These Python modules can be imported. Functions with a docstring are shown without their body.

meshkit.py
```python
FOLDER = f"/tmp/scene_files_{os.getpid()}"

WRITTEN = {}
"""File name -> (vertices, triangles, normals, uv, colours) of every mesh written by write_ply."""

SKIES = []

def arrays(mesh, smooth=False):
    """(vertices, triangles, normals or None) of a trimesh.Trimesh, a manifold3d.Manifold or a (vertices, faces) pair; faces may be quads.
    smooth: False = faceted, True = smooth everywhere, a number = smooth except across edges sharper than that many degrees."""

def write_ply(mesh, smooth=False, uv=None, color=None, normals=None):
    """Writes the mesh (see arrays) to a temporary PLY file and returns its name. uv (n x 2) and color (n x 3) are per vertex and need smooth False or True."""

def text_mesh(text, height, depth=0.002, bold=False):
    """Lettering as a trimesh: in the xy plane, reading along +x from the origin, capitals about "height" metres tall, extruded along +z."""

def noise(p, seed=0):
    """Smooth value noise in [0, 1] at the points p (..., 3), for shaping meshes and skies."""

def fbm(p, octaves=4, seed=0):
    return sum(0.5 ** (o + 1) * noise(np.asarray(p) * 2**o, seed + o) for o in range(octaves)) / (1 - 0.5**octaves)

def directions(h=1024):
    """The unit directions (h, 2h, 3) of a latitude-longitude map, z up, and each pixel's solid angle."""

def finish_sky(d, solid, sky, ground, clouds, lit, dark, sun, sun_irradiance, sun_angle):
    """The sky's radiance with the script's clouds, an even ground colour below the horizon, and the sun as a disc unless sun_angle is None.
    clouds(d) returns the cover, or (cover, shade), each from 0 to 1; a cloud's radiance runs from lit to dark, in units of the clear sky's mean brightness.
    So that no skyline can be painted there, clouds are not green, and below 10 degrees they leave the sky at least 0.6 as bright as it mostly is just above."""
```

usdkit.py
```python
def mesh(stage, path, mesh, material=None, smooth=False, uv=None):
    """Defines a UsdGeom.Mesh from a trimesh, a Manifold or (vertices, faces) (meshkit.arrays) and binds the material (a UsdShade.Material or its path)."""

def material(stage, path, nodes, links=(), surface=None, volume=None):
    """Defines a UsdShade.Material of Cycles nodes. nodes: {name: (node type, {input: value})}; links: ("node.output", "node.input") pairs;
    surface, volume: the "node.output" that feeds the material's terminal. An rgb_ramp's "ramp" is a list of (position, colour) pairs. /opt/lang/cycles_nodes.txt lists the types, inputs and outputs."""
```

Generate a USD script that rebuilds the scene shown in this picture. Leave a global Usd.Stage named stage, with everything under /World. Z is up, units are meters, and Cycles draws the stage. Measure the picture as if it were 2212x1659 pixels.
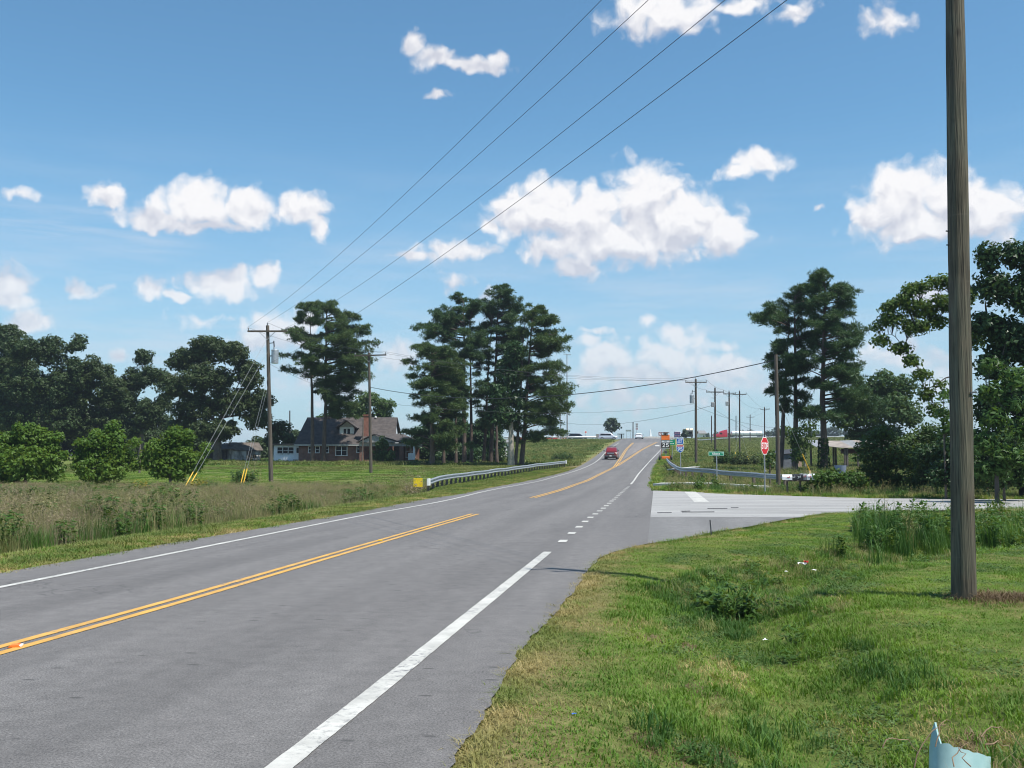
import math, random
import numpy as np
import trimesh
import shapely
from shapely.geometry import Polygon, LineString
from scipy.interpolate import PchipInterpolator
from pxr import Usd, UsdGeom, UsdLux, UsdShade, Gf, Sdf, Vt
import usdkit, meshkit

stage = Usd.Stage.CreateInMemory()
UsdGeom.SetStageUpAxis(stage, UsdGeom.Tokens.z)
UsdGeom.SetStageMetersPerUnit(stage, 1.0)
WORLD = UsdGeom.Xform.Define(stage, '/World')
stage.SetDefaultPrim(WORLD.GetPrim())
UsdGeom.Scope.Define(stage, '/World/Looks')

# ------------------------------------------------------------------ camera, sky, sun, exposure
EYE = 1.75
FPX, CXP, CYP = 2150.0, 1106.0, 829.5          # focal length and centre of the photograph at 2212 px width
TILT = math.atan((992.0 - CYP) / FPX)           # camera looks slightly up
cam = UsdGeom.Camera.Define(stage, '/World/camera')
cam.CreateHorizontalApertureAttr(36.0)
cam.CreateVerticalApertureAttr(27.0)
cam.CreateFocalLengthAttr(36.0 * FPX / 2212.0)
cam.CreateClippingRangeAttr(Gf.Vec2f(0.1, 20000.0))
cam.AddTranslateOp().Set(Gf.Vec3d(0, 0, EYE))
cam.AddRotateXOp().Set(90.0 + math.degrees(TILT))
cam.CreateExposureAttr(0.55)

SUN = np.array([5.05, -3.65, 6.23 * math.tan(math.radians(62.6))])
SUN = SUN / np.linalg.norm(SUN)
SUN_EL = math.asin(SUN[2])
SUN_ROT = math.atan2(SUN[0], SUN[1])
SKY_STRENGTH = 0.075
SUN_INTENSITY = 1.15

sun = UsdLux.DistantLight.Define(stage, '/World/sun')
sun.CreateIntensityAttr(SUN_INTENSITY)
sun.CreateAngleAttr(0.53)
sun.CreateColorAttr(Gf.Vec3f(1.0, 0.955, 0.88))
sun.CreateNormalizeAttr(True)
_q = Gf.Rotation(Gf.Vec3d(0, 0, 1), Gf.Vec3d(*[float(c) for c in SUN])).GetQuat()
sun.AddOrientOp().Set(Gf.Quatf(_q))


class Out(str):
    pass


class Graph:
    def __init__(self):
        self.nodes, self.links = {}, []

    def add(self, kind, out=None, **kw):
        name = f'n{len(self.nodes)}'
        vals = {}
        for k, v in kw.items():
            if isinstance(v, Out):
                self.links.append((str(v), f'{name}.{k}'))
            else:
                vals[k] = v
        self.nodes[name] = (kind, vals)
        return Out(f'{name}.{out}') if out else name

    def math(self, op, a, b=0.5, c=0.0, clamp=False):
        return self.add('math', 'value', math_type=op, value1=a, value2=b, value3=c, use_clamp=clamp)

    def vec(self, op, a, b=(0, 0, 0), out='vector', scale=1.0):
        return self.add('vector_math', out, math_type=op, vector1=a, vector2=b, scale=scale)

    def rng(self, v, a, b, lo=0.0, hi=1.0, kind='smoothstep'):
        return self.add('map_range', 'result', range_type=kind, value=v, from_min=a, from_max=b, to_min=lo, to_max=hi, clamp=True)

    def mix(self, fac, a, b, kind='mix'):
        return self.add('mix', 'color', mix_type=kind, fac=fac, color1=a, color2=b)


def ray(px, py):
    cx, cz = (px - CXP) / FPX, (CYP - py) / FPX
    c, s = math.cos(TILT), math.sin(TILT)
    y, z = c - s * cz, s + c * cz
    return cx / y, z / y                        # per metre of forward distance


def at(px, py, Y):
    dx, dz = ray(px, py)
    return np.array([dx * Y, Y, EYE + dz * Y])


def xat(px, Y, py=960):
    return ray(px, py)[0] * Y


def azel(px, py):
    dx, dz = ray(px, py)
    return math.atan(dx), math.atan(dz / math.sqrt(1 + dx * dx))


# clouds: heaps of cumulus given by direction (azimuth, elevation), size and thickness
PUFFS = [
    (1180, 462, 90, 66, 1), (1262, 468, 100, 72, 1), (1392, 432, 80, 76, 1), (1475, 480, 105, 70, 1), (1560, 505, 66, 44, 1), (1110, 470, 55, 50, .9),
    (1250, 576, 52, 26, .9), (1190, 545, 60, 26, .9), (1350, 520, 220, 52, 1), (1066, 478, 26, 22, .6), (1110, 425, 26, 14, .6),
    (990, 540, 80, 20, .75), (895, 556, 60, 12, .6),
    (1950, 432, 90, 68, 1), (2050, 424, 80, 58, 1), (2130, 462, 72, 52, 1), (2000, 492, 120, 36, .9), (1884, 455, 46, 38, .85),
    (232, 428, 46, 26, .75), (330, 466, 80, 26, .9), (432, 446, 80, 50, 1), (532, 450, 64, 42, 1), (430, 486, 110, 16, .8), (655, 452, 50, 36, .9), (692, 488, 18, 24, .8),
    (330, 626, 36, 24, .8), (382, 638, 34, 11, .65), (490, 614, 75, 36, .8), (572, 596, 34, 28, .85), (170, 622, 55, 15, .42),
    (1440, 28, 120, 44, .75), (1370, 54, 56, 30, .7), (1600, 4, 90, 18, .7), (1725, 28, 45, 26, .52), (1910, 35, 52, 28, .5),
    (940, 128, 52, 24, .85), (890, 95, 26, 30, .75), (1030, 140, 66, 18, .85), (1078, 122, 28, 26, .8), (948, 212, 26, 10, .4),
    (1640, 352, 58, 28, .75), (1600, 372, 44, 18, .6),
    (8, 625, 48, 44, .9), (60, 695, 44, 20, .7), (250, 766, 22, 14, .6), (30, 420, 30, 10, .4),
    (600, 716, 80, 46, .75), (550, 736, 40, 36, .7), (660, 690, 50, 26, .6),
    (1312, 772, 62, 44, .75), (1276, 738, 22, 20, .7), (1284, 712, 30, 10, .5), (1452, 772, 90, 44, .75), (1470, 735, 46, 34, .75), (1560, 790, 76, 28, .75), (1400, 812, 160, 32, .6), (1562, 750, 34, 11, .6), (1400, 700, 20, 12, .5),
    (2010, 640, 44, 30, .7), (1930, 760, 60, 30, .5), (980, 600, 30, 24, .35), (1050, 640, 26, 20, .5), (1770, 452, 10, 8, .4), (860, 770, 60, 30, .5), (730, 850, 60, 30, .45),
    (1340, 860, 120, 40, .42), (1500, 850, 110, 36, .42), (1620, 820, 60, 30, .45), (660, 800, 60, 40, .4), (1290, 800, 70, 40, .5), (2030, 800, 60, 50, .4), (430, 690, 60, 14, .3),
]


def build_sky():
    g = Graph()
    tc = g.add('texture_coordinate')
    d = Out(f'{tc}.generated')
    sep = g.add('separate_xyz', vector=d)
    x, y, z = Out(f'{sep}.x'), Out(f'{sep}.y'), Out(f'{sep}.z')
    az = g.math('arctan2', x, y)
    el = g.math('arcsine', z)
    p = g.add('combine_xyz', 'vector', x=az, y=el, z=0.0)
    # billowing edges
    w = g.add('noise_texture', 'color', vector=p, scale=26.0, detail=3.0, roughness=0.55)
    wv = g.vec('scale', g.vec('subtract', w, (.5, .5, .5)), scale=0.028)
    pw = g.vec('add', p, wv)

    def puffs(pp, some):
        f = None
        for (px, py, rx, ry, amp) in some:
            a, e = azel(px, py)
            sx, sy = FPX / (1.25 * rx), FPX / (1.25 * ry)
            q = g.add('vector_math', 'vector', math_type='multiply_add', vector1=pp, vector2=(sx, sy, 0), vector3=(-a * sx, -e * sy, 0))
            v = g.math('multiply_add', g.vec('length', q, out='value'), -amp, amp)
            f = v if f is None else g.math('maximum', f, v)
        return f
    f0 = puffs(pw, PUFFS)
    n0 = g.add('noise_texture', 'fac', vector=pw, scale=42.0, detail=7.0, roughness=0.6)
    n1 = g.add('noise_texture', 'fac', vector=g.vec('add', pw, (0.004, 0.008, 0)), scale=42.0, detail=5.0, roughness=0.6)
    v0 = g.add('voronoi_texture', 'distance', feature='smooth_f1', dimensions='2D', smoothness=.35, vector=pw, scale=46.0, detail=1.0, roughness=.5)
    v1 = g.add('voronoi_texture', 'distance', feature='smooth_f1', dimensions='2D', smoothness=.35, vector=g.vec('add', pw, (0.003, 0.008, 0)), scale=46.0, detail=1.0, roughness=.5)
    d0 = g.math('multiply_add', g.math('subtract', n0, 0.5), 0.8, f0)
    d0 = g.math('multiply_add', g.math('subtract', 0.56, v0), 0.42, d0)
    n0 = g.math('multiply_add', v0, -0.42, n0)
    n1 = g.math('multiply_add', v1, -0.42, n1)
    large = [q for q in PUFFS if q[2] * q[3] > 2900 and q[4] > .7]
    rel = g.math('subtract', puffs(pw, large), puffs(g.vec('add', pw, (0.0, 0.016, 0)), large))
    # everyday cumulus in the rest of the sky, of the same kind
    gen_n = g.add('noise_texture', 'fac', vector=d, scale=3.2, detail=6.0, roughness=0.58)
    inview = g.math('multiply', g.math('multiply', g.rng(az, -0.75, -0.56), g.rng(az, 0.75, 0.56)), g.rng(el, 0.62, 0.47))
    gen = g.math('subtract', g.math('subtract', gen_n, 0.60), g.math('multiply', inview, 0.5))
    gen = g.math('multiply', gen, 2.6)
    cov0 = g.rng(d0, -0.06, 0.46)
    cov1 = g.rng(gen, 0.0, 0.4)
    cov = g.math('maximum', cov0, cov1)
    # thin streaks of high cloud low on the left
    a1, e1 = azel(120, 500)
    st = g.vec('multiply', g.vec('subtract', p, (a1, e1, 0)), (1 / .17, 1 / .035, 0))
    stl = g.rng(g.vec('length', st, out='value'), 1.0, 0.1)
    sn = g.add('noise_texture', 'fac', vector=g.vec('multiply', p, (3.0, 42.0, 1.0)), scale=1.6, detail=6.0, roughness=0.6)
    streak = g.math('multiply', stl, g.rng(sn, 0.40, 0.72))
    streak = g.math('multiply', streak, 0.62)
    veil_n = g.add('noise_texture', 'fac', vector=g.vec('multiply', p, (2.0, 14.0, 1.0)), scale=2.4, detail=5.0, roughness=0.6)
    veil = g.math('multiply', g.rng(veil_n, 0.38, 0.72), g.rng(el, 0.34, 0.05))
    veil = g.math('multiply', veil, 0.42)
    thin = g.math('maximum', streak, veil)
    light = g.math('multiply_add', g.math('subtract', n0, n1), 1.7, 0.62)
    light = g.math('multiply_add', rel, 1.5, light)
    light = g.add('clamp', 'result', value=light, min=0.0, max=1.0)
    ccol = g.mix(light, (5.9, 6.1, 6.9), (9.0, 8.9, 9.0))
    low = g.rng(el, 0.22, 0.02)
    ccol = g.mix(g.math('multiply', low, 0.45), ccol, (6.6, 6.5, 7.1))
    sky = g.add('sky_texture', 'color', sky_type='single_scattering', sun_disc=False, sun_elevation=SUN_EL, sun_rotation=SUN_ROT, altitude=60.0, air_density=1.0, aerosol_density=0.6, ozone_density=3.0)
    sky = g.mix(1.0, sky, (1.02, 1.42, 1.44), 'multiply')
    sky = g.mix(g.math('multiply', g.rng(el, 0.34, -0.02), 0.72), sky, (4.0, 5.3, 6.8))
    col = g.mix(thin, sky, (6.6, 7.0, 7.8))
    col = g.mix(g.math('multiply', cov, g.rng(el, 0.04, 0.26, 0.62, 0.97)), col, ccol)
    bg = g.add('background_shader', 'background', color=col, strength=SKY_STRENGTH)
    return usdkit.material(stage, '/World/Looks/sky', g.nodes, g.links, surface=str(bg))


dome = UsdLux.DomeLight.Define(stage, '/World/sky')
dome.CreateIntensityAttr(1.0)
UsdShade.MaterialBindingAPI.Apply(dome.GetPrim()).Bind(build_sky())
dome.GetPrim().SetCustomDataByKey('kind', 'structure')
dome.GetPrim().SetCustomDataByKey('label', 'blue summer sky with white heaped clouds')
dome.GetPrim().SetCustomDataByKey('category', 'sky')

# ------------------------------------------------------------------ helpers
RNG = np.random.default_rng(7)
_used = {}


def numbered(parent, name):
    key = f'{parent}/{name}'
    n = _used.get(key, 0)
    _used[key] = n + 1
    return key if n == 0 else f'{key}_{n:03d}'


def path_of(p):
    return str(p.GetPath()) if hasattr(p, 'GetPath') else str(p)


def tag(prim, label=None, cat=None, group=None, kind=None):
    for k, v in (('label', label), ('category', cat), ('group', group), ('kind', kind)):
        if v:
            prim.SetCustomDataByKey(k, v)
    return prim


def thing(name, label, cat, loc=(0, 0, 0), rotz=0.0, group=None, kind=None):
    x = UsdGeom.Xform.Define(stage, numbered('/World', name))
    x.AddTranslateOp().Set(Gf.Vec3d(*[float(c) for c in loc]))
    if rotz:
        x.AddRotateZOp().Set(math.degrees(rotz))
    return tag(x.GetPrim(), label, cat, group, kind)


class MB:
    """Collects simple shapes into one mesh."""

    def __init__(self):
        self.v, self.f, self.n = [], [], 0

    def add(self, v, f):
        v, f = np.asarray(v, float).reshape(-1, 3), np.asarray(f, int)
        if f.ndim == 2 and f.shape[1] == 4:
            f = np.vstack([f[:, [0, 1, 2]], f[:, [0, 2, 3]]])
        self.v.append(v)
        self.f.append(f + self.n)
        self.n += len(v)
        return self

    def mesh(self, m, T=None):
        v = np.array(m.vertices)
        if T is not None:
            v = v @ T[:3, :3].T + T[:3, 3]
        return self.add(v, m.faces)

    def box(self, c, s, rz=0.0, R=None):
        sx, sy, sz = np.asarray(s, float) / 2
        v = np.array([[a * sx, b * sy, d * sz] for a in (-1, 1) for b in (-1, 1) for d in (-1, 1)])
        if R is None and rz:
            k, q = math.cos(rz), math.sin(rz)
            R = np.array([[k, -q, 0], [q, k, 0], [0, 0, 1]])
        if R is not None:
            v = v @ np.asarray(R).T
        return self.add(v + np.asarray(c, float), [[0, 1, 3, 2], [4, 6, 7, 5], [0, 4, 5, 1], [2, 3, 7, 6], [0, 2, 6, 4], [1, 5, 7, 3]])

    def beam(self, p, q, w, h=None, up=(0, 0, 1)):
        p, q = np.asarray(p, float), np.asarray(q, float)
        d = q - p
        L = np.linalg.norm(d)
        d = d / L
        up = np.asarray(up, float)
        if abs(d @ up) > .98:
            up = np.array([1.0, 0, 0])
        s = np.cross(d, up)
        s /= np.linalg.norm(s)
        u = np.cross(s, d)
        return self.box((p + q) / 2, (L, w, h or w), R=np.stack([d, s, u], 1))

    def tube(self, pts, r, n=8, cap=True):
        pts = np.asarray(pts, float)
        r = np.broadcast_to(np.asarray(r, float), (len(pts),))
        t = np.gradient(pts, axis=0)
        t /= np.maximum(np.linalg.norm(t, axis=1, keepdims=True), 1e-9)
        ref = np.array([1.0, 0, 0]) if abs(t[0, 2]) > .8 else np.array([0, 0, 1.0])
        a = np.linspace(0, 2 * np.pi, n, endpoint=False)
        vs = []
        for i in range(len(pts)):
            s = np.cross(t[i], ref)
            s /= max(np.linalg.norm(s), 1e-9)
            u = np.cross(s, t[i])
            vs.append(pts[i] + r[i] * (np.cos(a)[:, None] * s + np.sin(a)[:, None] * u))
        v = np.vstack(vs)
        f = []
        for i in range(len(pts) - 1):
            for k in range(n):
                k2 = (k + 1) % n
                f += [[i * n + k, (i + 1) * n + k, (i + 1) * n + k2], [i * n + k, (i + 1) * n + k2, i * n + k2]]
        if cap:
            m = len(v)
            v = np.vstack([v, pts[0], pts[-1]])
            for k in range(n):
                k2 = (k + 1) % n
                f += [[m, k, k2], [m + 1, (len(pts) - 1) * n + k2, (len(pts) - 1) * n + k]]
        return self.add(v, f)

    def lathe(self, prof, c=(0, 0, 0), n=16, axis='z'):
        prof = np.asarray(prof, float)
        a = np.linspace(0, 2 * np.pi, n, endpoint=False)
        v = np.array([[r * math.cos(t), r * math.sin(t), z] for r, z in prof for t in a])
        if axis == 'x':
            v = v[:, [2, 0, 1]]
        elif axis == 'y':
            v = v[:, [1, 2, 0]]
        f = []
        for i in range(len(prof) - 1):
            for k in range(n):
                k2 = (k + 1) % n
                f += [[i * n + k, i * n + k2, (i + 1) * n + k2], [i * n + k, (i + 1) * n + k2, (i + 1) * n + k]]
        return self.add(v + np.asarray(c, float), f)

    def prism(self, poly, d, M=None):
        """shapely polygon extruded by d along its normal; M (4x4) places it (local xy -> world)."""
        m = trimesh.creation.extrude_polygon(poly, d, engine='earcut')
        return self.mesh(m, M)

    def rounded(self, c, s, r=0.02, seg=2):
        sx, sy, sz = [max(k / 2 - r, 1e-3) for k in s]
        ball = trimesh.creation.icosphere(1, r)
        pts = np.vstack([ball.vertices + [a * sx, b * sy, d * sz] for a in (-1, 1) for b in (-1, 1) for d in (-1, 1)])
        h = trimesh.convex.convex_hull(pts)
        return self.add(np.array(h.vertices) + np.asarray(c, float), h.faces)

    def arrays(self):
        return np.vstack(self.v), np.vstack(self.f)

    def part(self, parent, name, m, smooth=False, label=None, kind=None):
        return part(parent, name, self.arrays(), m, smooth, label, kind)

    def top(self, name, m, label, cat, group=None, kind=None, smooth=False):
        p = usdkit.mesh(stage, numbered('/World', name), self.arrays(), m, smooth=smooth).GetPrim()
        return tag(p, label, cat, group, kind)


def part(parent, name, mesh, m, smooth=False, label=None, kind=None):
    p = usdkit.mesh(stage, numbered(path_of(parent), name), mesh, m, smooth=smooth).GetPrim()
    return tag(p, label, None, None, kind)


def frame(o, x, y):
    """4x4 placing local x, y axes at o (z = x cross y)."""
    x, y = np.asarray(x, float), np.asarray(y, float)
    x /= np.linalg.norm(x)
    y /= np.linalg.norm(y)
    M = np.eye(4)
    M[:3, 0], M[:3, 1], M[:3, 2], M[:3, 3] = x, y, np.cross(x, y), o
    return M


FRONT = lambda o: frame(o, (1, 0, 0), (0, 0, 1))      # local xy drawn on a face that looks towards -y
_SHARED = {}


def mat(name, color, rough=0.6, var=0.15, scale=4.0, bump=0.0, bscale=40.0, metallic=0.0, spec=0.5, color2=None, coat=0.0, detail=4.0, stretch=None):
    g = Graph()
    geo = g.add('geometry')
    pos = Out(f'{geo}.position')
    if stretch:
        pos = g.vec('multiply', pos, stretch)
    n = g.add('noise_texture', 'fac', vector=pos, scale=scale, detail=detail, roughness=0.6)
    c = np.asarray(color, float)
    lo, hi = (c * (1 - var), c * (1 + var)) if color2 is None else (c, np.asarray(color2, float))
    col = g.mix(g.rng(n, 0.3, 0.7), tuple(lo), tuple(hi))
    kw = dict(base_color=col, roughness=rough, metallic=metallic, specular_ior_level=spec, coat_weight=coat)
    if bump:
        bn = g.add('noise_texture', 'fac', vector=pos, scale=bscale, detail=3.0)
        kw['normal'] = g.add('bump', 'normal', height=bn, strength=bump, distance=0.02)
    p = g.add('principled_bsdf', 'BSDF', **kw)
    return usdkit.material(stage, f'/World/Looks/{name}', g.nodes, g.links, surface=str(p))


def leaf_mat(name, c1, c2, trans=0.28, rough=0.5, big=0.25, tcol=None, spec=0.25):
    """Leaves or blades: every face has its own tone between c1 and c2; some light shines through."""
    g = Graph()
    geo = g.add('geometry')
    r = Out(f'{geo}.random_per_island')
    n = g.add('noise_texture', 'fac', vector=Out(f'{geo}.position'), scale=0.35, detail=3.0)
    f = g.add('clamp', 'result', value=g.math('multiply_add', g.math('subtract', n, 0.5), 4 * big, r), min=0.0, max=1.0)
    col = g.mix(f, c1, c2)
    p = g.add('principled_bsdf', 'BSDF', base_color=col, roughness=rough, specular_ior_level=spec)
    t = g.add('translucent_bsdf', 'BSDF', color=g.mix(0.6, col, tcol or tuple(np.array(c2) * np.array([1.3, 1.25, .6]))))
    s = g.add('mix_closure', 'closure', fac=trans, closure1=p, closure2=t)
    return usdkit.material(stage, f'/World/Looks/{name}', g.nodes, g.links, surface=str(s))


def grass_mat(name, ramp, trans=0.25, patch=1.0, drypatch=None):
    """Blades: tone by blade, and large soft patches over the ground."""
    g = Graph()
    geo = g.add('geometry')
    r = Out(f'{geo}.random_per_island')
    n = g.add('noise_texture', 'fac', vector=Out(f'{geo}.position'), scale=0.55, detail=4.0, roughness=0.6)
    f = g.add('clamp', 'result', value=g.math('multiply_add', g.math('subtract', n, 0.5), 2.2 * patch, g.math('multiply_add', r, 0.7, 0.20)), min=0.0, max=1.0)
    col = g.add('rgb_ramp', 'color', ramp=ramp, fac=f)
    p = g.add('principled_bsdf', 'BSDF', base_color=col, roughness=0.55, specular_ior_level=0.25)
    t = g.add('translucent_bsdf', 'BSDF', color=g.mix(1.0, col, (1.3, 1.25, .55), 'multiply'))
    s = g.add('mix_closure', 'closure', fac=trans, closure1=p, closure2=t)
    return usdkit.material(stage, f'/World/Looks/{name}', g.nodes, g.links, surface=str(s))


def pane_mat(name, tint=(0.02, 0.025, 0.03)):
    g = Graph()
    p = g.add('principled_bsdf', 'BSDF', base_color=tint, roughness=0.12, specular_ior_level=0.14)
    return usdkit.material(stage, f'/World/Looks/{name}', g.nodes, g.links, surface=str(p))


def glow_mat(name, color, strength):
    g = Graph()
    p = g.add('principled_bsdf', 'BSDF', base_color=color, roughness=0.3, emission_color=color, emission_strength=strength)
    return usdkit.material(stage, f'/World/Looks/{name}', g.nodes, g.links, surface=str(p))


def fbm2(x, y, s, seed=0, octaves=4):
    x, y = np.broadcast_arrays(np.asarray(x, float), np.asarray(y, float))
    return meshkit.fbm(np.stack([x * s, y * s, np.zeros_like(x) + seed * 1.7], -1), octaves, seed)


def sstep(a, b, x):
    t = np.clip((np.asarray(x, float) - a) / (b - a), 0, 1)
    return t * t * (3 - 2 * t)


# ------------------------------------------------------------------ lie of the land
zr = PchipInterpolator([-60, 40, 75, 97, 125, 150, 200, 255, 285, 320, 420, 3000], [0, 0, 0.02, .35, .95, 1.75, 4.1, 6.85, 7.7, 8.0, 8.0, 8.0])
_zl = PchipInterpolator([-60, 30, 50, 70, 92, 140, 165, 190, 230, 248, 256, 300, 3000], [-.10, -.22, -.16, .12, .46, 1.35, 1.7, 2.8, 5.6, 6.5, 6.72, 6.8, 6.8])
_zfl = PchipInterpolator([-60, 30, 50, 70, 92, 140, 165, 260, 3000], [-.10, -.22, -.16, .12, .46, 1.35, 1.7, 2.4, 2.4])
_zrt = PchipInterpolator([-60, 30, 52, 60, 85, 125, 150, 165, 260, 330, 395, 420, 3000], [0, 0, .02, .05, .65, 1.2, 1.5, 2.0, 5.0, 7.6, 10.1, 10.2, 10.2])


def road_points(pix):
    """Points on the road surface seen at the given pixels."""
    ys = np.arange(3.0, 330.0, 0.05)
    zs = zr(ys)
    out = []
    for px, py in pix:
        dx, dz = ray(px, py)
        hit = np.nonzero(EYE + dz * ys <= zs)[0]
        Y = ys[hit[0]] if len(hit) else 280.0
        out.append((dx * Y, Y))
    return np.array(out)


LEFT_LINE = road_points([(0, 1269), (540, 1162), (756, 1119), (960, 1082), (1050, 1061), (1130, 1046), (1190, 1032.5), (1228, 1022), (1280, 1002), (1292, 994), (1308, 977), (1322, 966), (1336, 957)])
LEFT_EDGE = road_points([(0, 1238), (378, 1171.7), (756, 1109), (918, 1078), (1001, 1066), (1050, 1055), (1130, 1040), (1212, 1021.5), (1246, 1010), (1273, 994.5), (1305, 970.2), (1325, 957.3)])
RIGHT_LINE = road_points([(610, 1659), (814, 1493), (1183, 1193), (1216, 1169), (1363, 1046), (1403, 997), (1427, 972), (1438, 961)])
RIGHT_EDGE = road_points([(978, 1659), (1031, 1565), (1087, 1472), (1147, 1377), (1196, 1324), (1239, 1280), (1258, 1240), (1271, 1228), (1295, 1205), (1325, 1193), (1364, 1181.5), (1399, 1174.5), (1405, 1117), (1409, 1075), (1411, 1060), (1411.5, 1037), (1415, 1013.5), (1425, 992), (1437, 975), (1447, 962)])
YELLOW_A = road_points([(0, 1407), (378, 1300.3), (702, 1204.7), (1026, 1110.5)])
YELLOW_B = road_points([(1150, 1075.3), (1212, 1058), (1247, 1045.5), (1298, 1023.4), (1328, 1008.5)])
YELLOW_L = road_points([(1328, 1008.5), (1344, 985), (1353, 971), (1368, 956.5)])
YELLOW_R = road_points([(1332, 1006.5), (1366, 985), (1394, 967.5), (1419, 955.5)])


def extended(p, ynear, yfar):
    p = p[np.argsort(p[:, 1])]
    a = p[0] + (p[0] - p[2]) * (p[0, 1] - ynear) / (p[2, 1] - p[0, 1])
    d = (p[-1] - p[-3]) / (p[-1, 1] - p[-3, 1])
    b = p[-1] + d * (yfar - p[-1, 1])
    return np.vstack([a, p, b])


le, re_ = extended(LEFT_EDGE, -25, 420), extended(RIGHT_EDGE, -25, 420)
# the verge's edge is a little ragged
XL = lambda Y: np.interp(Y, le[:, 1], le[:, 0])
XR = lambda Y: np.interp(Y, re_[:, 1], re_[:, 0])
# keep the far road from narrowing behind the crest
_w = XR(250.) - XL(250.)
le[-1, 0] = re_[-1, 0] - _w

APRON_EDGE = road_points([(1399, 1174.5), (1433, 1170), (1480, 1163), (1538, 1150), (1621, 1137), (1710, 1119.6), (1809, 1109)])
FAR_EDGE = road_points([(1411, 1060), (1480, 1062), (1587, 1068), (1707, 1071.4), (1878, 1076.4), (2212, 1079)])
side_near = np.vstack([APRON_EDGE, [(14, 34.2), (19, 35.8), (30, 35.8), (70, 33.5)]])
side_far = np.vstack([FAR_EDGE, [(40, 42.3), (70, 40.5)]])
SIDE = Polygon(np.vstack([side_near, side_far[::-1]])).buffer(0)
yy = np.concatenate([np.arange(-25, 60, .5), np.arange(60, 421, 2.0)])
ROAD = Polygon(np.vstack([np.stack([XL(yy), yy], 1), np.stack([XR(yy), yy], 1)[::-1]])).buffer(0)
CROSS = Polygon([(-90, 259), (-90, 267), (40, 267.5), (44, 257), (27.0, 249), (24, 256), (15, 258.4)])
PAVED = shapely.unary_union([ROAD, SIDE, CROSS])
shapely.prepare(PAVED)
DITCH = LineString([(1.6, 2.0), (1.9, 5.8), (2.6, 10.0), (2.95, 13.6), (4.9, 16.9), (8.8, 20.6), (13.5, 23.2), (30, 26)])
DITCH_L = LineString(np.stack([XL(np.arange(-20, 60, 2.0)) - 4.5, np.arange(-20, 60, 2.0)], 1))


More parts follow.
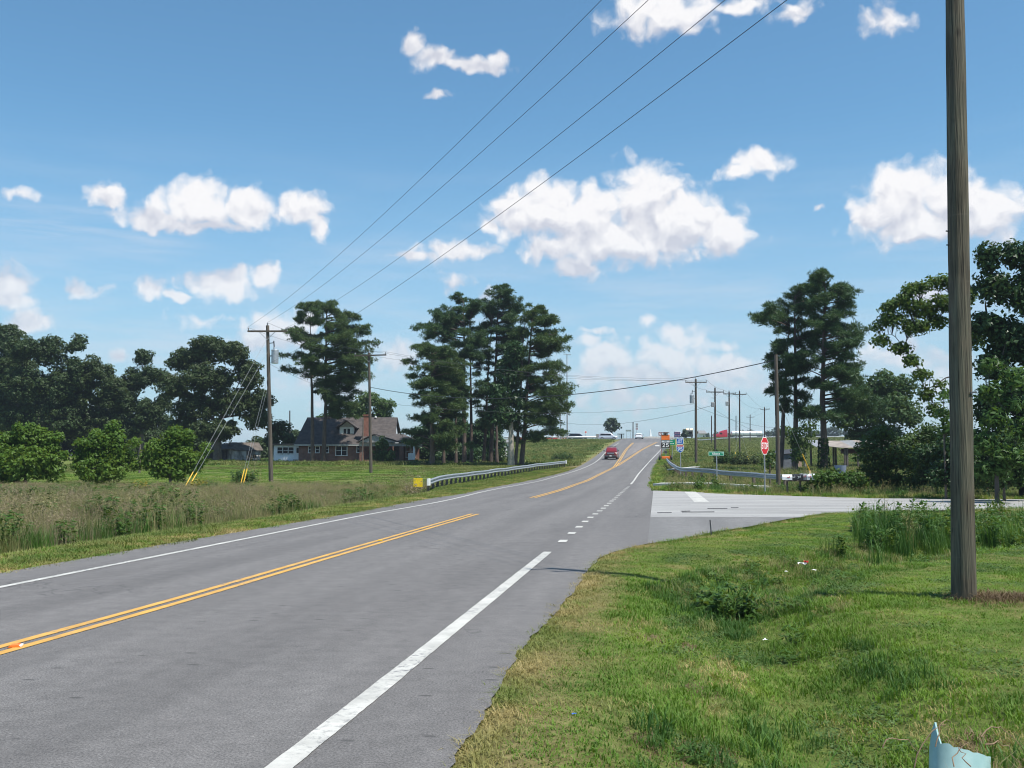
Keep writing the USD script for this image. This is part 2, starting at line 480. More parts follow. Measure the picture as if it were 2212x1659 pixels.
def zt(X, Y, paved=True):
    X, Y = np.broadcast_arrays(np.asarray(X, float), np.asarray(Y, float))
    shp = X.shape
    X, Y = X.ravel(), Y.ravel()
    xl, xr, r = XL(np.clip(Y, -25, 420)), XR(np.clip(Y, -25, 420)), zr(np.clip(Y, -60, 3000))
    near = sstep(-70, -45, X)
    zl = _zl(np.clip(Y, -60, 3000)) * near + _zfl(np.clip(Y, -60, 3000)) * (1 - near)
    zrg = _zrt(np.clip(Y, -60, 3000))
    dl, dr = xl - X, X - xr
    wl = sstep(0.5, 4 + 3.2 * np.maximum(np.abs(r - zl), 0), dl)
    wr = sstep(0.5, 4 + 3.2 * np.maximum(np.abs(r - zrg), 0), dr)
    z = np.where(dl > 0, r + (zl - r) * wl, np.where(dr > 0, r + (zrg - r) * wr, r))
    pts = shapely.points(X, Y)
    close = (np.abs(X) < 45) & (Y < 60)
    dd = np.full(len(X), 99.0)
    dd[close] = shapely.distance(DITCH, pts[close])
    z = z - 0.42 * np.exp(-(dd / 0.95) ** 2) * (dr > 0) * sstep(0, 1.2, dr)
    dd[close] = shapely.distance(DITCH_L, pts[close])
    z = z - 0.30 * np.exp(-(dd / 1.6) ** 2) * (dl > 0)
    side = (dr > 1.0) & (Y < 60) | (dl > 1.5)
    lump = (fbm2(X, Y, .35, 3, 3) - .5) * .22 + (fbm2(X, Y, 1.3, 5, 3) - .5) * .07
    lawn = sstep(1.0, 4.0, np.maximum(dr, dl))
    z = z + lump * lawn * np.where(Y < 120, 1, 1.4)
    # a low mound of lawn under the big pole
    z = z + 0.05 * np.exp(-(((X - 6.5) / 3.0) ** 2 + ((Y - 13.5) / 2.6) ** 2)) * (dr > 0)
    if paved:
        m = np.abs(X) < 95
        sd = np.full(len(X), -9.0)
        b = PAVED.boundary
        ins = shapely.contains_xy(PAVED, X[m], Y[m])
        dist = shapely.distance(b, pts[m])
        sd[m] = np.where(ins, dist, -dist)
        z = z - 0.025 * sstep(-0.5, 0.0, sd) - 0.09 * sstep(0.1, 0.7, sd) - 0.14 * sstep(0.3, 1.5, sd) * (Y > 55)
    return z.reshape(shp)


def ground(px, Y):
    x = xat(px, Y)
    return np.array([x, Y, float(zt(x, Y))])

# ------------------------------------------------------------------ ground sheet
def spaced(*parts):
    return np.unique(np.round(np.concatenate(parts), 4))


gx = spaced(np.arange(-12, 24, .3), np.arange(-80, 90, 1.0), np.arange(-200, 200, 6.0), np.geomspace(200, 3000, 16), -np.geomspace(200, 3000, 16))
gy = spaced(np.arange(-4, 46, .3), np.arange(-30, 180, 1.0), np.arange(180, 440, 2.5), np.geomspace(440, 3200, 18), -np.geomspace(30, 600, 8))
GX, GY = np.meshgrid(gx, gy)
GZ = zt(GX, GY)


def ground_colour(X, Y):
    """Cover of the ground: mown lawn, dry edges, weedy meadow, pasture."""
    xl, xr = XL(np.clip(Y, -25, 420)), XR(np.clip(Y, -25, 420))
    dl, dr = xl - X, X - xr
    n1, n2 = fbm2(X, Y, .12, 11), fbm2(X, Y, .9, 12)
    lawn = np.array([.125, .165, .040])
    dry = np.array([.22, .175, .085])
    weed = np.array([.115, .115, .045])
    past = np.array([.130, .165, .048])
    bare = np.array([.20, .135, .080])
    c = lawn * (0.75 + 0.5 * n2[..., None])
    k = (sstep(.45, .66, n1) * .6)[..., None]
    c = c * (1 - k) + dry * .8 * k
    meadow = ((dl > 3.2) & (Y < 66) | (X > 6) & (Y > 54) & (Y < 128))[..., None]
    c = np.where(meadow, weed * (.7 + .6 * n2[..., None]), c)
    far = (Y > 66) & ((dl > 6) | (Y > 128))
    cf = past * (.8 + .4 * n2[..., None]) * (1 - .35 * sstep(.4, .6, n1)[..., None]) + np.array([.19, .16, .07]) * .42 * sstep(.40, .6, n1)[..., None]
    c = np.where(far[..., None], cf, c)
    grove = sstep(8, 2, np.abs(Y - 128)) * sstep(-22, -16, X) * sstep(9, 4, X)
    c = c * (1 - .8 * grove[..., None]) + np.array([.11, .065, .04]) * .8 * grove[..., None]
    tan = (sstep(1.1, .2, np.where(dl > 0, dl, np.where(dr > 0, dr, 9))) * sstep(.25, .5, n2) * .8)[..., None]
    c = c * (1 - tan) + dry * tan
    heap = np.exp(-(((X - 6.0) / .7) ** 2 + ((Y - 12.35) / .5) ** 2))[..., None]
    c = c * (1 - heap) + bare * heap
    return c


def ground_material():
    g = Graph()
    a = g.add('attribute', 'color', attribute='cover')
    geo = g.add('geometry')
    pos = Out(f'{geo}.position')
    n = g.add('noise_texture', 'fac', vector=pos, scale=7.0, detail=8.0, roughness=0.7)
    col = g.mix(1.0, a, g.mix(g.rng(n, .3, .72), (.60, .58, .55), (1.3, 1.32, 1.3)), 'multiply')
    bn = g.add('noise_texture', 'fac', vector=pos, scale=18.0, detail=6.0, roughness=.7)
    p = g.add('principled_bsdf', 'BSDF', base_color=col, roughness=.9, specular_ior_level=.1, normal=g.add('bump', 'normal', height=bn, strength=.8, distance=.06))
    return usdkit.material(stage, '/World/Looks/ground_cover', g.nodes, g.links, surface=str(p))


nx, ny = len(gx), len(gy)
gi = np.arange(nx * ny).reshape(ny, nx)
quads = np.stack([gi[:-1, :-1].ravel(), gi[:-1, 1:].ravel(), gi[1:, 1:].ravel(), gi[1:, :-1].ravel()], 1)
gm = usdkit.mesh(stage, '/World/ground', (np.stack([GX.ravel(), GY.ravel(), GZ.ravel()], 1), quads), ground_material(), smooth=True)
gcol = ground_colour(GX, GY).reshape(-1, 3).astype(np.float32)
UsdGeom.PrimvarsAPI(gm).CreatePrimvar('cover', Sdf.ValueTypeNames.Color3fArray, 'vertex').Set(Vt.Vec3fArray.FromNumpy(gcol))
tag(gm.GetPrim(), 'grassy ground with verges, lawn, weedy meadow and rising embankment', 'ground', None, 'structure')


# ------------------------------------------------------------------ roads and markings
def asphalt_material(name, c, patch=.14, speck=.5):
    g = Graph()
    geo = g.add('geometry')
    pos = Out(f'{geo}.position')
    rot = g.add('vector_rotate', 'vector', rotate_type='z_axis', vector=pos, angle=math.radians(9.0))
    along = g.vec('multiply', rot, (1.0, .05, 1.0))
    wide = g.add('noise_texture', 'fac', vector=along, scale=.9, detail=5.0, roughness=.6)
    blot = g.add('noise_texture', 'fac', vector=pos, scale=.35, detail=8.0, roughness=.7)
    mid = g.add('noise_texture', 'fac', vector=pos, scale=5.0, detail=8.0, roughness=.75)
    grit = g.add('noise_texture', 'fac', vector=pos, scale=60.0, detail=4.0, roughness=.85)
    c = np.asarray(c, float)
    col = g.mix(g.rng(wide, .3, .7), tuple(c * (1 - patch)), tuple(c * (1 + patch)))
    col = g.mix(g.math('multiply', g.rng(blot, .42, .72), .55), col, tuple(c * 1.24))
    col = g.mix(1.0, col, g.mix(g.rng(mid, .32, .68), (.86,) * 3, (1.13,) * 3), 'multiply')
    col = g.mix(1.0, col, g.mix(g.rng(grit, .34, .66), (1 - speck,) * 3, (1 + speck,) * 3), 'multiply')
    # single pale stones, and dark pits that are longer along the road
    vor = g.add('voronoi_texture', 'distance', vector=pos, scale=11.0)
    vc = g.add('voronoi_texture', 'color', vector=pos, scale=11.0)
    pale = g.math('multiply', g.rng(vor, .13, .07), g.math('greater_than', g.add('rgb_to_bw', 'val', color=vc), .62))
    col = g.mix(g.math('multiply', pale, .55), col, tuple(c * 2.3))
    dpos = g.vec('multiply', rot, (2.2, 5.0, 1.0))
    v2 = g.add('voronoi_texture', 'distance', vector=dpos, scale=1.3)
    v2c = g.add('voronoi_texture', 'color', vector=dpos, scale=1.3)
    dark = g.math('multiply', g.rng(v2, .22, .10), g.math('greater_than', g.add('rgb_to_bw', 'val', color=v2c), .62))
    zone = g.rng(g.add('noise_texture', 'fac', vector=along, scale=.55, detail=2.0), .45, .60)
    col = g.mix(g.math('multiply', g.math('multiply', dark, zone), .75), col, tuple(c * .38))
    # darker strips where the wheels run, and scattered oil
    sx = g.add('separate_xyz', vector=g.add('vector_rotate', 'vector', rotate_type='z_axis', vector=g.vec('subtract', pos, (-1.3, 5.8, 0)), angle=math.radians(8.6)))
    wave = g.math('cosine', g.math('multiply', Out(f'{sx}.x'), 2 * math.pi / 1.75))
    run = g.math('multiply', g.rng(wave, -.2, 1.0), g.rng(blot, .3, .7, .3, 1.0))
    col = g.mix(g.math('multiply', run, .30), col, tuple(c * .66))
    # fine meandering cracks here and there
    wob = g.vec('scale', g.add('noise_texture', 'color', vector=pos, scale=1.7, detail=5.0), scale=.5)
    ck = g.add('voronoi_texture', 'distance', feature='distance_to_edge', vector=g.vec('add', g.vec('multiply', rot, (.30, .22, 1)), wob), scale=1.0)
    cz = g.rng(g.add('noise_texture', 'fac', vector=pos, scale=.18, detail=2.0), .52, .62)
    col = g.mix(g.math('multiply', g.math('multiply', g.rng(ck, .010, .003), cz), .5), col, tuple(c * .4))
    p = g.add('principled_bsdf', 'BSDF', base_color=col, roughness=.75, specular_ior_level=.32, normal=g.add('bump', 'normal', height=grit, strength=.7, distance=.012))
    return usdkit.material(stage, f'/World/Looks/{name}', g.nodes, g.links, surface=str(p))


def concrete_material(name, c):
    g = Graph()
    geo = g.add('geometry')
    pos = Out(f'{geo}.position')
    n = g.add('noise_texture', 'fac', vector=g.vec('multiply', pos, (.12, 1.0, 1.0)), scale=1.3, detail=6.0, roughness=.6)
    grit = g.add('noise_texture', 'fac', vector=pos, scale=30.0, detail=5.0, roughness=.75)
    crack = g.add('voronoi_texture', 'distance', feature='distance_to_edge', vector=g.vec('add', g.vec('multiply', pos, (.16, .55, 1)), g.vec('scale', g.add('noise_texture', 'color', vector=pos, scale=1.2, detail=4.0), scale=.35)), scale=1.0)
    c = np.asarray(c, float)
    col = g.mix(g.rng(n, .3, .7), tuple(c * .72), tuple(c * 1.12))
    col = g.mix(1.0, col, g.mix(g.rng(grit, .3, .7), (.8, .8, .8), (1.15, 1.15, 1.15)), 'multiply')
    col = g.mix(g.math('multiply', g.rng(crack, .012, .004), .28), col, tuple(c * .35))
    p = g.add('principled_bsdf', 'BSDF', base_color=col, roughness=.8, specular_ior_level=.3, normal=g.add('bump', 'normal', height=grit, strength=.3, distance=.01))
    return usdkit.material(stage, f'/World/Looks/{name}', g.nodes, g.links, surface=str(p))


def paint_material(name, c, wear=.5, under=(.16, .16, .165)):
    g = Graph()
    geo = g.add('geometry')
    pos = Out(f'{geo}.position')
    n = g.add('noise_texture', 'fac', vector=pos, scale=14.0, detail=8.0, roughness=.75)
    big = g.add('noise_texture', 'fac', vector=pos, scale=.8, detail=3.0)
    k = g.math('multiply', g.rng(n, .50, .60), g.rng(big, .38, .66, .10, 1.2))
    tone = g.add('noise_texture', 'fac', vector=pos, scale=2.5, detail=6.0, roughness=.7)
    c = np.asarray(c, float)
    col = g.mix(g.rng(tone, .3, .7), tuple(c * .74), tuple(c * 1.04))
    col = g.mix(g.math('multiply', k, wear), col, under)
    p = g.add('principled_bsdf', 'BSDF', base_color=col, roughness=.65, specular_ior_level=.35)
    return usdkit.material(stage, f'/World/Looks/{name}', g.nodes, g.links, surface=str(p))


ASPHALT = asphalt_material('asphalt', (.136, .129, .1255))
APRON_M = asphalt_material('apron_asphalt', (.160, .156, .153), .1, .3)
MEDIAN_M = asphalt_material('median_asphalt', (.185, .168, .160), .1, .25)
CONCRETE = concrete_material('side_road_concrete', (.31, .305, .298))
WHITE_PAINT = paint_material('white_road_paint', (.50, .49, .455), .9)
YELLOW_PAINT = paint_material('yellow_road_paint', (.60, .335, .075), .8)


def strip(xa, xb, ys, dz, n=6):
    """Sheet between x = xa(y) and x = xb(y) lying dz above the road."""
    t = np.linspace(0, 1, n)
    X = xa[:, None] * (1 - t) + xb[:, None] * t
    Y = np.repeat(ys[:, None], n, 1)
    Z = zr(Y) + dz
    i = np.arange(len(ys) * n).reshape(len(ys), n)
    q = np.stack([i[:-1, :-1].ravel(), i[:-1, 1:].ravel(), i[1:, 1:].ravel(), i[1:, :-1].ravel()], 1)
    return np.stack([X.ravel(), Y.ravel(), Z.ravel()], 1), q


rag = lambda y, s: (fbm2(y, 0 * y, 1.1, s, 4) - .5) * .13 + (fbm2(y, 0 * y, 9.0, s + 1, 3) - .5) * .10
ys = np.concatenate([np.arange(-20, 45, .12), np.arange(45, 120, .6), np.arange(120, 421, 2.0)])
xr_rag = XR(ys) + rag(ys, 21) * (ys < 20.5)
road = part('/World', 'road', strip(XL(ys) + rag(ys, 31) * .8, xr_rag, ys, .0, 10), ASPHALT, True)
tag(road, 'grey two-lane asphalt road curving up to the overpass', 'road', None, 'structure')


def flat(poly, dz, z=None, step=1.2):
    """A polygon as a sheet that follows the road (or z(x, y)), dz above it."""
    v, f = trimesh.creation.triangulate_polygon(poly.segmentize(step), engine='earcut')
    v = np.asarray(v)
    zz = zr(v[:, 1]) if z is None else z(v[:, 0], v[:, 1])
    return np.column_stack([v, zz + dz]), f


apron_poly = SIDE.intersection(shapely.box(-5, 0, 90, 30.3)).difference(ROAD)
conc_poly = SIDE.intersection(shapely.box(-5, 30.3, 90, 90)).difference(ROAD)
big = lambda p: max(getattr(p, 'geoms', [p]), key=lambda q: q.area)
tag(part('/World', 'road_apron', flat(big(apron_poly), .002), APRON_M), 'paler asphalt apron flaring into the side road', 'road apron', None, 'structure')
tag(part('/World', 'side_road', flat(big(conc_poly), .004), CONCRETE), 'pale grey concrete side road joining from the right', 'side road', None, 'structure')
tag(part('/World', 'cross_road', flat(big(CROSS.difference(ROAD)), .03, lambda x, y: zt(x, y, False), 2.5), APRON_M), 'grey ramp road crossing at the crest on the left', 'ramp road', None, 'structure')


def line_sheet(pts, w, dz, step=.4, wob=0.0):
    """A painted line of width w along points (x, y)."""
    pts = np.asarray(pts, float)
    s = np.concatenate([[0], np.cumsum(np.linalg.norm(np.diff(pts, axis=0), axis=1))])
    k = PchipInterpolator(s, pts) if len(pts) > 2 else (lambda q: np.stack([np.interp(q, s, pts[:, i]) for i in (0, 1)], 1))
    q = np.arange(0, s[-1], step)
    c = k(np.append(q, s[-1]))
    d = np.gradient(c, axis=0)
    d /= np.linalg.norm(d, axis=1, keepdims=True)
    nrm = np.stack([-d[:, 1], d[:, 0]], 1)
    half = w / 2 + (fbm2(c[:, 1], c[:, 0], 9.0, 3, 2) - .5) * wob
    a, b = c + nrm * half[:, None], c - nrm * half[:, None]
    n = len(c)
    v = np.vstack([np.column_stack([a, zr(a[:, 1]) + dz]), np.column_stack([b, zr(b[:, 1]) + dz])])
    f = [[i, n + i, n + i + 1, i + 1] for i in range(n - 1)]
    return v, np.array(f)


def shifted(p, dx):
    p = np.asarray(p, float)
    d = np.gradient(p, axis=0)
    d /= np.linalg.norm(d, axis=1, keepdims=True)
    return p + np.stack([d[:, 1], -d[:, 0]], 1) * dx


def marking(name, mesh, m, label):
    tag(part('/World', name, mesh, m), label, 'road marking', None, 'structure')


ll = extended(LEFT_LINE, -20, 226)
marking('left_edge_line', line_sheet(ll, .13, .006, wob=.012), WHITE_PAINT, 'thin white edge line along the left side of the road')
rl = RIGHT_LINE[np.argsort(RIGHT_LINE[:, 1])]
near = np.vstack([rl[0] - (rl[2] - rl[0]) / (rl[2, 1] - rl[0, 1]) * 24, rl[:3]])
near = np.stack([np.interp(np.linspace(-18, 19.0, 40), near[:, 1], near[:, 0]), np.linspace(-18, 19.0, 40)], 1)
marking('right_edge_line', line_sheet(near, .16, .006, .1, .014), WHITE_PAINT, 'broad white edge line in the right foreground')
marking('far_right_edge_line', line_sheet(np.vstack([rl[4], rl[5:], [(45, 275)]]), .14, .006, 1.0), WHITE_PAINT, 'white edge line beyond the side road climbing the hill')
dash_px = [(460, 627), (543, 553), (612, 494), (668, 444), (717, 406), (763, 373), (803, 345), (838, 320), (865, 297), (892, 274), (915, 253), (938, 235), (958, 217), (976, 202), (991, 187), (1008, 173), (1022, 160), (1036, 149), (1050, 138), (1062, 128), (1074, 118)]
for i, (u, v) in enumerate(dash_px):
    c = road_points([((1300 + u / 3.687) * .8534, (1200 + v / 3.687) * .8534)])[0]
    t = np.array([.13, 1.0]) / math.hypot(.13, 1)
    h = .30 if i < 7 else .34
    p = part('/World', numbered('/World', 'dash_line').split('/')[-1], line_sheet(np.array([c - t * h, c + t * h]), .18, .006, .1, .02), WHITE_PAINT)
    tag(p, 'short white dash across the mouth of the side road', 'road marking', 'dashes across the side road mouth', 'structure')
ya = np.vstack([YELLOW_A[0] + (YELLOW_A[0] - YELLOW_A[1]) * 8, YELLOW_A])
yb = YELLOW_B
for s, nm in ((-.105, 'left'), (.105, 'right')):
    a_, b_ = ('nearer' if s > 0 else 'farther'), ('right' if s > 0 else 'left')
    marking('yellow_line', line_sheet(shifted(ya, s), .11, .006, .3, .01), YELLOW_PAINT, f'{a_} yellow centre line in the foreground')
    marking('yellow_line', line_sheet(shifted(yb, s), .11, .006, .6), YELLOW_PAINT, f'{b_} yellow centre line beyond the side road')
    marking('yellow_line', line_sheet(shifted(YELLOW_L, s * 1.3), .14, .006, 1.0), YELLOW_PAINT, f'{b_} stripe of the left yellow fork on the hill')
    marking('yellow_line', line_sheet(shifted(YELLOW_R, s * 1.3), .14, .006, 1.0), YELLOW_PAINT, f'{b_} stripe of the right yellow fork on the hill')
island = Polygon(np.vstack([YELLOW_L[0] + (1.2, 10), YELLOW_L[1:] + (.6, 0), (YELLOW_R[1:] - (.6, 0))[::-1]]))
tag(part('/World', 'median', flat(island.buffer(0), .003, None, 3.0), MEDIAN_M), 'darker brownish wedge between the forking yellow lines', 'painted median', None, 'structure')
HATCH_PAINT = paint_material('worn_hatch_paint', (.26, .235, .21), .9)
for i in range(9):
    y0 = 140 + i * 8.5
    a, b = np.interp(y0, YELLOW_L[:, 1], YELLOW_L[:, 0]) + .7, np.interp(y0 + 2, YELLOW_R[:, 1], YELLOW_R[:, 0]) - .7
    if b - a > .4:
        tag(part('/World', 'hatch_line', line_sheet(np.array([(a, y0 + 2.), (b, y0)]), .2, .0075, .5), HATCH_PAINT),
            'faint worn hatch bar across the median wedge', 'road marking', 'hatch bars of the median', 'structure')
sb = road_points([(1478, 1062.5), (1503, 1062.5), (1533, 1085.5), (1500, 1085.5)])
marking('stop_bar', flat(Polygon(sb), .010, None, .5), WHITE_PAINT, 'broad worn white stop bar on the side road')
marking('turn_arrow', line_sheet(np.array([(30.2, 207.0), (31.0, 213.0)]), .9, .006, 1.0), WHITE_PAINT, 'small white arrow patch near the top of the hill')

# ------------------------------------------------------------------ shared materials
GALV = mat('galvanised_steel', (.40, .415, .43), .38, .12, 6.0, metallic=.55)
GALV_DULL = mat('dull_steel', (.30, .31, .32), .55, .15, 5.0, metallic=.4)
POLE_WOOD = mat('weathered_pole_wood', (.085, .070, .055), .85, .30, 3.0, .5, 60.0, stretch=(4, 4, .35))
BIG_POLE_WOOD = None
POLE_FAR = mat('grey_pole_wood', (.12, .095, .078), .85, .2, 1.5)
POLE_DARK = mat('dark_pole_wood', (.055, .045, .038), .85, .2, 1.5)
WIRE_M = mat('wire_black', (.03, .03, .032), .5, .05)
PORCELAIN = mat('insulator_grey', (.25, .25, .26), .3, .1)
YELLOW_PLASTIC = mat('yellow_plastic', (.72, .42, .03), .5, .1)
BLACK = mat('black_rubber', (.02, .02, .02), .7, .1)
DARK_METAL = mat('dark_metal', (.05, .05, .055), .5, .1)
CHROME = mat('chrome', (.75, .75, .76), .15, .02, metallic=1.0)
GLASS = pane_mat('dark_glass', (.012, .014, .017))
WHITE_P = mat('white_painted', (.76, .76, .74), .5, .06)
SIGN_WHITE = mat('sign_white', (.82, .82, .80), .45, .03)
SIGN_RED = mat('sign_red', (.56, .015, .022), .45, .06)
SIGN_GREEN = mat('sign_green', (.0, .23, .12), .45, .06)
SIGN_BLUE = mat('sign_blue', (.012, .11, .42), .45, .06)
SIGN_BLACK = mat('sign_black', (.012, .012, .012), .5, .05)
SIGN_ORANGE = mat('sign_orange', (.80, .17, .02), .5, .08)
SIGN_BACK = mat('sign_back', (.28, .27, .26), .5, .1, metallic=.3)
BARK_PINE = mat('pine_bark', (.095, .070, .055), .9, .35, 3.0, .8, 12.0, stretch=(3, 3, .6))
BARK_OAK = mat('oak_bark', (.10, .085, .070), .9, .3, 3.0, .8, 10.0, stretch=(3, 3, .7))
BARK_DARK = mat('dark_bark', (.055, .047, .040), .9, .3, 3.0, .8, 10.0)
BARK_PALE = mat('pale_bark', (.27, .24, .20), .85, .25, 3.0, .5, 12.0)

NEEDLE = leaf_mat('pine_needles', (0.042, 0.088, 0.034), (0.130, 0.197, 0.062), .18)
NEEDLE_WARM = leaf_mat('pine_needles_warm', (0.051, 0.095, 0.030), (0.173, 0.212, 0.061), .18)
OAK = leaf_mat('oak_leaves', (.034, .060, .019), (.105, .132, .040), .2)
OAK_WARM = leaf_mat('oak_leaves_warm', (.036, .060, .018), (.125, .140, .040), .2)
MID_LEAF = leaf_mat('mid_green_leaves', (0.050, 0.094, 0.020), (0.127, 0.193, 0.037), .3)
BRIGHT_LEAF = leaf_mat('bright_shrub_leaves', (.070, .135, .018), (.250, .340, .050), .33)
YEL_LEAF = leaf_mat('yellow_green_leaves', (.055, .105, .018), (.155, .215, .042), .33)
DARK_LEAF = leaf_mat('dark_glossy_leaves', (0.023, 0.055, 0.016), (0.074, 0.132, 0.032), .2, .4)
SUMAC = leaf_mat('compound_leaves', (.045, .100, .020), (.135, .225, .045), .32)
FAR_LEAF = leaf_mat('far_leaves', (.040, .066, .036), (.075, .105, .052), .15)
THICKET = leaf_mat('thicket_leaves', (0.036, 0.077, 0.020), (0.139, 0.204, 0.043), .25)
WEED_LEAF = leaf_mat('weed_leaves', (.050, .105, .016), (.150, .215, .040), .3)
VINE = leaf_mat('vine_leaves', (.016, .045, .012), (.05, .10, .02), .25)


# ------------------------------------------------------------------ trees
def unit(v):
    return v / np.maximum(np.linalg.norm(v, axis=-1, keepdims=True), 1e-9)


def leaf_quads(c, n, size, rng, flat=.0, long=1.0, up=.35):
    """Small pointed leaves at the points c facing mostly along n."""
    k = len(c)
    n = unit(n + rng.normal(0, .55, (k, 3)) + [0, 0, up])
    a = unit(np.cross(n, rng.normal(0, 1, (k, 3))))
    b = np.cross(n, a)
    s = size * rng.uniform(.6, 1.35, (k, 1))
    v = np.stack([c - a * s * .5 * long, c + b * s * .34 - n * s * .10, c + a * s * .55 * long, c - b * s * .34 - n * s * .10], 1)
    v = v.reshape(-1, 3)
    i = np.arange(k)[:, None] * 4
    return v, np.vstack([i + [0, 1, 2], i + [0, 2, 3]])


def clump_cloud(centres, radii, per, rng, squash=.75):
    """Points in the outer shell of each clump, thicker on top; with outward directions."""
    cs, ns = [], []
    for c, r in zip(centres, radii):
        m = max(6, int(per * (r ** 2)))
        d = unit(rng.normal(0, 1, (m, 3)) + [0, 0, .25])
        q = rng.uniform(.35, 1.05, (m, 1)) ** .6
        cs.append(c + d * q * r * [1, 1, squash])
        ns.append(d)
    return np.vstack(cs), np.vstack(ns)


def lobes_to_clumps(lobes, rng, cr, fill=1.0):
    """lobes: (centre, (rx, ry, rz)); clump centres spread through each, denser near the outside."""
    C, R = [], []
    for c, r in lobes:
        r = np.asarray(r, float)
        n = max(3, int(fill * 5.6 * (r[0] * r[1] + r[0] * r[2] + r[1] * r[2]) / 3 / cr ** 2))
        d = unit(rng.normal(0, 1, (n, 3)))
        q = rng.uniform(.10, 1.0, (n, 1)) ** .5
        C.append(c + d * q * np.maximum(r - cr * .55, .2))
        R.append(cr * rng.uniform(.6, 1.25, n))
    return np.vstack(C), np.concatenate(R)


def bent(a, b, rng, sag=.12, n=5):
    t = np.linspace(0, 1, n)[:, None]
    L = np.linalg.norm(b - a)
    o = rng.normal(0, 1, 3) * sag * L * .5 + np.array([0, 0, sag * L])
    return a * (1 - t) + b * t + o * (t * (1 - t)) * 2


def broadleaf(name, label, cat, base, lobes, leaf, bark, size, cr, per, rng, trunk_r=.3, trunk_h=None, fill=1.0, group=None, twigs=.35, long=1.0, up=.35, lean=(0, 0), bow=.10):
    """Trunk, limbs to each lobe of the crown, and clumps of leaves. Lobes are relative to the base."""
    t = thing(name, label, cat, base, 0, group)
    lo = min(c[2] - r[2] for c, r in lobes)
    top = max(c[2] + .3 * r[2] for c, r in lobes)
    th = trunk_h or max(lo + .3, top * .35)
    m = MB()
    fork = np.array([lean[0], lean[1], th])
    pts = [np.array([0, 0, -.3]), np.array([lean[0] * .25, lean[1] * .25, th * .3]), fork]
    m.tube(pts, [trunk_r * 1.35, trunk_r, trunk_r * .72], 9)
    C, R = lobes_to_clumps(lobes, rng, cr, fill)
    start = fork - [0, 0, .3]
    net, rad = np.array([start]), np.array([trunk_r * .62])
    for c, r in sorted(lobes, key=lambda q: np.linalg.norm(np.asarray(q[0]) - start)):
        e = np.asarray(c, float) + [0, 0, r[2] * .2]
        cost = np.linalg.norm(net - e, axis=1) + .30 * np.linalg.norm(net - start, axis=1) + 2.0 * np.maximum(net[:, 2] - e[2], 0)
        j = int(np.argmin(cost))
        p = bent(net[j], e, rng, bow, 7)
        r0 = max(rad[j] * (.95 if j == 0 else .72), .018)
        rr_ = np.linspace(r0, max(r0 * .35, .012), 7)
        m.tube(p, rr_, 6, False)
        net, rad = np.vstack([net, p[1:]]), np.concatenate([rad, rr_[1:]])
    ends = [net]
    allp = np.vstack(ends)
    for i in np.nonzero(rng.random(len(C)) < twigs)[0]:
        a = allp[np.argmin(np.linalg.norm(allp - C[i] + [0, 0, .6], axis=1))]
        if np.linalg.norm(C[i] - a) > .4:
            m.tube(bent(a, C[i], rng, .10, 4), np.linspace(trunk_r * .14, trunk_r * .04, 4), 4, False)
    m.part(t, 'trunk', bark, True)
    c, n = clump_cloud(C, R, per, rng)
    part(t, 'crown', leaf_quads(c, n, size, rng, long=long, up=up), leaf)
    return t


def lobes_px(px, Y, base_z, items, depth=.8, rng=RNG):
    """Crown lobes given as (x, y, rx, ry) in the photograph, relative to the base at px, Y."""
    bx = xat(px, Y)
    s = Y / FPX
    out = []
    for (u, v, ru, rv) in items:
        p = at(u, v, Y)
        out.append((np.array([p[0] - bx, rng.uniform(-.5, .5) * ru * s * depth, p[2] - base_z]), (ru * s, ru * s * depth, rv * s)))
    return out


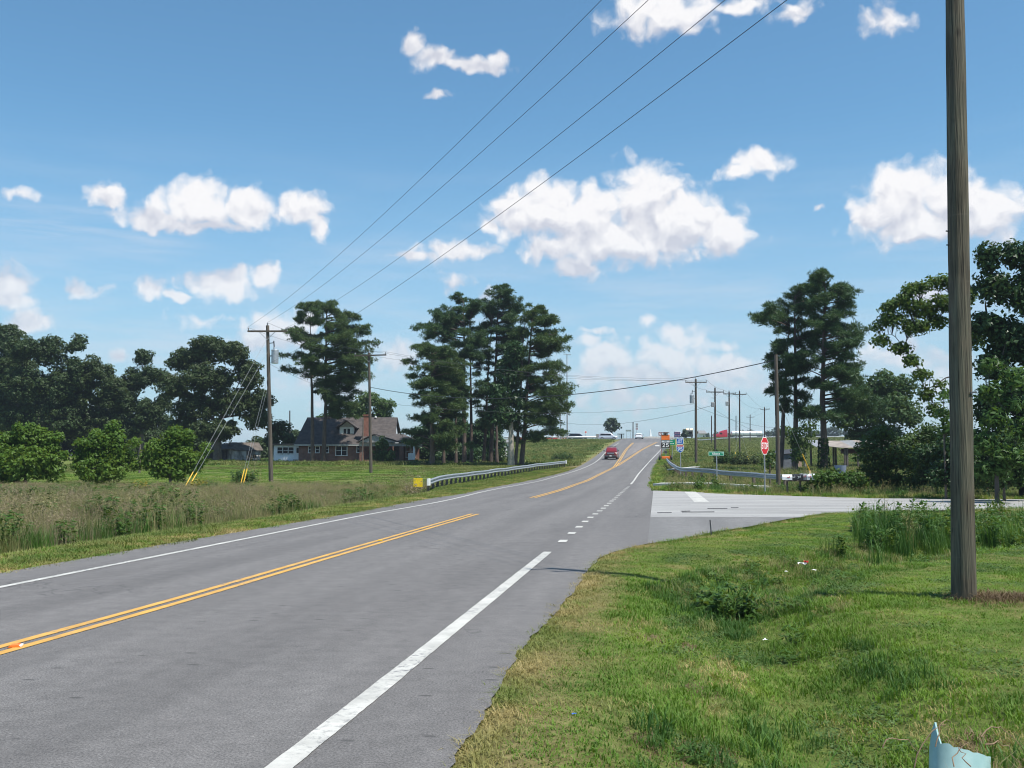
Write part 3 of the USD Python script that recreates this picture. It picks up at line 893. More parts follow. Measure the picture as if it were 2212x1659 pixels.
def pine(name, label, px, Y, top_py, rng, trunks, crown, leaf=NEEDLE, dens=1.0, cat='pine tree', group=None, tuft=.60, base_z=None):
    """Tall pine. trunks: ((base px, top px, top py, radius), ...); crown: (py, left px, right px) spans from low to high."""
    bx = xat(px, Y)
    bz = float(zt(bx, Y)) if base_z is None else base_z
    t = thing(name, label, cat, (bx, Y, bz), 0, group)
    s = Y / FPX
    loc = lambda u, v, dy=0.0: at(u, v, Y) - [bx, Y - dy, bz]
    crown = sorted(crown, key=lambda q: -q[0])
    pv = np.array([q[0] for q in crown], float)[::-1]
    lf, rt = np.array([q[1] for q in crown], float)[::-1], np.array([q[2] for q in crown], float)[::-1]
    axes = []
    for j, (b0, b1, ty, rad) in enumerate(trunks):
        m = MB()
        dy = 0.0 if j == 0 else rng.uniform(-.8, 1.6)
        foot = np.array([xat(b0, Y) - bx, dy, -.3])
        tip = loc(b1, ty, dy)
        p = bent(foot, tip, rng, .0, 9)
        wob = rng.normal(0, .10, (9, 3)) * [1, 1, 0]
        wob[0] = 0
        p = p + np.cumsum(wob, 0) * .5
        m.tube(p, np.concatenate([[rad * 1.25], np.linspace(rad, rad * .16, 8)]), 8)
        axes.append((p, m))
    tufts, szs = [], []
    zlo, zhi = loc(0, crown[0][0])[2], loc(0, top_py)[2]
    nb = int(dens * (zhi - zlo) * 6.2)
    for i in range(nb):
        h = zlo + (zhi - zlo) * ((i + rng.random()) / nb) ** .92
        f = (h - zlo) / (zhi - zlo)
        pyv = CYP + 0  # pixel row of this height
        dz = (h + bz - EYE) / Y
        # row from height: invert the view tilt
        cz = (dz * math.cos(TILT) - math.sin(TILT)) / (math.cos(TILT) + dz * math.sin(TILT))
        row = CYP - cz * FPX
        l, r = np.interp(row, pv, lf), np.interp(row, pv, rt)
        L_, R_ = xat(l, Y, row) - bx, xat(r, Y, row) - bx
        mid, half = (L_ + R_) / 2, max((R_ - L_) / 2, .25)
        # choose the trunk whose axis is nearest to this branch
        ang = rng.uniform(0, 2 * np.pi)
        reach = half * rng.uniform(.62, 1.05)
        end = np.array([mid + math.cos(ang) * reach, math.sin(ang) * reach * .92, h])
        best = min(axes, key=lambda q: abs(np.interp(h, q[0][:, 2], q[0][:, 0]) - end[0]))
        p, m = best
        h0 = max(h - reach * rng.uniform(.02, .28), zlo - 1.0) if f < .85 else h - .5
        a = np.array([np.interp(h0, p[:, 2], p[:, 0]), np.interp(h0, p[:, 2], p[:, 1]), min(h0, p[-1, 2])])
        bp = bent(a, end, rng, .06, 5)
        L = np.linalg.norm(end - a)
        m.tube(bp, np.linspace(.035 + .012 * L, .015, 5), 4, False)
        pads = 1 + int(L / 1.7 + rng.random())
        for q in range(pads):
            tt = rng.uniform(.45, .98) if q else rng.uniform(.86, 1.0)
            c = np.array([np.interp(tt, np.linspace(0, 1, 5), bp[:, z]) for z in range(3)])
            c = c + rng.normal(0, .16 * L * tt, 3) * [1, 1, .25]
            rp = (.42 + .11 * L) * rng.uniform(.7, 1.25)
            kk = int(7 * rp / .6) + 3
            w_ = unit(rng.normal(0, 1, (kk, 3))) * rng.uniform(.2, 1, (kk, 1)) ** .6
            tufts += list(c + w_ * [rp, rp, rp * .46] + [0, 0, .10])
            szs += list(tuft * rng.uniform(.65, 1.15, kk))
    for p, m in axes:
        m.part(t, 'trunk', BARK_PINE, True)
    c, sz = np.array(tufts), np.array(szs)
    n = 32
    k = len(c)
    d = unit(rng.normal(0, 1, (k, n, 3)) * [1, 1, .75] + [0, 0, .45])
    o = c[:, None, :] + d * (sz[:, None, None] * .10)
    tip = c[:, None, :] + d * sz[:, None, None] * rng.uniform(.55, 1.0, (k, n, 1))
    side = unit(np.cross(d, rng.normal(0, 1, (k, n, 3)))) * (.036 * sz[:, None, None] / .66)
    midp = (o + tip) / 2
    v = np.stack([o, midp + side, tip, midp - side], 2).reshape(-1, 3)
    i = np.arange(k * n)[:, None] * 4
    part(t, 'crown', (v, np.vstack([i + [0, 1, 2], i + [0, 2, 3]])), leaf)
    return t


def base_at(px, Y):
    x = xat(px, Y)
    return np.array([x, Y, float(zt(x, Y))])


def tree_px(name, label, *a, **kw):
    cat, px, Y, items, leaf, bark, size, cr, per, seed = a if isinstance(a[0], str) else ('tree', *a)
    rng = np.random.default_rng(seed)
    b = base_at(px, Y)
    return broadleaf(name, label, cat, b, lobes_px(px, Y, b[2], items, kw.pop('depth', .8), rng), leaf, bark, size, cr, per, rng, **kw)


# the dark row on the left, from left to right
tree_px('oak_tree', 'tall dark tree cut by the left edge of the photo, highest of the left row', 'tree', 8, 150,
        [(0, 730, 44, 46), (-40, 770, 60, 60), (20, 800, 60, 50), (-20, 880, 70, 60), (30, 900, 50, 40)], OAK, BARK_OAK, .37, .92, 95, 101, trunk_r=.42, fill=1.35)
tree_px('oak_tree', 'broad dark tree with ragged open top second from the left edge', 'tree', 92, 146,
        [(60, 755, 48, 34), (110, 760, 44, 36), (165, 742, 24, 24), (60, 830, 60, 46), (125, 830, 50, 44), (40, 900, 50, 38), (110, 905, 56, 40), (160, 790, 24, 22)], OAK, BARK_OAK, .37, .92, 79, 102, trunk_r=.40, fill=1.35)
tree_px('oak_tree', 'rounded dark tree between two taller ones in the left row', 'tree', 208, 150,
        [(205, 805, 48, 40), (175, 850, 46, 44), (240, 850, 40, 44), (200, 915, 64, 46), (150, 925, 40, 30)], OAK_WARM, BARK_OAK, .37, .92, 98, 103, trunk_r=.38, fill=1.35)
tree_px('oak_tree', 'slim dark tree with gaps of sky right of the rounded one in the left row', 'tree', 305, 152,
        [(305, 772, 26, 24), (290, 820, 34, 30), (335, 815, 36, 30), (275, 870, 32, 34), (320, 890, 42, 34), (350, 870, 26, 26), (280, 930, 40, 26)], OAK, BARK_OAK, .37, .92, 76, 104, trunk_r=.36, fill=1.35)
tree_px('oak_tree', 'biggest dark spreading tree above the old grey shed', 'tree', 470, 141.5,
        [(452, 755, 48, 34), (395, 780, 46, 34), (505, 762, 40, 34), (535, 810, 42, 40), (450, 820, 66, 42), (375, 835, 40, 34), (565, 860, 32, 34), (500, 870, 60, 40), (420, 885, 52, 40), (470, 930, 56, 30), (555, 905, 36, 30), (390, 925, 36, 24)], OAK_WARM, BARK_OAK, .37, .92, 94, 105, trunk_r=.55, fill=1.3)
tree_px('oak_tree', 'small dark round tree beside the white sunroom of the house', 'tree', 604, 143,
        [(600, 925, 26, 22), (618, 950, 22, 20), (588, 955, 24, 22), (606, 975, 24, 14)], OAK, BARK_OAK, .42, 1.0, 80, 106, trunk_r=.2)
tree_px('leafy_tree', 'bright green leafy tree rising behind the house roof', 'tree', 800, 168,
        [(800, 868, 34, 28), (770, 890, 30, 26), (835, 888, 28, 28), (805, 915, 44, 28)], MID_LEAF, BARK_OAK, .42, 1.2, 84, 107, trunk_r=.3)
tree_px('leafy_tree', 'small green treetop peeking over the left end of the house ridge', 'tree', 700, 176,
        [(700, 905, 30, 14), (690, 930, 34, 24)], MID_LEAF, BARK_OAK, .42, 1.1, 84, 108, trunk_r=.2)
tree_px('oak_tree', 'dark tree filling the gap behind the slim one in the left row', 255, 166, [(262, 850, 40, 40), (230, 880, 40, 40), (300, 900, 50, 44), (345, 920, 40, 36), (260, 930, 60, 40)], OAK, BARK_OAK, .37, .95, 80, 109, trunk_r=.3, fill=1.3)
tree_px('oak_tree', 'dark tree behind the two leftmost ones of the row', 70, 168, [(70, 860, 60, 44), (20, 890, 60, 44), (130, 890, 50, 44), (80, 930, 90, 40), (165, 860, 30, 36)], OAK, BARK_OAK, .37, .95, 80, 110, trunk_r=.3, fill=1.3)
# dim undergrowth behind the row and behind the pine grove
under = [(50, 935, 80, 66, 158), (150, 938, 70, 62, 160), (245, 945, 62, 56, 159), (335, 960, 44, 36, 162), (425, 955, 52, 44, 157), (560, 970, 34, 30, 166), (640, 955, 34, 30, 190),
         (925, 955, 44, 44, 150), (985, 945, 50, 54, 152), (1050, 950, 42, 48, 150), (1000, 982, 64, 18, 144)]
for i, (u, v, ru, rv, Y) in enumerate(under):
    where = ['at the far left under the tall trees', 'under the second tree from the left', 'under the rounded tree of the left row', 'under the slim tree of the left row', 'left of the old grey shed', 'behind the gable of the old shed', 'far behind the sunroom',
             'directly right of the porch', 'behind the left trunks of the pine grove', 'behind the middle trunks of the pine grove', 'low along the shade of the pine grove'][i]
    tree_px('undergrowth_bush', f'dark shaded undergrowth bush {where}', 'bush', u, Y, [(u, v, ru, rv), (u - ru * .5, v + rv * .4, ru * .6, rv * .5), (u + ru * .5, v + rv * .4, ru * .6, rv * .5)], OAK if i < 7 else DARK_LEAF, BARK_OAK, .42, 1.0, 95, 120 + i, trunk_r=.12, twigs=.05, fill=1.5)

# pines by the house and in the grove
pr = lambda k: np.random.default_rng(k)
pine('pine_tree', 'pair of bare-stemmed pines with one flat spreading crown before the house', 690, 137, 656, pr(201),
     [(676, 672, 700, .27), (698, 702, 668, .29)],
     [(905, 735, 762), (870, 692, 768), (845, 660, 770), (815, 640, 790), (800, 604, 800), (785, 612, 818), (760, 622, 812), (735, 620, 806), (715, 626, 790), (690, 630, 772), (670, 650, 752), (655, 680, 728)], NEEDLE_WARM, 1.35)
pine('pine_tree', 'low dense pine at the left end of the grove beside the porch', 935, 121, 745, pr(202),
     [(934, 930, 752, .30)], [(975, 885, 1000), (930, 862, 1008), (890, 868, 1004), (850, 868, 1002), (820, 872, 1000), (790, 858, 1000), (765, 880, 985), (745, 905, 955)], NEEDLE_WARM, 1.05)
pine('pine_tree', 'tall pine with ragged left side behind the low one of the grove', 1002, 130, 640, pr(203),
     [(1003, 1000, 648, .27), (1018, 1012, 690, .22)], [(880, 975, 1040), (820, 940, 1050), (770, 915, 1050), (735, 897, 1050), (700, 905, 1050), (675, 930, 1045), (655, 965, 1040), (640, 985, 1032)], NEEDLE, 1.0)
pine('pine_tree', 'tallest dark pine in the middle of the grove', 1070, 132, 617, pr(204),
     [(1060, 1078, 622, .28), (1044, 1060, 700, .22)], [(930, 1020, 1110), (850, 1030, 1120), (780, 1035, 1130), (720, 1035, 1130), (680, 1037, 1128), (650, 1042, 1124), (630, 1058, 1110), (617, 1072, 1092)], NEEDLE, 1.1)
pine('pine_tree', 'outermost right pine of the grove with branches reaching over the slope', 1125, 120, 660, pr(205),
     [(1126, 1150, 664, .27), (1112, 1128, 740, .20)], [(960, 1118, 1150), (935, 1100, 1218), (900, 1090, 1236), (860, 1090, 1240), (820, 1095, 1232), (780, 1100, 1240), (740, 1105, 1222), (710, 1110, 1212), (685, 1122, 1196), (660, 1140, 1168)], NEEDLE_WARM, .95)
tree_px('leafy_tree', 'pale-stemmed broadleaf tree in front of the right-hand pines of the grove', 'tree', 1104, 118,
        [(1098, 800, 30, 34), (1078, 850, 34, 30), (1122, 860, 26, 32), (1095, 900, 32, 28), (1062, 900, 24, 22), (1110, 760, 22, 26)], DARK_LEAF, BARK_PALE, .40, .95, 62, 206, trunk_r=.34, trunk_h=5.5)
for i, (b0, b1, ty, rad, w) in enumerate([(958, 955, 820, .20, 'left'), (985, 984, 800, .2, 'second'), (1074, 1074, 840, .22, 'right')]):
    b = base_at(b0, 126 + i)
    pine('pine_tree', f'thin dark {w} inner stem of the grove with a small hidden crown', b0, 126 + i, ty, pr(220 + i), [(b0, b1, ty, rad)], [(880, b0 - 22, b0 + 22), (ty, b0 - 10, b0 + 10)], NEEDLE, .7)

# pines and trees on the right
pine('pine_tree', 'right-hand pine pair, shorter one with a leaning second stem and a long left branch', 1712, 88, 622, pr(207),
     [(1716, 1716, 640, .25), (1688, 1708, 700, .22)],
     [(905, 1690, 1745), (870, 1672, 1745), (830, 1668, 1750), (795, 1646, 1750), (770, 1655, 1752), (735, 1672, 1760), (712, 1680, 1770), (696, 1626, 1772), (684, 1640, 1775), (660, 1655, 1775), (640, 1668, 1770), (622, 1690, 1745)], NEEDLE, 1.15, tuft=.55)
pine('pine_tree', 'tallest pine on the right with layered branches and an ivy-clad foot', 1778, 85, 588, pr(208),
     [(1778, 1776, 596, .30)],
     [(905, 1728, 1880), (870, 1728, 1892), (840, 1740, 1884), (800, 1726, 1884), (770, 1730, 1864), (735, 1722, 1872), (705, 1730, 1872), (690, 1738, 1850), (660, 1738, 1840), (640, 1744, 1842), (620, 1750, 1824), (600, 1750, 1806), (588, 1762, 1790)], NEEDLE, 1.15, tuft=.55)
tree_px('leafy_tree', 'broad mid-green tree behind the tallest right-hand pine', 1905, 106,
        [(1905, 830, 44, 34), (1950, 850, 40, 40), (1870, 860, 44, 36), (1910, 890, 60, 40), (1965, 900, 30, 34), (1850, 905, 46, 34), (1900, 940, 70, 30)], THICKET, BARK_OAK, .36, 1.0, 90, 209, trunk_r=.35)
tree_px('leafy_tree', 'pale thin-leaved sapling behind the stems of the right pines', 1738, 97,
        [(1740, 930, 26, 34), (1730, 960, 24, 26), (1752, 900, 20, 20), (1700, 930, 16, 30)], MID_LEAF, BARK_PALE, .26, .7, 60, 214, trunk_r=.12)
rngb = np.random.default_rng(210)
tree_px('leafy_tree', 'fresh green open tree with bare curving limbs reaching left from behind the big pole', 2078, 50,
        [(1985, 620, 34, 15), (2035, 608, 36, 20), (1942, 652, 34, 20), (1990, 668, 46, 26), (2040, 655, 36, 28), (1925, 690, 34, 20), (1975, 708, 40, 22), (1902, 735, 26, 12), (1952, 752, 32, 14), (2020, 695, 30, 20), (1990, 810, 24, 18), (2002, 850, 20, 22), (2022, 885, 18, 22), (2090, 640, 30, 30), (2110, 720, 34, 40), (1966, 782, 24, 12), (2030, 830, 14, 14), (1918, 665, 24, 12), (1900, 705, 20, 10), (1960, 632, 22, 12)], YEL_LEAF, BARK_DARK, .17, .36, 150, 210, trunk_r=.10, trunk_h=6.0, fill=2.0, twigs=.5, depth=.8, bow=.28)
tree_px('leafy_tree', 'tall dense dark tree at the right edge of the photo', 2215, 46,
        [(2135, 556, 26, 40), (2185, 548, 28, 36), (2230, 560, 40, 50), (2150, 620, 44, 46), (2215, 640, 60, 60), (2140, 700, 36, 44), (2200, 740, 70, 70), (2150, 790, 40, 40), (2210, 860, 76, 70), (2140, 880, 34, 50), (2280, 760, 60, 120), (2180, 950, 60, 50), (2260, 950, 60, 50), (2120, 960, 30, 40), (2150, 1010, 50, 34), (2210, 1010, 60, 34)], DARK_LEAF, BARK_DARK, .22, .62, 150, 211, trunk_r=.30, fill=2.3, depth=.85)
tree_px('sumac_tree', 'lighter green feathery-leaved tree just right of the big pole', 2150, 40,
        [(2140, 790, 26, 22), (2180, 822, 34, 26), (2135, 850, 30, 26), (2195, 870, 30, 26), (2150, 905, 34, 28), (2210, 930, 34, 30), (2205, 810, 24, 20), (2130, 960, 34, 34), (2180, 985, 44, 34), (2145, 1015, 44, 28)], SUMAC, BARK_DARK, .17, .42, 210, 212, trunk_r=.09, long=1.7, up=.15)
tree_px('sumac_tree', 'low feathery-leaved sapling left of the big pole in front of the dark thicket', 2040, 44,
        [(2044, 850, 12, 22), (2040, 895, 16, 24), (2048, 930, 20, 20)], SUMAC, BARK_OAK, .17, .36, 210, 213, trunk_r=.05, long=1.7, up=.15)
shr = [(1905, 52, [(1905, 948, 44, 34), (1870, 980, 38, 34), (1930, 985, 40, 40), (1960, 1000, 34, 36), (1895, 1010, 40, 30)], THICKET, 'large dark thicket bush right of the mailboxes'),
       (2010, 50, [(2010, 985, 44, 34), (2040, 970, 34, 44), (2025, 1015, 50, 26)], DARK_LEAF, 'dark thicket bush just left of the big pole'),
       (2130, 46, [(2130, 990, 44, 36), (2180, 1000, 50, 30), (2230, 990, 50, 40)], DARK_LEAF, 'dark thicket bush at the foot of the tree at the right edge'),
       (2075, 44, [(2075, 985, 40, 50), (2050, 1015, 40, 30), (2100, 1010, 40, 36)], DARK_LEAF, 'dark thicket bush hidden behind the big pole'),
       (2165, 42, [(2160, 975, 46, 50), (2205, 985, 50, 50), (2140, 1020, 50, 26), (2200, 1025, 50, 24)], THICKET, 'thicket bush in front of the tree at the right edge'),
       (1980, 56, [(1975, 960, 40, 44), (2010, 950, 36, 44), (1985, 1000, 60, 34)], THICKET, 'tall thicket bush between the barn and the big pole'),
       (1810, 50, [(1800, 1030, 36, 22), (1840, 1035, 34, 20), (1775, 1038, 22, 20)], WEED_LEAF, 'bright green weedy bush beside the mailboxes'),
       (1662, 62, [(1664, 985, 11, 14), (1660, 1002, 12, 12)], THICKET, 'small bush right behind the stop sign'),
       (1720, 84, [(1718, 950, 14, 34), (1724, 985, 20, 16)], THICKET, 'narrow bush between the stems of the right pines')]
for i, (px, Y, items, m, lab) in enumerate(shr):
    if Y < 57:      # foliage down into the weeds
        u0, u1 = min(q[0] - q[2] * .6 for q in items), max(q[0] + q[2] * .6 for q in items)
        items = items + [(u, 1038, (u1 - u0) / 5, 24) for u in np.linspace(u0, u1, 4)]
    tree_px('roadside_bush', lab, 'bush', px, Y, items, m, BARK_OAK, .17 if Y < 57 else .22, .42 if Y < 57 else .5, 150, 240 + i, trunk_r=.06, twigs=.2, fill=1.6)
# three bright shrubs on the left
for i, (px, Y, items, lab) in enumerate([
        (58, 64, [(50, 955, 54, 38), (98, 968, 38, 40), (10, 965, 44, 38), (60, 1000, 72, 44), (20, 1015, 56, 38), (116, 1010, 30, 36), (60, 932, 34, 22)], 'widest bright green shrub cut by the left edge of the photo'),
        (225, 66, [(225, 960, 48, 32), (190, 990, 40, 38), (258, 985, 40, 36), (222, 1010, 66, 38), (290, 1005, 18, 18), (252, 942, 20, 16), (215, 942, 20, 14)], 'middle one of the three bright green shrubs on the left'),
        (370, 66, [(370, 960, 40, 30), (345, 985, 36, 36), (397, 985, 38, 36), (370, 1012, 58, 34), (416, 1005, 20, 24), (380, 942, 18, 14)], 'right one of the three bright green shrubs left of the shed')]):
    rs = np.random.default_rng(900 + i)
    cxs, cys = [q[0] for q in items], [q[1] for q in items]
    for k in range(11):     # uneven shoots round the outline
        a_ = rs.uniform(-.3, math.pi + .3)
        items = items + [(np.mean(cxs) + math.cos(a_) * (np.ptp(cxs) / 2 + 30) * rs.uniform(.75, 1.1), 992 - math.sin(a_) * rs.uniform(48, 74), rs.uniform(6, 16), rs.uniform(7, 15))]
    tree_px('roadside_shrub', lab, 'shrub', px, Y, items, BRIGHT_LEAF, BARK_OAK, .20, .42, 200, 260 + i, trunk_r=.09, twigs=.3, fill=1.3)
tree_px('porch_bush', 'dark green bush in front of the house porch', 'bush', 828, 132, [(826, 968, 16, 22), (818, 985, 22, 18), (840, 985, 20, 16), (828, 948, 8, 14)], THICKET, BARK_OAK, .3, .6, 110, 270, trunk_r=.08)
tree_px('hilltop_tree', 'single tree on the crest of the hill behind the silver minivan', 'tree', 1322, 296, [(1322, 912, 16, 11), (1312, 918, 10, 9), (1333, 918, 9, 9), (1322, 926, 15, 7)], FAR_LEAF, BARK_OAK, .6, 1.0, 34, 280, trunk_r=.3)
tree_px('hilltop_tree', 'open tree above the red canopy right of the pine grove', 'tree', 1193, 300, [(1188, 918, 18, 14), (1200, 930, 20, 10), (1180, 932, 12, 10)], FAR_LEAF, BARK_OAK, .6, 1.1, 30, 281, trunk_r=.3)
tree_px('hilltop_tree', 'slim dark tree beside the truck with amber lights', 'tree', 1479, 280, [(1479, 930, 5, 8), (1481, 938, 7, 6), (1476, 940, 5, 5)], FAR_LEAF, BARK_OAK, .5, .6, 60, 282, trunk_r=.12)
# distant trees behind the truck road
dist = [(1527, 941, 9, 8), (1548, 940, 10, 9), (1565, 938, 9, 10), (1580, 941, 10, 7), (1600, 937, 16, 9), (1622, 937, 18, 10), (1640, 940, 12, 7), (1660, 938, 10, 10), (1675, 934, 12, 14), (1690, 936, 12, 12), (1800, 934, 20, 14), (1835, 936, 20, 12), (1760, 938, 20, 10), (1700, 940, 20, 9)]
for i, (u, v, ru, rv) in enumerate(dist):
    x = at(u, 946, 560)
    rng = np.random.default_rng(300 + i)
    s = 560 / FPX
    broadleaf('distant_tree', ['hazy tree right of the far white house', 'hazy tree beside the dark lone pole', 'hazy tree just left of the red truck cab', 'hazy tree right behind the red truck cab', 'left hazy tree above the tanker', 'right hazy tree above the tanker', 'low hazy tree at the tail of the tanker', 'hazy tree left behind the stop sign', 'hazy tree directly above the stop sign', 'hazy tree right above the stop sign', 'hazy tree seen under the branches of the tallest right pine', 'hazy tree seen left of the thicket bush', 'hazy tree between the stems of the right pines', 'hazy tree behind the leaning pine stem'][i],
              'tree', (x[0], 560, 9.5), [(np.array([0, 0, at(u, v, 560)[2] - 9.5]), (ru * s, ru * s * .8, rv * s)), (np.array([0, 0, 2.0]), (ru * s * .9, ru * s * .7, 1.8))], FAR_LEAF, BARK_OAK, .8, 1.3, 16, rng, trunk_r=.2, twigs=.0)

# ------------------------------------------------------------------ utility poles and wires
def pole(name, label, px, Y, top_py, r0, r1, m, arm=None, gear=(), base_px=None, top_px=None, rot=0.0, cat='utility pole', group=None):
    """arm: (py, left px, right px); gear: list of ('can', py, side) transformers or boxes on the pole. Returns (prim, base, dict of points)."""
    b = base_at(base_px or px, Y)
    tp = at(top_px or px, top_py, Y)
    t = thing(name, label, cat, b, 0, group)
    H = tp[2] - b[2]
    lean = np.array([tp[0] - b[0], 0, 0])
    ax = lambda h: lean * (h / H) + [0, 0, h]
    mb = MB()
    hs = np.linspace(-.4, H, 9)
    mb.tube([ax(h) for h in hs], np.linspace(r0, r1, 9), 12)
    mb.part(t, 'shaft', m, True)
    pts = {'top': b + ax(H), 'ax': lambda h: b + ax(h), 'base': b, 'H': H}
    if arm:
        apy, l, r = arm
        zc = at(px, apy, Y)[2] - b[2]
        c = ax(zc)
        L, R = at(l, apy, Y)[0] - b[0], at(r, apy, Y)[0] - b[0]
        k = math.sin(rot)
        pl, pr_ = np.array([L, -(L - c[0]) * k - r0 * .9, zc]), np.array([R, -(R - c[0]) * k - r0 * .9, zc])
        a = MB().beam(pl, pr_, .10, .12)
        a.part(t, 'crossarm', m)
        mb2 = MB()
        for s_ in (-.55, .55):
            mb2.beam(c + [s_, -r0, -.06], c + [0, -r0 * .8, -.6], .03, .03)
        mb2.part(t, 'brace', GALV_DULL)
        for q in (.02, .98):
            e = pl * (1 - q) + pr_ * q
            MB().lathe([(.0, 0), (.035, 0), (.03, .08), (.055, .10), (.055, .16), (.03, .20), (.0, .24)], e + [0, 0, .06], 8).part(t, 'insulator', PORCELAIN, True)
        MB().lathe([(.0, 0), (.035, 0), (.03, .08), (.055, .10), (.055, .16), (.03, .20), (.0, .24)], ax(H), 8).part(t, 'insulator', PORCELAIN, True)
        pts['left'], pts['right'] = b + pl + [0, 0, .28], b + pr_ + [0, 0, .28]
    for kind, gy_, side in gear:
        zc = at(px, gy_, Y)[2] - b[2]
        c = ax(zc)
        if kind == 'can':
            g_ = MB().lathe([(.0, -.5), (.24, -.5), (.25, -.45), (.25, .38), (.27, .40), (.25, .46), (.0, .50)], c + [side * (r0 + .32), -.05, 0], 16)
            g_.lathe([(.0, 0), (.05, 0), (.04, .10), (.06, .13), (.03, .24), (.0, .26)], c + [side * (r0 + .32) - .08, -.05, .48], 8)
            g_.beam(c, c + [side * (r0 + .3), -.03, .1], .06, .10)
            g_.part(t, 'transformer', GALV, 40)
        elif kind == 'box':
            MB().rounded(c + [side * (r0 + .16), -.12, 0], (.45, .35, .62), .03).part(t, 'transformer', GALV_DULL)
        elif kind == 'fuse':
            g_ = MB().beam(c, c + [side * .42, -.05, .05], .05, .05)
            g_.beam(c + [side * .42, -.05, .18], c + [side * .46, -.05, -.28], .07, .07)
            g_.part(t, 'fuse_switch', DARK_METAL)
        elif kind == 'step':
            MB().beam(c, c + [side * .55, -.02, .02], .05, .05).part(t, 'bracket', GALV_DULL)
    return t, pts


def wire(label, a, b, sag, r=.010, n=24, group=None, name='overhead_wire', cat='wire'):
    a, b = np.asarray(a, float), np.asarray(b, float)
    t = np.linspace(0, 1, n)[:, None]
    p = a * (1 - t) + b * t - np.array([0, 0, 1.0]) * 4 * sag * t * (1 - t)
    return MB().tube(p, r, 5, False).top(name, WIRE_M, label, cat, group, smooth=True)


def big_pole_material():
    g = Graph()
    geo = g.add('geometry')
    pos = Out(f'{geo}.position')
    grain = g.add('noise_texture', 'fac', vector=g.vec('multiply', pos, (34, 34, 1.2)), scale=1.0, detail=6.0, roughness=.6)
    blot = g.add('noise_texture', 'fac', vector=g.vec('multiply', pos, (2.0, 2.0, .8)), scale=1.6, detail=5.0)
    check = g.add('noise_texture', 'fac', vector=g.vec('multiply', pos, (60, 60, .9)), scale=1.0, detail=2.0)
    ring = g.add('noise_texture', 'fac', vector=g.vec('multiply', pos, (1.2, 1.2, 26)), scale=1.0, detail=3.0)
    col = g.mix(g.rng(blot, .32, .70), (.062, .056, .042), (.140, .116, .087))
    col = g.mix(g.math('multiply', g.rng(blot, .50, .62), .35), col, (.055, .075, .058))
    col = g.mix(1.0, col, g.mix(g.rng(grain, .3, .7), (.60, .60, .60), (1.35, 1.32, 1.26)), 'multiply')
    col = g.mix(g.math('multiply', g.rng(check, .60, .67), .85), col, (.018, .015, .012))
    kn = g.add('voronoi_texture', 'distance', vector=g.vec('multiply', pos, (3.0, 3.0, 1.6)), scale=1.0)
    col = g.mix(g.math('multiply', g.rng(kn, .14, .05), .75), col, (.03, .024, .018))
    col = g.mix(g.math('multiply', g.rng(ring, .62, .74), .35), col, (.15, .125, .10))
    p = g.add('principled_bsdf', 'BSDF', base_color=col, roughness=.82, specular_ior_level=.3, normal=g.add('bump', 'normal', height=g.math('multiply_add', check, -1.2, grain), strength=.9, distance=.02))
    return usdkit.material(stage, '/World/Looks/big_pole_wood', g.nodes, g.links, surface=str(p))


BIG_POLE_WOOD = big_pole_material()
# the big pole on the lawn; its crossarm stands above the frame
PY0 = 12.45
bp = at(2081, 1283, PY0)
bp[2] = float(zt(bp[0], bp[1]))
bp[0] = xat(2082, PY0, 1283)
H0 = 12.3 - bp[2]
t = thing('utility_pole', 'big weathered wooden utility pole standing on the lawn at the right', 'utility pole', bp)
mb = MB()
hs = np.linspace(-.3, H0, 40)
rr = np.interp(hs, [-.3, 0, 1.2, 7.4, H0], [.148, .145, .138, .112, .094]) + (meshkit.noise(np.stack([hs * 1.3, hs * 0, hs * 0], 1), 5) - .5) * .008
cx = np.interp(hs, [0, 7.4, H0], [0, .14, .21])
mb.tube(np.stack([cx, cx * 0, hs], 1), rr, 28)
mb.part(t, 'shaft', BIG_POLE_WOOD, True)
near_ends = {}
for k, z in (('left', 12.07), ('top', 11.1), ('right', 9.86), ('low', 9.06)):
    z -= bp[2]
    o_ = np.array([.17, 0, 0])
    MB().beam(o_ + [-.05, 0, z], o_ + [-.38, -.12, z + .0], .05).part(t, 'bracket', GALV_DULL)
    MB().lathe([(.0, 0), (.035, 0), (.03, .05), (.06, .06), (.06, .12), (.03, .15), (.0, .18)], o_ + [-.36, -.12, z + .02], 10).part(t, 'insulator', PORCELAIN, True)
    near_ends[k] = bp + o_ + [-.36, -.12, z]
for gy_, sd in ((500, -1), (530, -1)):
    z = at(2060, gy_, PY0)[2] - bp[2]
    MB().beam([-.02, 0, z], [-.075, -.01, z + .004], .014).part(t, 'nail', DARK_METAL)
z = at(2060, 850, PY0)[2] - bp[2]
MB().beam([.10, -.14, z], [.21, -.075, z + .012], .012, .02).part(t, 'staple', DARK_METAL)
z = at(2060, 986, PY0)[2] - bp[2]
MB().box([-.06, -.05, z], (.016, .02, .035)).part(t, 'tag', YELLOW_PLASTIC)

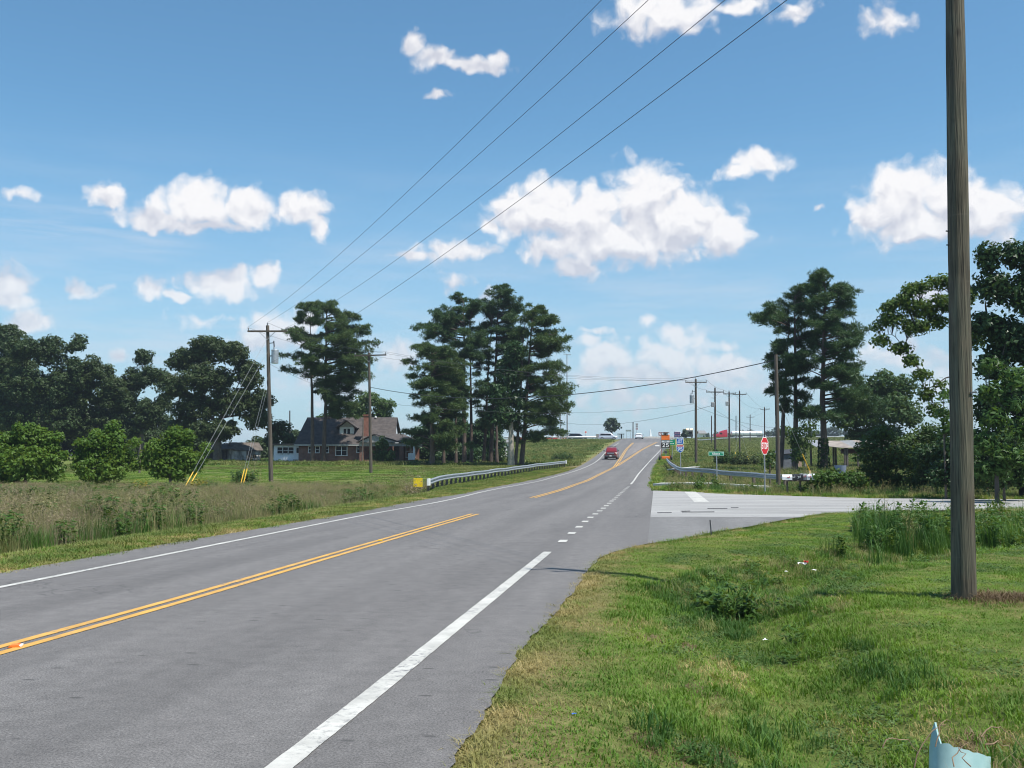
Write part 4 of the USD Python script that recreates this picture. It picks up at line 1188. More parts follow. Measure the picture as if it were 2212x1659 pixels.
P1, p1 = pole('utility_pole', 'tall pole with crossarm and grey transformer at the left of the pines', 582, 70, 703, .165, .115, POLE_WOOD, (716, 536, 621), [('can', 770, 1), ('fuse', 742, 1)], base_px=587, top_px=578)
P2, p2 = pole('utility_pole', 'pole with crossarm standing in front of the house chimney', 799, 92, 762, .155, .11, POLE_WOOD, (768, 765, 836), [], base_px=802, top_px=797, rot=.25)
P3, p3 = pole('service_pole', 'bare service pole with no crossarm right of the stop sign', 1678, 55, 766, .13, .10, POLE_WOOD, base_px=1680, top_px=1676)
P4, p4 = pole('utility_pole', 'nearest of the right-hand poles, with crossarm and a transformer on its left', 1503, 118, 819, .17, .12, POLE_WOOD, (826, 1480, 1526), [('fuse', 846, -1), ('can', 862, -1)])
P5, p5 = pole('utility_pole', 'crossarm pole with a grey box right behind the green street sign', 1544.5, 132, 838, .15, .11, POLE_DARK, (847, 1525, 1563), [('box', 874, -1), ('step', 860, -1)])
P6, p6 = pole('utility_pole', 'third crossarm pole from the left on the right, box at half height', 1575, 146, 846, .15, .11, POLE_DARK, (851, 1562, 1589), [('box', 872, -1)])
P7, p7 = pole('utility_pole', 'thin crossarm pole right of the third one, plain shaft', 1597.5, 160, 845, .13, .10, POLE_DARK, (852, 1583, 1612))
P8, p8 = pole('utility_pole', 'far crossarm pole straight above the stop sign', 1651.5, 215, 880, .14, .11, POLE_DARK, (884, 1642, 1662))
P9, p9 = pole('utility_pole', 'far crossarm pole above the tanker trailer', 1620.5, 330, 896, .17, .13, POLE_DARK, (901, 1612, 1629))
P10, p10 = pole('lone_pole', 'far dark pole without crossarm left of the red truck', 1537, 300, 898, .16, .14, POLE_DARK)
P11, p11 = pole('lone_pole', 'far dark pole with a small lamp above the middle of the tanker', 1590, 340, 898, .16, .13, POLE_DARK, gear=[('fuse', 921, 1)])
P12, p12 = pole('lone_pole', 'dark pole on the hill crest left of the white car', 1367.5, 300, 912, .17, .15, POLE_DARK)
P13, p13 = pole('lone_pole', 'short dark bare pole rising behind the sunroom of the house', 626, 170, 887, .12, .10, POLE_DARK)
P14, p14 = pole('lone_pole', 'thin grey post standing before the porch bush of the house', 785, 134, 905, .09, .08, POLE_FAR, base_px=783)
P15, p15 = pole('lone_pole', 'thin pale post between the bright shrubs on the left', 303, 92, 955, .09, .08, POLE_FAR)
for px, Y, top, two in ((1225.5, 250, 765, True), (1211, 246, 872, False)):
    b = base_at(px, Y)
    b[2] -= .5
    t = thing('light_mast', 'tall slender light mast with a lamp head beside the pine grove' if two else 'shorter grey light post left of the tall mast', 'light pole', b)
    h = at(px, top, Y)[2] - b[2]
    MB().tube([[0, 0, 0], [0, 0, h]], [.20, .10] if two else [.14, .10], 8).part(t, 'shaft', GALV_DULL, True)
    if two:
        MB().box([-.45, 0, h], (.9, .3, .14)).box([.55, 0, h - .15], (1.0, .3, .14)).part(t, 'lamp_head', GALV)

far_ends = {'left': p1['left'], 'top': p1['top'] + [0, 0, .22], 'right': p1['right'], 'low': p1['ax'](at(584, 785, 70)[2] - p1['base'][2])}
for k, sag in (('left', .75), ('top', .7), ('right', .7), ('low', .6)):
    wire({'left': 'upper left overhead wire from the big pole to the transformer pole', 'top': 'second overhead wire from the left across the sky', 'right': 'third overhead wire from the left across the sky', 'low': 'lowest right overhead wire crossing the big cloud'}[k], near_ends[k], far_ends[k], sag, .0065, 40)
wire('left wire from the transformer pole to the pole by the chimney', p1['left'], p2['left'], .4, .009)
wire('middle wire from the transformer pole to the pole by the chimney', p1['top'] + [0, 0, .2], p2['top'] + [0, 0, .2], .4, .009)
wire('right wire from the transformer pole to the pole by the chimney', p1['right'], p2['right'], .4, .009)
wire('low wire from the transformer to the pole by the chimney', far_ends['low'], p2['ax'](6.8), .4, .009)
wire('thick sagging service cable spanning the road to the bare pole', p2['ax'](at(800, 836, 92)[2] - p2['base'][2]), p3['ax'](p3['H'] - .3), 1.55, .026, 40, cat='cable')
for k in ('left', 'top', 'right'):
    wire(f'{k if k != "top" else "middle"} thin wire passing in front of the pine grove', p2[k] + ([0, 0, .2] if k == 'top' else [0, 0, 0]), p4[k] + ([0, 0, .2] if k == 'top' else [0, 0, 0]), .9, .010, 30)
wire('thin low wire passing before the grove below the others', p2['ax'](6.6), p4['ax'](7.2), 1.1, .012, 30)
wire('far wire crossing the sky above the silver minivan', at(1180, 905, 245), p5['ax'](7.7), 2.0, .022, 30)
chain = [(p4, p5), (p5, p6), (p6, p7), (p7, p8), (p8, p9)]
names = ['nearest two', 'second and third', 'third and fourth', 'fourth and stop-sign', 'two farthest']
for (a, b), nm in zip(chain, names):
    for k in ('left', 'right'):
        wire(f'{k} wire between the {nm} poles on the right', a[k], b[k], .25 if nm != 'fourth and stop-sign' else .9, .013)
wire('low wire slanting down from the nearest right pole to the right', p4['ax'](6.9), at(1690, 925, 150), .6, .016)
wire('lower slanting wire behind the right-hand poles', p5['ax'](7.0), at(1690, 952, 170), .5, .016)


def guy(label, top, foot, glen=2.0, g2=True):
    """Guy wire with a yellow guard at its foot."""
    top, foot = np.asarray(top, float), np.asarray(foot, float)
    t = thing('guy_wire', label, 'guy wire', foot)
    d = unit(top - foot)
    MB().tube([np.zeros(3), top - foot], .009, 5).part(t, 'strand', GALV_DULL)
    if g2:
        MB().tube([d * .10, d * glen], .032, 8).part(t, 'guard', YELLOW_PLASTIC, True)
    return t


guy('left guy wire of the far left pair with a tilted yellow guard', p1['ax'](10.2), base_at(398, 60.0), 1.5)
guy('right guy wire of the far left pair with a tilted yellow guard', p1['ax'](9.2), base_at(407, 60.5), 1.4)
guy('steep guy wire left of the transformer pole, left yellow guard', p1['ax'](7.6), base_at(521, 66.5), 1.15)
guy('steep guy wire left of the transformer pole, right yellow guard', p1['ax'](7.0), base_at(527, 67), 1.15)
guy('guy wire with pale yellow guard beside the thin right-hand pole', p7['ax'](6.0), base_at(1586, 152), 2.2)
guy('guy wire with orange yellow guard left of the stop sign', p7['ax'](5.2), base_at(1617, 150), 1.6)
guy('guy wire with leaning yellow guard behind the mailboxes', p3['ax'](5.2), base_at(1764, 58), 2.6)

# ------------------------------------------------------------------ guard rails
def w_profile():
    """Cross-section of a W-beam: (out, up)."""
    return np.array([(.0, -.155), (.055, -.150), (.088, -.105), (.088, -.085), (.0, -.015), (.0, .015), (.088, .085), (.088, .105), (.055, .150), (.0, .155)])


def rail_sweep(pts, z, out=1.0):
    pts = np.asarray(pts, float)
    d = np.gradient(pts, axis=0)
    d = unit(d)
    nrm = np.stack([d[:, 1], -d[:, 0]], 1) * out
    pr_ = w_profile()
    inner = pr_ - [.006, 0]
    loop = np.vstack([pr_, inner[::-1]])
    m = len(loop)
    v = np.vstack([np.column_stack([p + q * loop[:, :1], zz + loop[:, 1]]) for p, q, zz in zip(pts, nrm, z)])
    f = [[i * m + k, (i + 1) * m + k, (i + 1) * m + (k + 1) % m, i * m + (k + 1) % m] for i in range(len(pts) - 1) for k in range(m)]
    return v, np.array(f)


def guard_rail(label, pts, out, z_top=.72, post_step=3.8, extra=None, sec=.5):
    pts = np.asarray(pts, float)
    s = np.concatenate([[0], np.cumsum(np.linalg.norm(np.diff(pts, axis=0), axis=1))])
    f = PchipInterpolator(s, pts)
    q = np.arange(0, s[-1] + sec / 2, sec)
    p = f(np.minimum(q, s[-1]))
    zz = zt(p[:, 0], p[:, 1]) + z_top - .155
    zz = np.convolve(np.pad(zz, 4, 'edge'), np.ones(9) / 9, 'valid')
    t = thing('guard_rail', label, 'guard rail', (p[0, 0], p[0, 1], float(zt(*p[0]))))
    o = np.array([p[0, 0], p[0, 1], float(zt(*p[0]))])
    v, fc = rail_sweep(p, zz, out)
    # the beam comes in lengths that overlap: one part each
    per = int(round(7.6 / sec))
    for a in range(0, len(p) - 1, per):
        b = min(a + per + 1, len(p))
        if b - a > 1:
            vv, ff = rail_sweep(p[a:b], zz[a:b] + .0015 * ((a // per) % 2), out)
            part(t, 'rail_beam', (vv - o, ff), GALV)
    d = unit(np.gradient(p, axis=0))
    nrm = np.stack([d[:, 1], -d[:, 0]], 1) * out
    for i in range(1, len(p), max(1, int(post_step / sec / 2))):
        c = np.array([*(p[i] - nrm[i] * .17), zz[i]])
        g0 = float(zt(c[0], c[1]))
        MB().box(np.array([c[0], c[1], (g0 - .3 + zz[i] + .1) / 2]) - o, (.14, .15, zz[i] + .1 - g0 + .3), math.atan2(d[i, 1], d[i, 0])).part(t, 'post', POLE_FAR)
        MB().box(np.array([*(p[i] - nrm[i] * .05), zz[i]]) - o, (.15, .09, .30), math.atan2(d[i, 1], d[i, 0])).part(t, 'block', POLE_FAR)
    if extra:
        extra(t, p, zz, d, nrm, o)
    return t


def left_ends(t, p, zz, d, nrm, o):
    a = math.atan2(d[0, 1], d[0, 0])
    c = np.array([*p[0], zz[0]]) - o
    dd = np.array([*d[0], 0])
    MB().box(c - dd * .30 + np.array([*nrm[0], 0]) * .02, (.62, .10, .40), a).part(t, 'end_piece', WHITE_P)
    MB().box(np.array([c[0] - .62, c[1] - .10, c[2]]) - [0.02, .05, 0.03], (.52, .03, .52)).part(t, 'marker_plate', mat('marker_yellow', (.80, .58, .01), .5, .10, 3.0), label='square yellow end marker')
    e = np.array([*p[-1], zz[-1]]) - o
    MB().box(e + np.array([*d[-1], 0]) * .15, (.35, .16, .42), math.atan2(d[-1, 1], d[-1, 0])).part(t, 'end_piece', WHITE_P)


LR = np.array([(XL(y) - w, y) for y, w in ((58.0, 2.2), (64, 2.1), (75, 2.05), (88, 2.0), (100, 2.0), (110, 2.1), (119, 2.4))])
LR[0, 0] = xat(928, 58)
LR[-1, 0] = xat(1222, 119)
LR[1:-1, 0] = np.interp(LR[1:-1, 1], [58, 64, 75, 88, 100, 110, 119], [xat(928, 58), xat(968, 64), xat(1035, 75), xat(1102, 88), xat(1153, 100), xat(1190, 110), xat(1222, 119)])[0:5]
guard_rail('long steel guard rail with yellow end marker along the left verge', LR, 1.0, .74, extra=left_ends)
RRP = np.array([(xat(1440, 128), 128), (xat(1443, 118), 118), (xat(1449, 104), 104), (xat(1458, 92), 92), (xat(1468, 83), 83), (xat(1487, 76), 76), (xat(1512, 71.5), 71.5), (xat(1545, 67.5), 67.5), (xat(1590, 63.5), 63.5), (xat(1640, 60.5), 60.5), (xat(1692, 58), 58)])
guard_rail('steel guard rail bending round the corner in front of the signs on the right', RRP, 1.0, .88, 7.6)
xr1 = np.array([(xat(1480, 300), 300), (xat(1505, 318), 318), (xat(1535, 335), 335), (xat(1575, 352), 352), (xat(1640, 366), 366), (xat(1720, 372), 372), (xat(1860, 380), 380)])
guard_rail('far guard rail along the truck road on the right', xr1, 1.0, .8, 9.0, sec=3.0)
xl1 = np.array([(xat(1090, 252), 252.0), (xat(1180, 253), 253.0), (xat(1250, 254), 254.0), (xat(1288, 255), 255.0)])
guard_rail('far guard rail in front of the dark blue suv', xl1, 1.0, .8, 9.0, sec=3.0)

# ------------------------------------------------------------------ signs
def text(s, h, bold=True, depth=.004):
    m = meshkit.text_mesh(s, h, depth, bold)
    return m


def put_text(t, s, h, centre, width=None, m=SIGN_WHITE, y=0.0, bold=True, name='lettering'):
    g = text(s, h, bold)
    b = g.bounds
    sc = 1.0 if width is None else width / (b[1, 0] - b[0, 0])
    g.apply_translation([-(b[0, 0] + b[1, 0]) / 2, -(b[0, 1] + b[1, 1]) / 2, 0])
    g.apply_scale([sc, 1, 1])
    M = FRONT(np.array([centre[0], y, centre[1]]))
    mb = MB().mesh(g, M)
    return mb.part(t, name, m)


def plate(poly, y, thick=.006):
    return MB().prism(poly, thick, FRONT(np.array([0, y + thick, 0])))


# stop sign
b = base_at(1652, 50)
zc = at(1653, 963, 50)[2] - b[2]
t = thing('stop_sign', 'red octagonal stop sign on a steel post by the side road', 'stop sign', b, math.radians(51))
MB().box([0, .03, (zc + .3) / 2 - .2], (.07, .04, zc + .7)).part(t, 'post', GALV_DULL)
octo = lambda r: Polygon([(r * math.cos(math.radians(22.5 + 45 * k)), zc + r * math.sin(math.radians(22.5 + 45 * k))) for k in range(8)])
squeeze = lambda p: p
import shapely.affinity
plate(squeeze(octo(.475)), 0, .004).part(t, 'plate', SIGN_WHITE)
plate(squeeze(octo(.435)), -.005, .004).part(t, 'face', SIGN_RED)
put_text(t, 'STOP', .31, (0, zc), .72, SIGN_WHITE, -.0055)
MB().box([-.02, -.012, zc - 1.25], (.16, .03, .08)).part(t, 'clamp', GALV)

# street name sign
b = base_at(1547, 64)
t = thing('street_sign', 'green street name sign reading Alliance on a thin post', 'street sign', b)
zc = at(1547, 980, 64)[2] - b[2]
MB().tube([[.02, .03, -.4], [.02, .03, zc + .05]], .035, 8).part(t, 'post', GALV, True)
plate(shapely.box(-.48, zc - .115, .48, zc + .115).buffer(.01), 0, .005).part(t, 'plate', mat('pale_sign_green', (.42, .72, .58), .5, .05))
plate(shapely.box(-.455, zc - .09, .455, zc + .09), -.006, .004).part(t, 'face', SIGN_GREEN)
put_text(t, 'Alliance', .135, (-.02, zc), .52, SIGN_WHITE, -.0065, True)
put_text(t, 'RD', .06, (.39, zc + .04), None, SIGN_WHITE, -.0065, False)

# interstate junction sign
b = base_at(1469, 84)
t = thing('route_sign', 'blue junction plate over an interstate 95 shield on one post', 'route sign', b)
zs, zj = at(1469, 969, 84)[2] - b[2], at(1470, 953, 84)[2] - b[2]
MB().box([0.03, .03, (zj + .2) / 2 - .2], (.08, .05, zj + .6)).part(t, 'post', GALV_DULL)
plate(shapely.box(-.27, zj - .23, .27, zj + .23).buffer(.02), 0, .004).part(t, 'junction_plate', SIGN_WHITE)
plate(shapely.box(-.26, zj - .22, .26, zj + .22), -.005, .004).part(t, 'junction_face', SIGN_BLUE)
put_text(t, 'JCT', .27, (0, zj), .42, SIGN_WHITE, -.0055)
shield = Polygon([(-.20, .34), (-.1, .325), (0, .345), (.1, .325), (.20, .34), (.27, .31), (.325, .12), (.32, -.02), (.26, -.18), (.14, -.29), (0, -.345), (-.14, -.29), (-.26, -.18), (-.32, -.02), (-.325, .12), (-.27, .31)])
sh = shapely.affinity.translate(shield, 0, zs)
plate(sh, 0, .004).part(t, 'shield', SIGN_WHITE)
inner = shapely.affinity.translate(shapely.affinity.scale(shield, .91, .91), 0, zs)
plate(inner.intersection(shapely.box(-1, zs - 1, 1, zs + .145)), -.005, .004).part(t, 'shield_face', SIGN_BLUE)
plate(inner.intersection(shapely.box(-1, zs + .17, 1, zs + 1)), -.005, .004).part(t, 'shield_crest', SIGN_RED)
put_text(t, 'INTERSTATE', .065, (0, zs + .235), .40, SIGN_WHITE, -.0055, False)
put_text(t, '95', .30, (0, zs - .045), .40, SIGN_WHITE, -.0055)

# speed trailer
TY = 136.0
b = base_at(1437.5, TY)
b[2] = at(1437, 993.5, TY)[2]
t = thing('speed_trailer', 'orange radar speed trailer showing 25 beside the road', 'speed trailer', b)
k = TY / FPX
zz_ = lambda py: at(1437, py, TY)[2] - b[2]
for s_ in (-1, 1):
    MB().tube([[s_ * .62, 0, .25], [s_ * .52, 0, zz_(942)]], .035, 6).part(t, 'mast', mat('rust_orange', (.33, .07, .02), .6, .2) if s_ < 0 else '/World/Looks/rust_orange')
MB().rounded([0, 0, .32], (1.05, .5, .34), .05).part(t, 'chassis', SIGN_ORANGE)
for s_ in (-1, 1):
    MB().lathe([(.0, -.1), (.30, -.1), (.32, -.06), (.32, .06), (.30, .1), (.0, .1)], [s_ * .80, .1, .30], 16, 'x').part(t, 'wheel', BLACK, 40)
MB().box([0, -.04, zz_(961.5)], (1.14, .16, .72)).part(t, 'display_box', SIGN_BLACK)
put_text(t, '25', .50, (0, zz_(961.5)), .86, SIGN_WHITE, -.125, True, 'digits')
MB().box([0, -.02, zz_(951.5)], (1.06, .10, .55)).part(t, 'limit_panel', mat('dull_white_panel', (.62, .65, .66), .5, .06))
MB().box([0, -.075, zz_(949)], (.7, .012, .07)).box([0, -.075, zz_(953)], (.4, .012, .07)).part(t, 'faded_print', GALV_DULL)
MB().rounded([0, -.02, zz_(945)], (1.14, .18, .74), .04).part(t, 'battery_box', SIGN_ORANGE)
MB().box([0, 0, zz_(938.6)], (.70, .10, .50)).part(t, 'speed_plate', SIGN_WHITE)
MB().box([0, -.055, zz_(938.2)], (.30, .012, .30)).part(t, 'camera', SIGN_BLACK)
MB().box([0, 0.1, zz_(934)], (1.05, .7, .06)).part(t, 'solar_panel', mat('solar_maroon', (.12, .02, .03), .4, .1))
MB().box([0, 0, zz_(968.4)], (1.1, .05, .12)).part(t, 'cross_bar', SIGN_WHITE)
MB().box([0, 0, zz_(972)], (1.15, .04, .05)).box([0, 0, zz_(976.5)], (1.15, .04, .04)).part(t, 'rung', DARK_METAL)
MB().box([0, -.05, zz_(977)], (.34, .12, .34)).part(t, 'sensor', DARK_METAL)

b = base_at(1447, 150)
t = thing('guide_sign', 'green direction sign half hidden behind the speed trailer', 'road sign', b)
zc = at(1452, 955.5, 150)[2] - b[2]
for s_ in (-.6, .35):
    MB().box([s_, .04, zc / 2 - .3], (.08, .06, zc + 1.0)).part(t, 'post', GALV_DULL)
plate(shapely.box(-1.1, zc - .36, .75, zc + .36).buffer(.03), 0, .006).part(t, 'plate', SIGN_GREEN)
MB().box([.05, -.006, zc + .17], (.75, .008, .08)).box([.0, -.006, zc - .17], (.6, .008, .08)).box([.5, -.006, zc - .18], (.2, .008, .13)).part(t, 'lettering', SIGN_WHITE)

b = base_at(1426.5, 215)
b[2] = zr(215.) - .2
t = thing('square_sign', 'brown square sign with a pale ring left of the speed trailer', 'road sign', b)
zc = at(1426.5, 937.2, 215)[2] - b[2]
MB().box([0, .04, zc / 2], (.10, .06, zc)).part(t, 'post', GALV_DULL)
plate(shapely.box(-.37, zc - .37, .37, zc + .37), 0, .01).part(t, 'plate', mat('sign_maroon', (.16, .03, .03), .5, .1))
plate(shapely.Point(0, zc).buffer(.24).difference(shapely.Point(0, zc).buffer(.13)), -.008, .006).part(t, 'ring', SIGN_WHITE)

b = base_at(1463, 250)
t = thing('logo_board', 'blue services board on two posts above the junction sign', 'road sign', b)
zc = at(1463, 938.6, 250)[2] - b[2]
for s_ in (-.45, .45):
    MB().box([s_, .05, zc / 2 - .3], (.10, .08, zc + .8)).part(t, 'post', GALV_DULL)
plate(shapely.box(-.75, zc - .70, .75, zc + .70), 0, .02).part(t, 'plate', mat('board_blue', (.035, .045, .13), .5, .08))
for i, (u, v, m_) in enumerate([(-.38, .34, SIGN_RED), (.34, .34, SIGN_WHITE), (-.36, -.30, SIGN_WHITE), (.36, -.32, DARK_METAL)]):
    plate(shapely.box(u - .26, zc + v - .2, u + .26, zc + v + .2), -.01, .008).part(t, 'logo_panel', mat('panel_mauve', (.22, .12, .18), .5, .1) if i == 0 else '/World/Looks/panel_mauve')

b = base_at(1265.4, 285)
t = thing('wrong_way_sign', 'small red and white sign on a thin post behind the dark suv', 'road sign', b)
zc = at(1265, 933.5, 285)[2] - b[2]
MB().box([0, .03, zc / 2 - .3], (.09, .06, zc + .6)).part(t, 'post', GALV_DULL)
plate(shapely.box(-.32, zc - .38, .32, zc + .38), 0, .01).part(t, 'plate', SIGN_WHITE)
plate(shapely.Point(0, zc).buffer(.27), -.008, .006).part(t, 'disc', mat('faded_red', (.62, .16, .16), .5, .1))

b = base_at(1291, 275)
t = thing('back_of_sign', 'grey back of a square road sign left of the silver minivan', 'road sign', b)
zc = at(1291, 942, 275)[2] - b[2]
MB().box([0, .05, zc / 2 - .2], (.10, .06, zc + .4)).part(t, 'post', GALV_DULL)
plate(shapely.box(-.5, zc - .55, .5, zc + .55), 0, .015).part(t, 'plate', SIGN_BACK)

b = base_at(1376, 305)
t = thing('marker_sign', 'stack of small route plates on one post on the hill crest', 'road sign', b)
zc = at(1376, 921, 305)[2] - b[2]
MB().box([0, .05, zc / 2], (.10, .06, zc + .8)).part(t, 'post', GALV_DULL)
for i, dz_ in enumerate((.62, -.05, -.75)):
    plate(shapely.box(-.34, zc + dz_ - .28, .34, zc + dz_ + .28), 0, .015).part(t, 'plate', (SIGN_BACK, SIGN_BACK, mat('plate_mauve', (.34, .25, .27), .5, .1))[i])

b = base_at(1358, 310)
t = thing('far_board', 'low grey-green board on two legs on the hill crest', 'road sign', b)
zc = at(1358, 930.3, 310)[2] - b[2]
for s_ in (-.55, .5):
    MB().box([s_, .05, zc / 2], (.09, .06, zc)).part(t, 'post', GALV_DULL)
plate(shapely.box(-.88, zc - .26, .88, zc + .26), 0, .03).part(t, 'plate', mat('board_grey', (.25, .29, .28), .5, .08))

b = base_at(1341, 300)
t = thing('bus_shelter', 'small dark flat-roofed shelter on legs near the hilltop tree', 'shelter', b)
zc = at(1341, 937.6, 300)[2] - b[2]
MB().box([0, 0, zc], (2.0, 1.4, .16)).part(t, 'roof', DARK_METAL)
for u in (-.8, -.35, .1, .32, .8):
    MB().box([u, 0, zc / 2 - .1], (.09 if abs(u - .2) > .15 else .25, .09, zc)).part(t, 'leg', DARK_METAL)

b = base_at(1411.5, 330)
t = thing('white_spire', 'slender white spire on the horizon left of the bridge parapet', 'spire', at(1405, 944, 330))
MB().lathe([(.42, 0), (.40, .4), (.20, 2.0), (.10, 2.5), (.0, 2.55)], n=8).part(t, 'shaft', WHITE_P)
MB().box([0, 0, .1], (1.2, 1.2, .3)).part(t, 'base', WHITE_P)

pz = 7.55
MB().box([0, 0, .45], (9.0, .35, 1.1)).top('bridge_parapet', mat('parapet_cream', (.58, .54, .48), .8, .12), 'pale concrete bridge parapet at the top of the hill', 'parapet').GetAttribute('xformOp:translate')
UsdGeom.Xformable(stage.GetPrimAtPath('/World/bridge_parapet')).AddTranslateOp().Set(Gf.Vec3d(float(xat(1424, 300)), 300.0, pz + .0))
t = thing('bridge_rail', 'low mossy bridge rail with a dark end block right of the white car', 'parapet', (xat(1388, 300), 300.5, pz))
MB().box([0, 0, .55], (3.3, .3, .5)).part(t, 'panel', mat('moss_rail', (.20, .24, .17), .8, .2))
MB().box([0, 0, .15], (3.3, .3, .3)).part(t, 'kerb', DARK_METAL)
MB().box([1.7, 0, .45], (.75, .5, .9)).part(t, 'end_block', SIGN_BACK)

# ------------------------------------------------------------------ house, sheds and other buildings
def brick_material(name, c1, c2, mortar):
    g = Graph()
    geo = g.add('geometry')
    sp = g.add('separate_xyz', vector=Out(f'{geo}.position'))
    u = g.math('add', Out(f'{sp}.x'), Out(f'{sp}.y'))
    v = g.add('combine_xyz', 'vector', x=u, y=Out(f'{sp}.z'), z=0.0)
    b = g.add('brick_texture', 'color', vector=v, scale=1.0, brick_width=.215, row_height=.075, mortar_size=.010, color1=c1, color2=c2, mortar=mortar)
    n = g.add('noise_texture', 'fac', vector=Out(f'{geo}.position'), scale=1.4, detail=5.0)
    col = g.mix(1.0, b, g.mix(g.rng(n, .3, .7), (.75, .75, .75), (1.2, 1.2, 1.2)), 'multiply')
    p = g.add('principled_bsdf', 'BSDF', base_color=col, roughness=.85, specular_ior_level=.2)
    return usdkit.material(stage, f'/World/Looks/{name}', g.nodes, g.links, surface=str(p))


BRICK = brick_material('house_brick', (.17, .062, .042), (.22, .085, .055), (.24, .20, .17))
CHIM = brick_material('chimney_brick', (.24, .075, .05), (.30, .11, .075), (.26, .2, .17))
SHINGLE = mat('roof_shingles', (.066, .056, .053), .9, .3, 2.2, .4, 9.0)
TRIM = mat('house_trim', (.36, .35, .33), .6, .12, 3.0)
WHITE_BOARD = mat('white_boards', (.70, .72, .74), .6, .08, 2.0)
OLD_BOARD = mat('old_whitewashed_boards', (.20, .185, .17), .85, .1, 1.6, color2=(.60, .58, .55), stretch=(1, 1, .6))
OLD_WOOD = mat('old_grey_wood', (.105, .088, .075), .9, .3, 2.0)
RUSTY = mat('rusty_tin', (.30, .26, .23), .6, .25, 1.2, metallic=.2)

HY = 140.0
hx = lambda px, Y=HY, py=980: float(xat(px, Y, py))
hz = lambda py, Y=HY: float(at(800, py, Y)[2])
X0, X1 = hx(645), hx(845)
base_h = 1.30
house = thing('brick_house', 'brick house with dark gabled roof, dormer, chimney and white sunroom behind pines', 'house', (X0, HY, base_h))
O = np.array([X0, HY, base_h])
W, D = X1 - X0, 10.4
EZ, RZ = hz(958) - base_h, at(750, 903, HY + 5)[2] - base_h


def wall_with_holes(w, h, holes, y, th=.2, x0=0.0, z0=-.3):
    p = shapely.box(x0, z0, x0 + w, h)
    for (a, b_, c, d) in holes:
        p = p.difference(shapely.box(a, c, b_, d))
    return MB().prism(p, th, FRONT(np.array([0, y + th, 0])))


def window(t, x0, x1, z0, z1, y, mull=(), rows=1, name='window'):
    """Framed window in a wall facing -y: frame, sashes and panes."""
    f = MB()
    w_ = .09
    f.box([(x0 + x1) / 2, y - .012, z1 + w_ / 2], (x1 - x0 + 2 * w_, .07, w_)).box([(x0 + x1) / 2, y - .03, z0 - w_ / 2], (x1 - x0 + 2 * w_ + .08, .12, w_))
    f.box([x0 - w_ / 2, y - .01, (z0 + z1) / 2], (w_, .07, z1 - z0)).box([x1 + w_ / 2, y - .01, (z0 + z1) / 2], (w_, .07, z1 - z0))
    fr = f.part(t, name, WHITE_P)
    s_ = MB()
    for m_ in mull:
        s_.box([m_, y + .015, (z0 + z1) / 2], (.12, .06, z1 - z0))
    for r_ in range(1, rows + 1):
        zz2 = z0 + (z1 - z0) * r_ / (rows + 1)
        s_.box([(x0 + x1) / 2, y + .035, zz2], (x1 - x0, .035, .05))
    s_.part(fr, 'sash', WHITE_P)
    xs = [x0, *sorted(mull), x1]
    for a, b_ in zip(xs[:-1], xs[1:]):
        MB().box([(a + b_) / 2, y + .07, (z0 + z1) / 2], (b_ - a, .02, z1 - z0)).part(fr, 'pane', GLASS)
    return fr


lx = lambda px, py=980: hx(px, HY, py) - X0
lz = lambda py: hz(py) - base_h
wins = [(667, 673.5, 964.5, 977.5), (682, 689, 964.5, 977.5), (702.5, 709, 964.5, 977.5), (771.5, 779.5, 963, 976.5)]
holes = [(lx(a), lx(b_), lz(d), lz(c)) for a, b_, c, d in wins]
pair = (lx(726), lx(749), lz(983.5), lz(964))
wall_with_holes(W, EZ, holes + [pair], 0).part(house, 'wall', BRICK)
for (a, b_, c, d) in holes:
    window(house, a, b_, c, d, 0)
window(house, *pair[:2], *pair[2:], 0, mull=[(pair[0] + pair[1]) / 2], rows=1)
MB().box([.1, D / 2, EZ / 2 - .15], (.2, D - .42, EZ + .28)).part(house, 'wall', BRICK)
MB().box([W - .1, D / 2, EZ / 2 - .15], (.2, D - .42, EZ + .28)).part(house, 'wall', BRICK)
MB().box([W / 2, D - .1, EZ / 2 - .15], (W, .2, EZ + .28)).part(house, 'wall', BRICK)
for xx in (0.0, W - .2):
    g_ = Polygon([(.0, EZ - .02), (D, EZ - .02), (D / 2, RZ - .25)])
    MB().prism(g_, .2, frame(np.array([xx, 0, 0]), (0, 1, 0), (0, 0, 1))).part(house, 'gable', WHITE_BOARD)


def slab(t, name, quad, th, m, label=None):
    q = np.asarray(quad, float)
    n = unit(np.cross(q[1] - q[0], q[2] - q[0]))
    v = np.vstack([q, q + n * th])
    k = len(q)
    f = [[0, j + 1, j] for j in range(1, k - 1)] + [[k, k + j, k + j + 1] for j in range(1, k - 1)]
    for j in range(k):
        j2 = (j + 1) % k
        f += [[j, j2, k + j2], [j, k + j2, k + j]]
    return part(t, name, (v, np.array(f)), m, label=label)


ov, rise = .55, (RZ - EZ) / (D / 2)
roof = slab(house, 'roof', [(-ov, -ov, EZ - ov * rise * .5), (W + ov, -ov, EZ - ov * rise * .5), (W + .25, D / 2, RZ), (.1, D / 2, RZ)], .14, SHINGLE)
slab(house, 'roof', [(W + ov, D + ov, EZ - ov * rise * .5), (-ov, D + ov, EZ - ov * rise * .5), (.1, D / 2, RZ - .003), (W + .25, D / 2, RZ - .003)], .14, SHINGLE)
MB().box([W / 2, -ov - .03, EZ - ov * rise * .5 - .02], (W + 2 * ov, .06, .26)).part(house, 'fascia', TRIM)
for px_ in (831, 951):
    MB().lathe([(.0, 0), (.16, .0), (.16, .18), (.0, .26)], [hx(px_ * .8534 if False else (704 if px_ == 831 else 811), HY + 5) - X0, D / 2 - .35, RZ + .02], 8).part(house, 'roof_vent', WHITE_P)
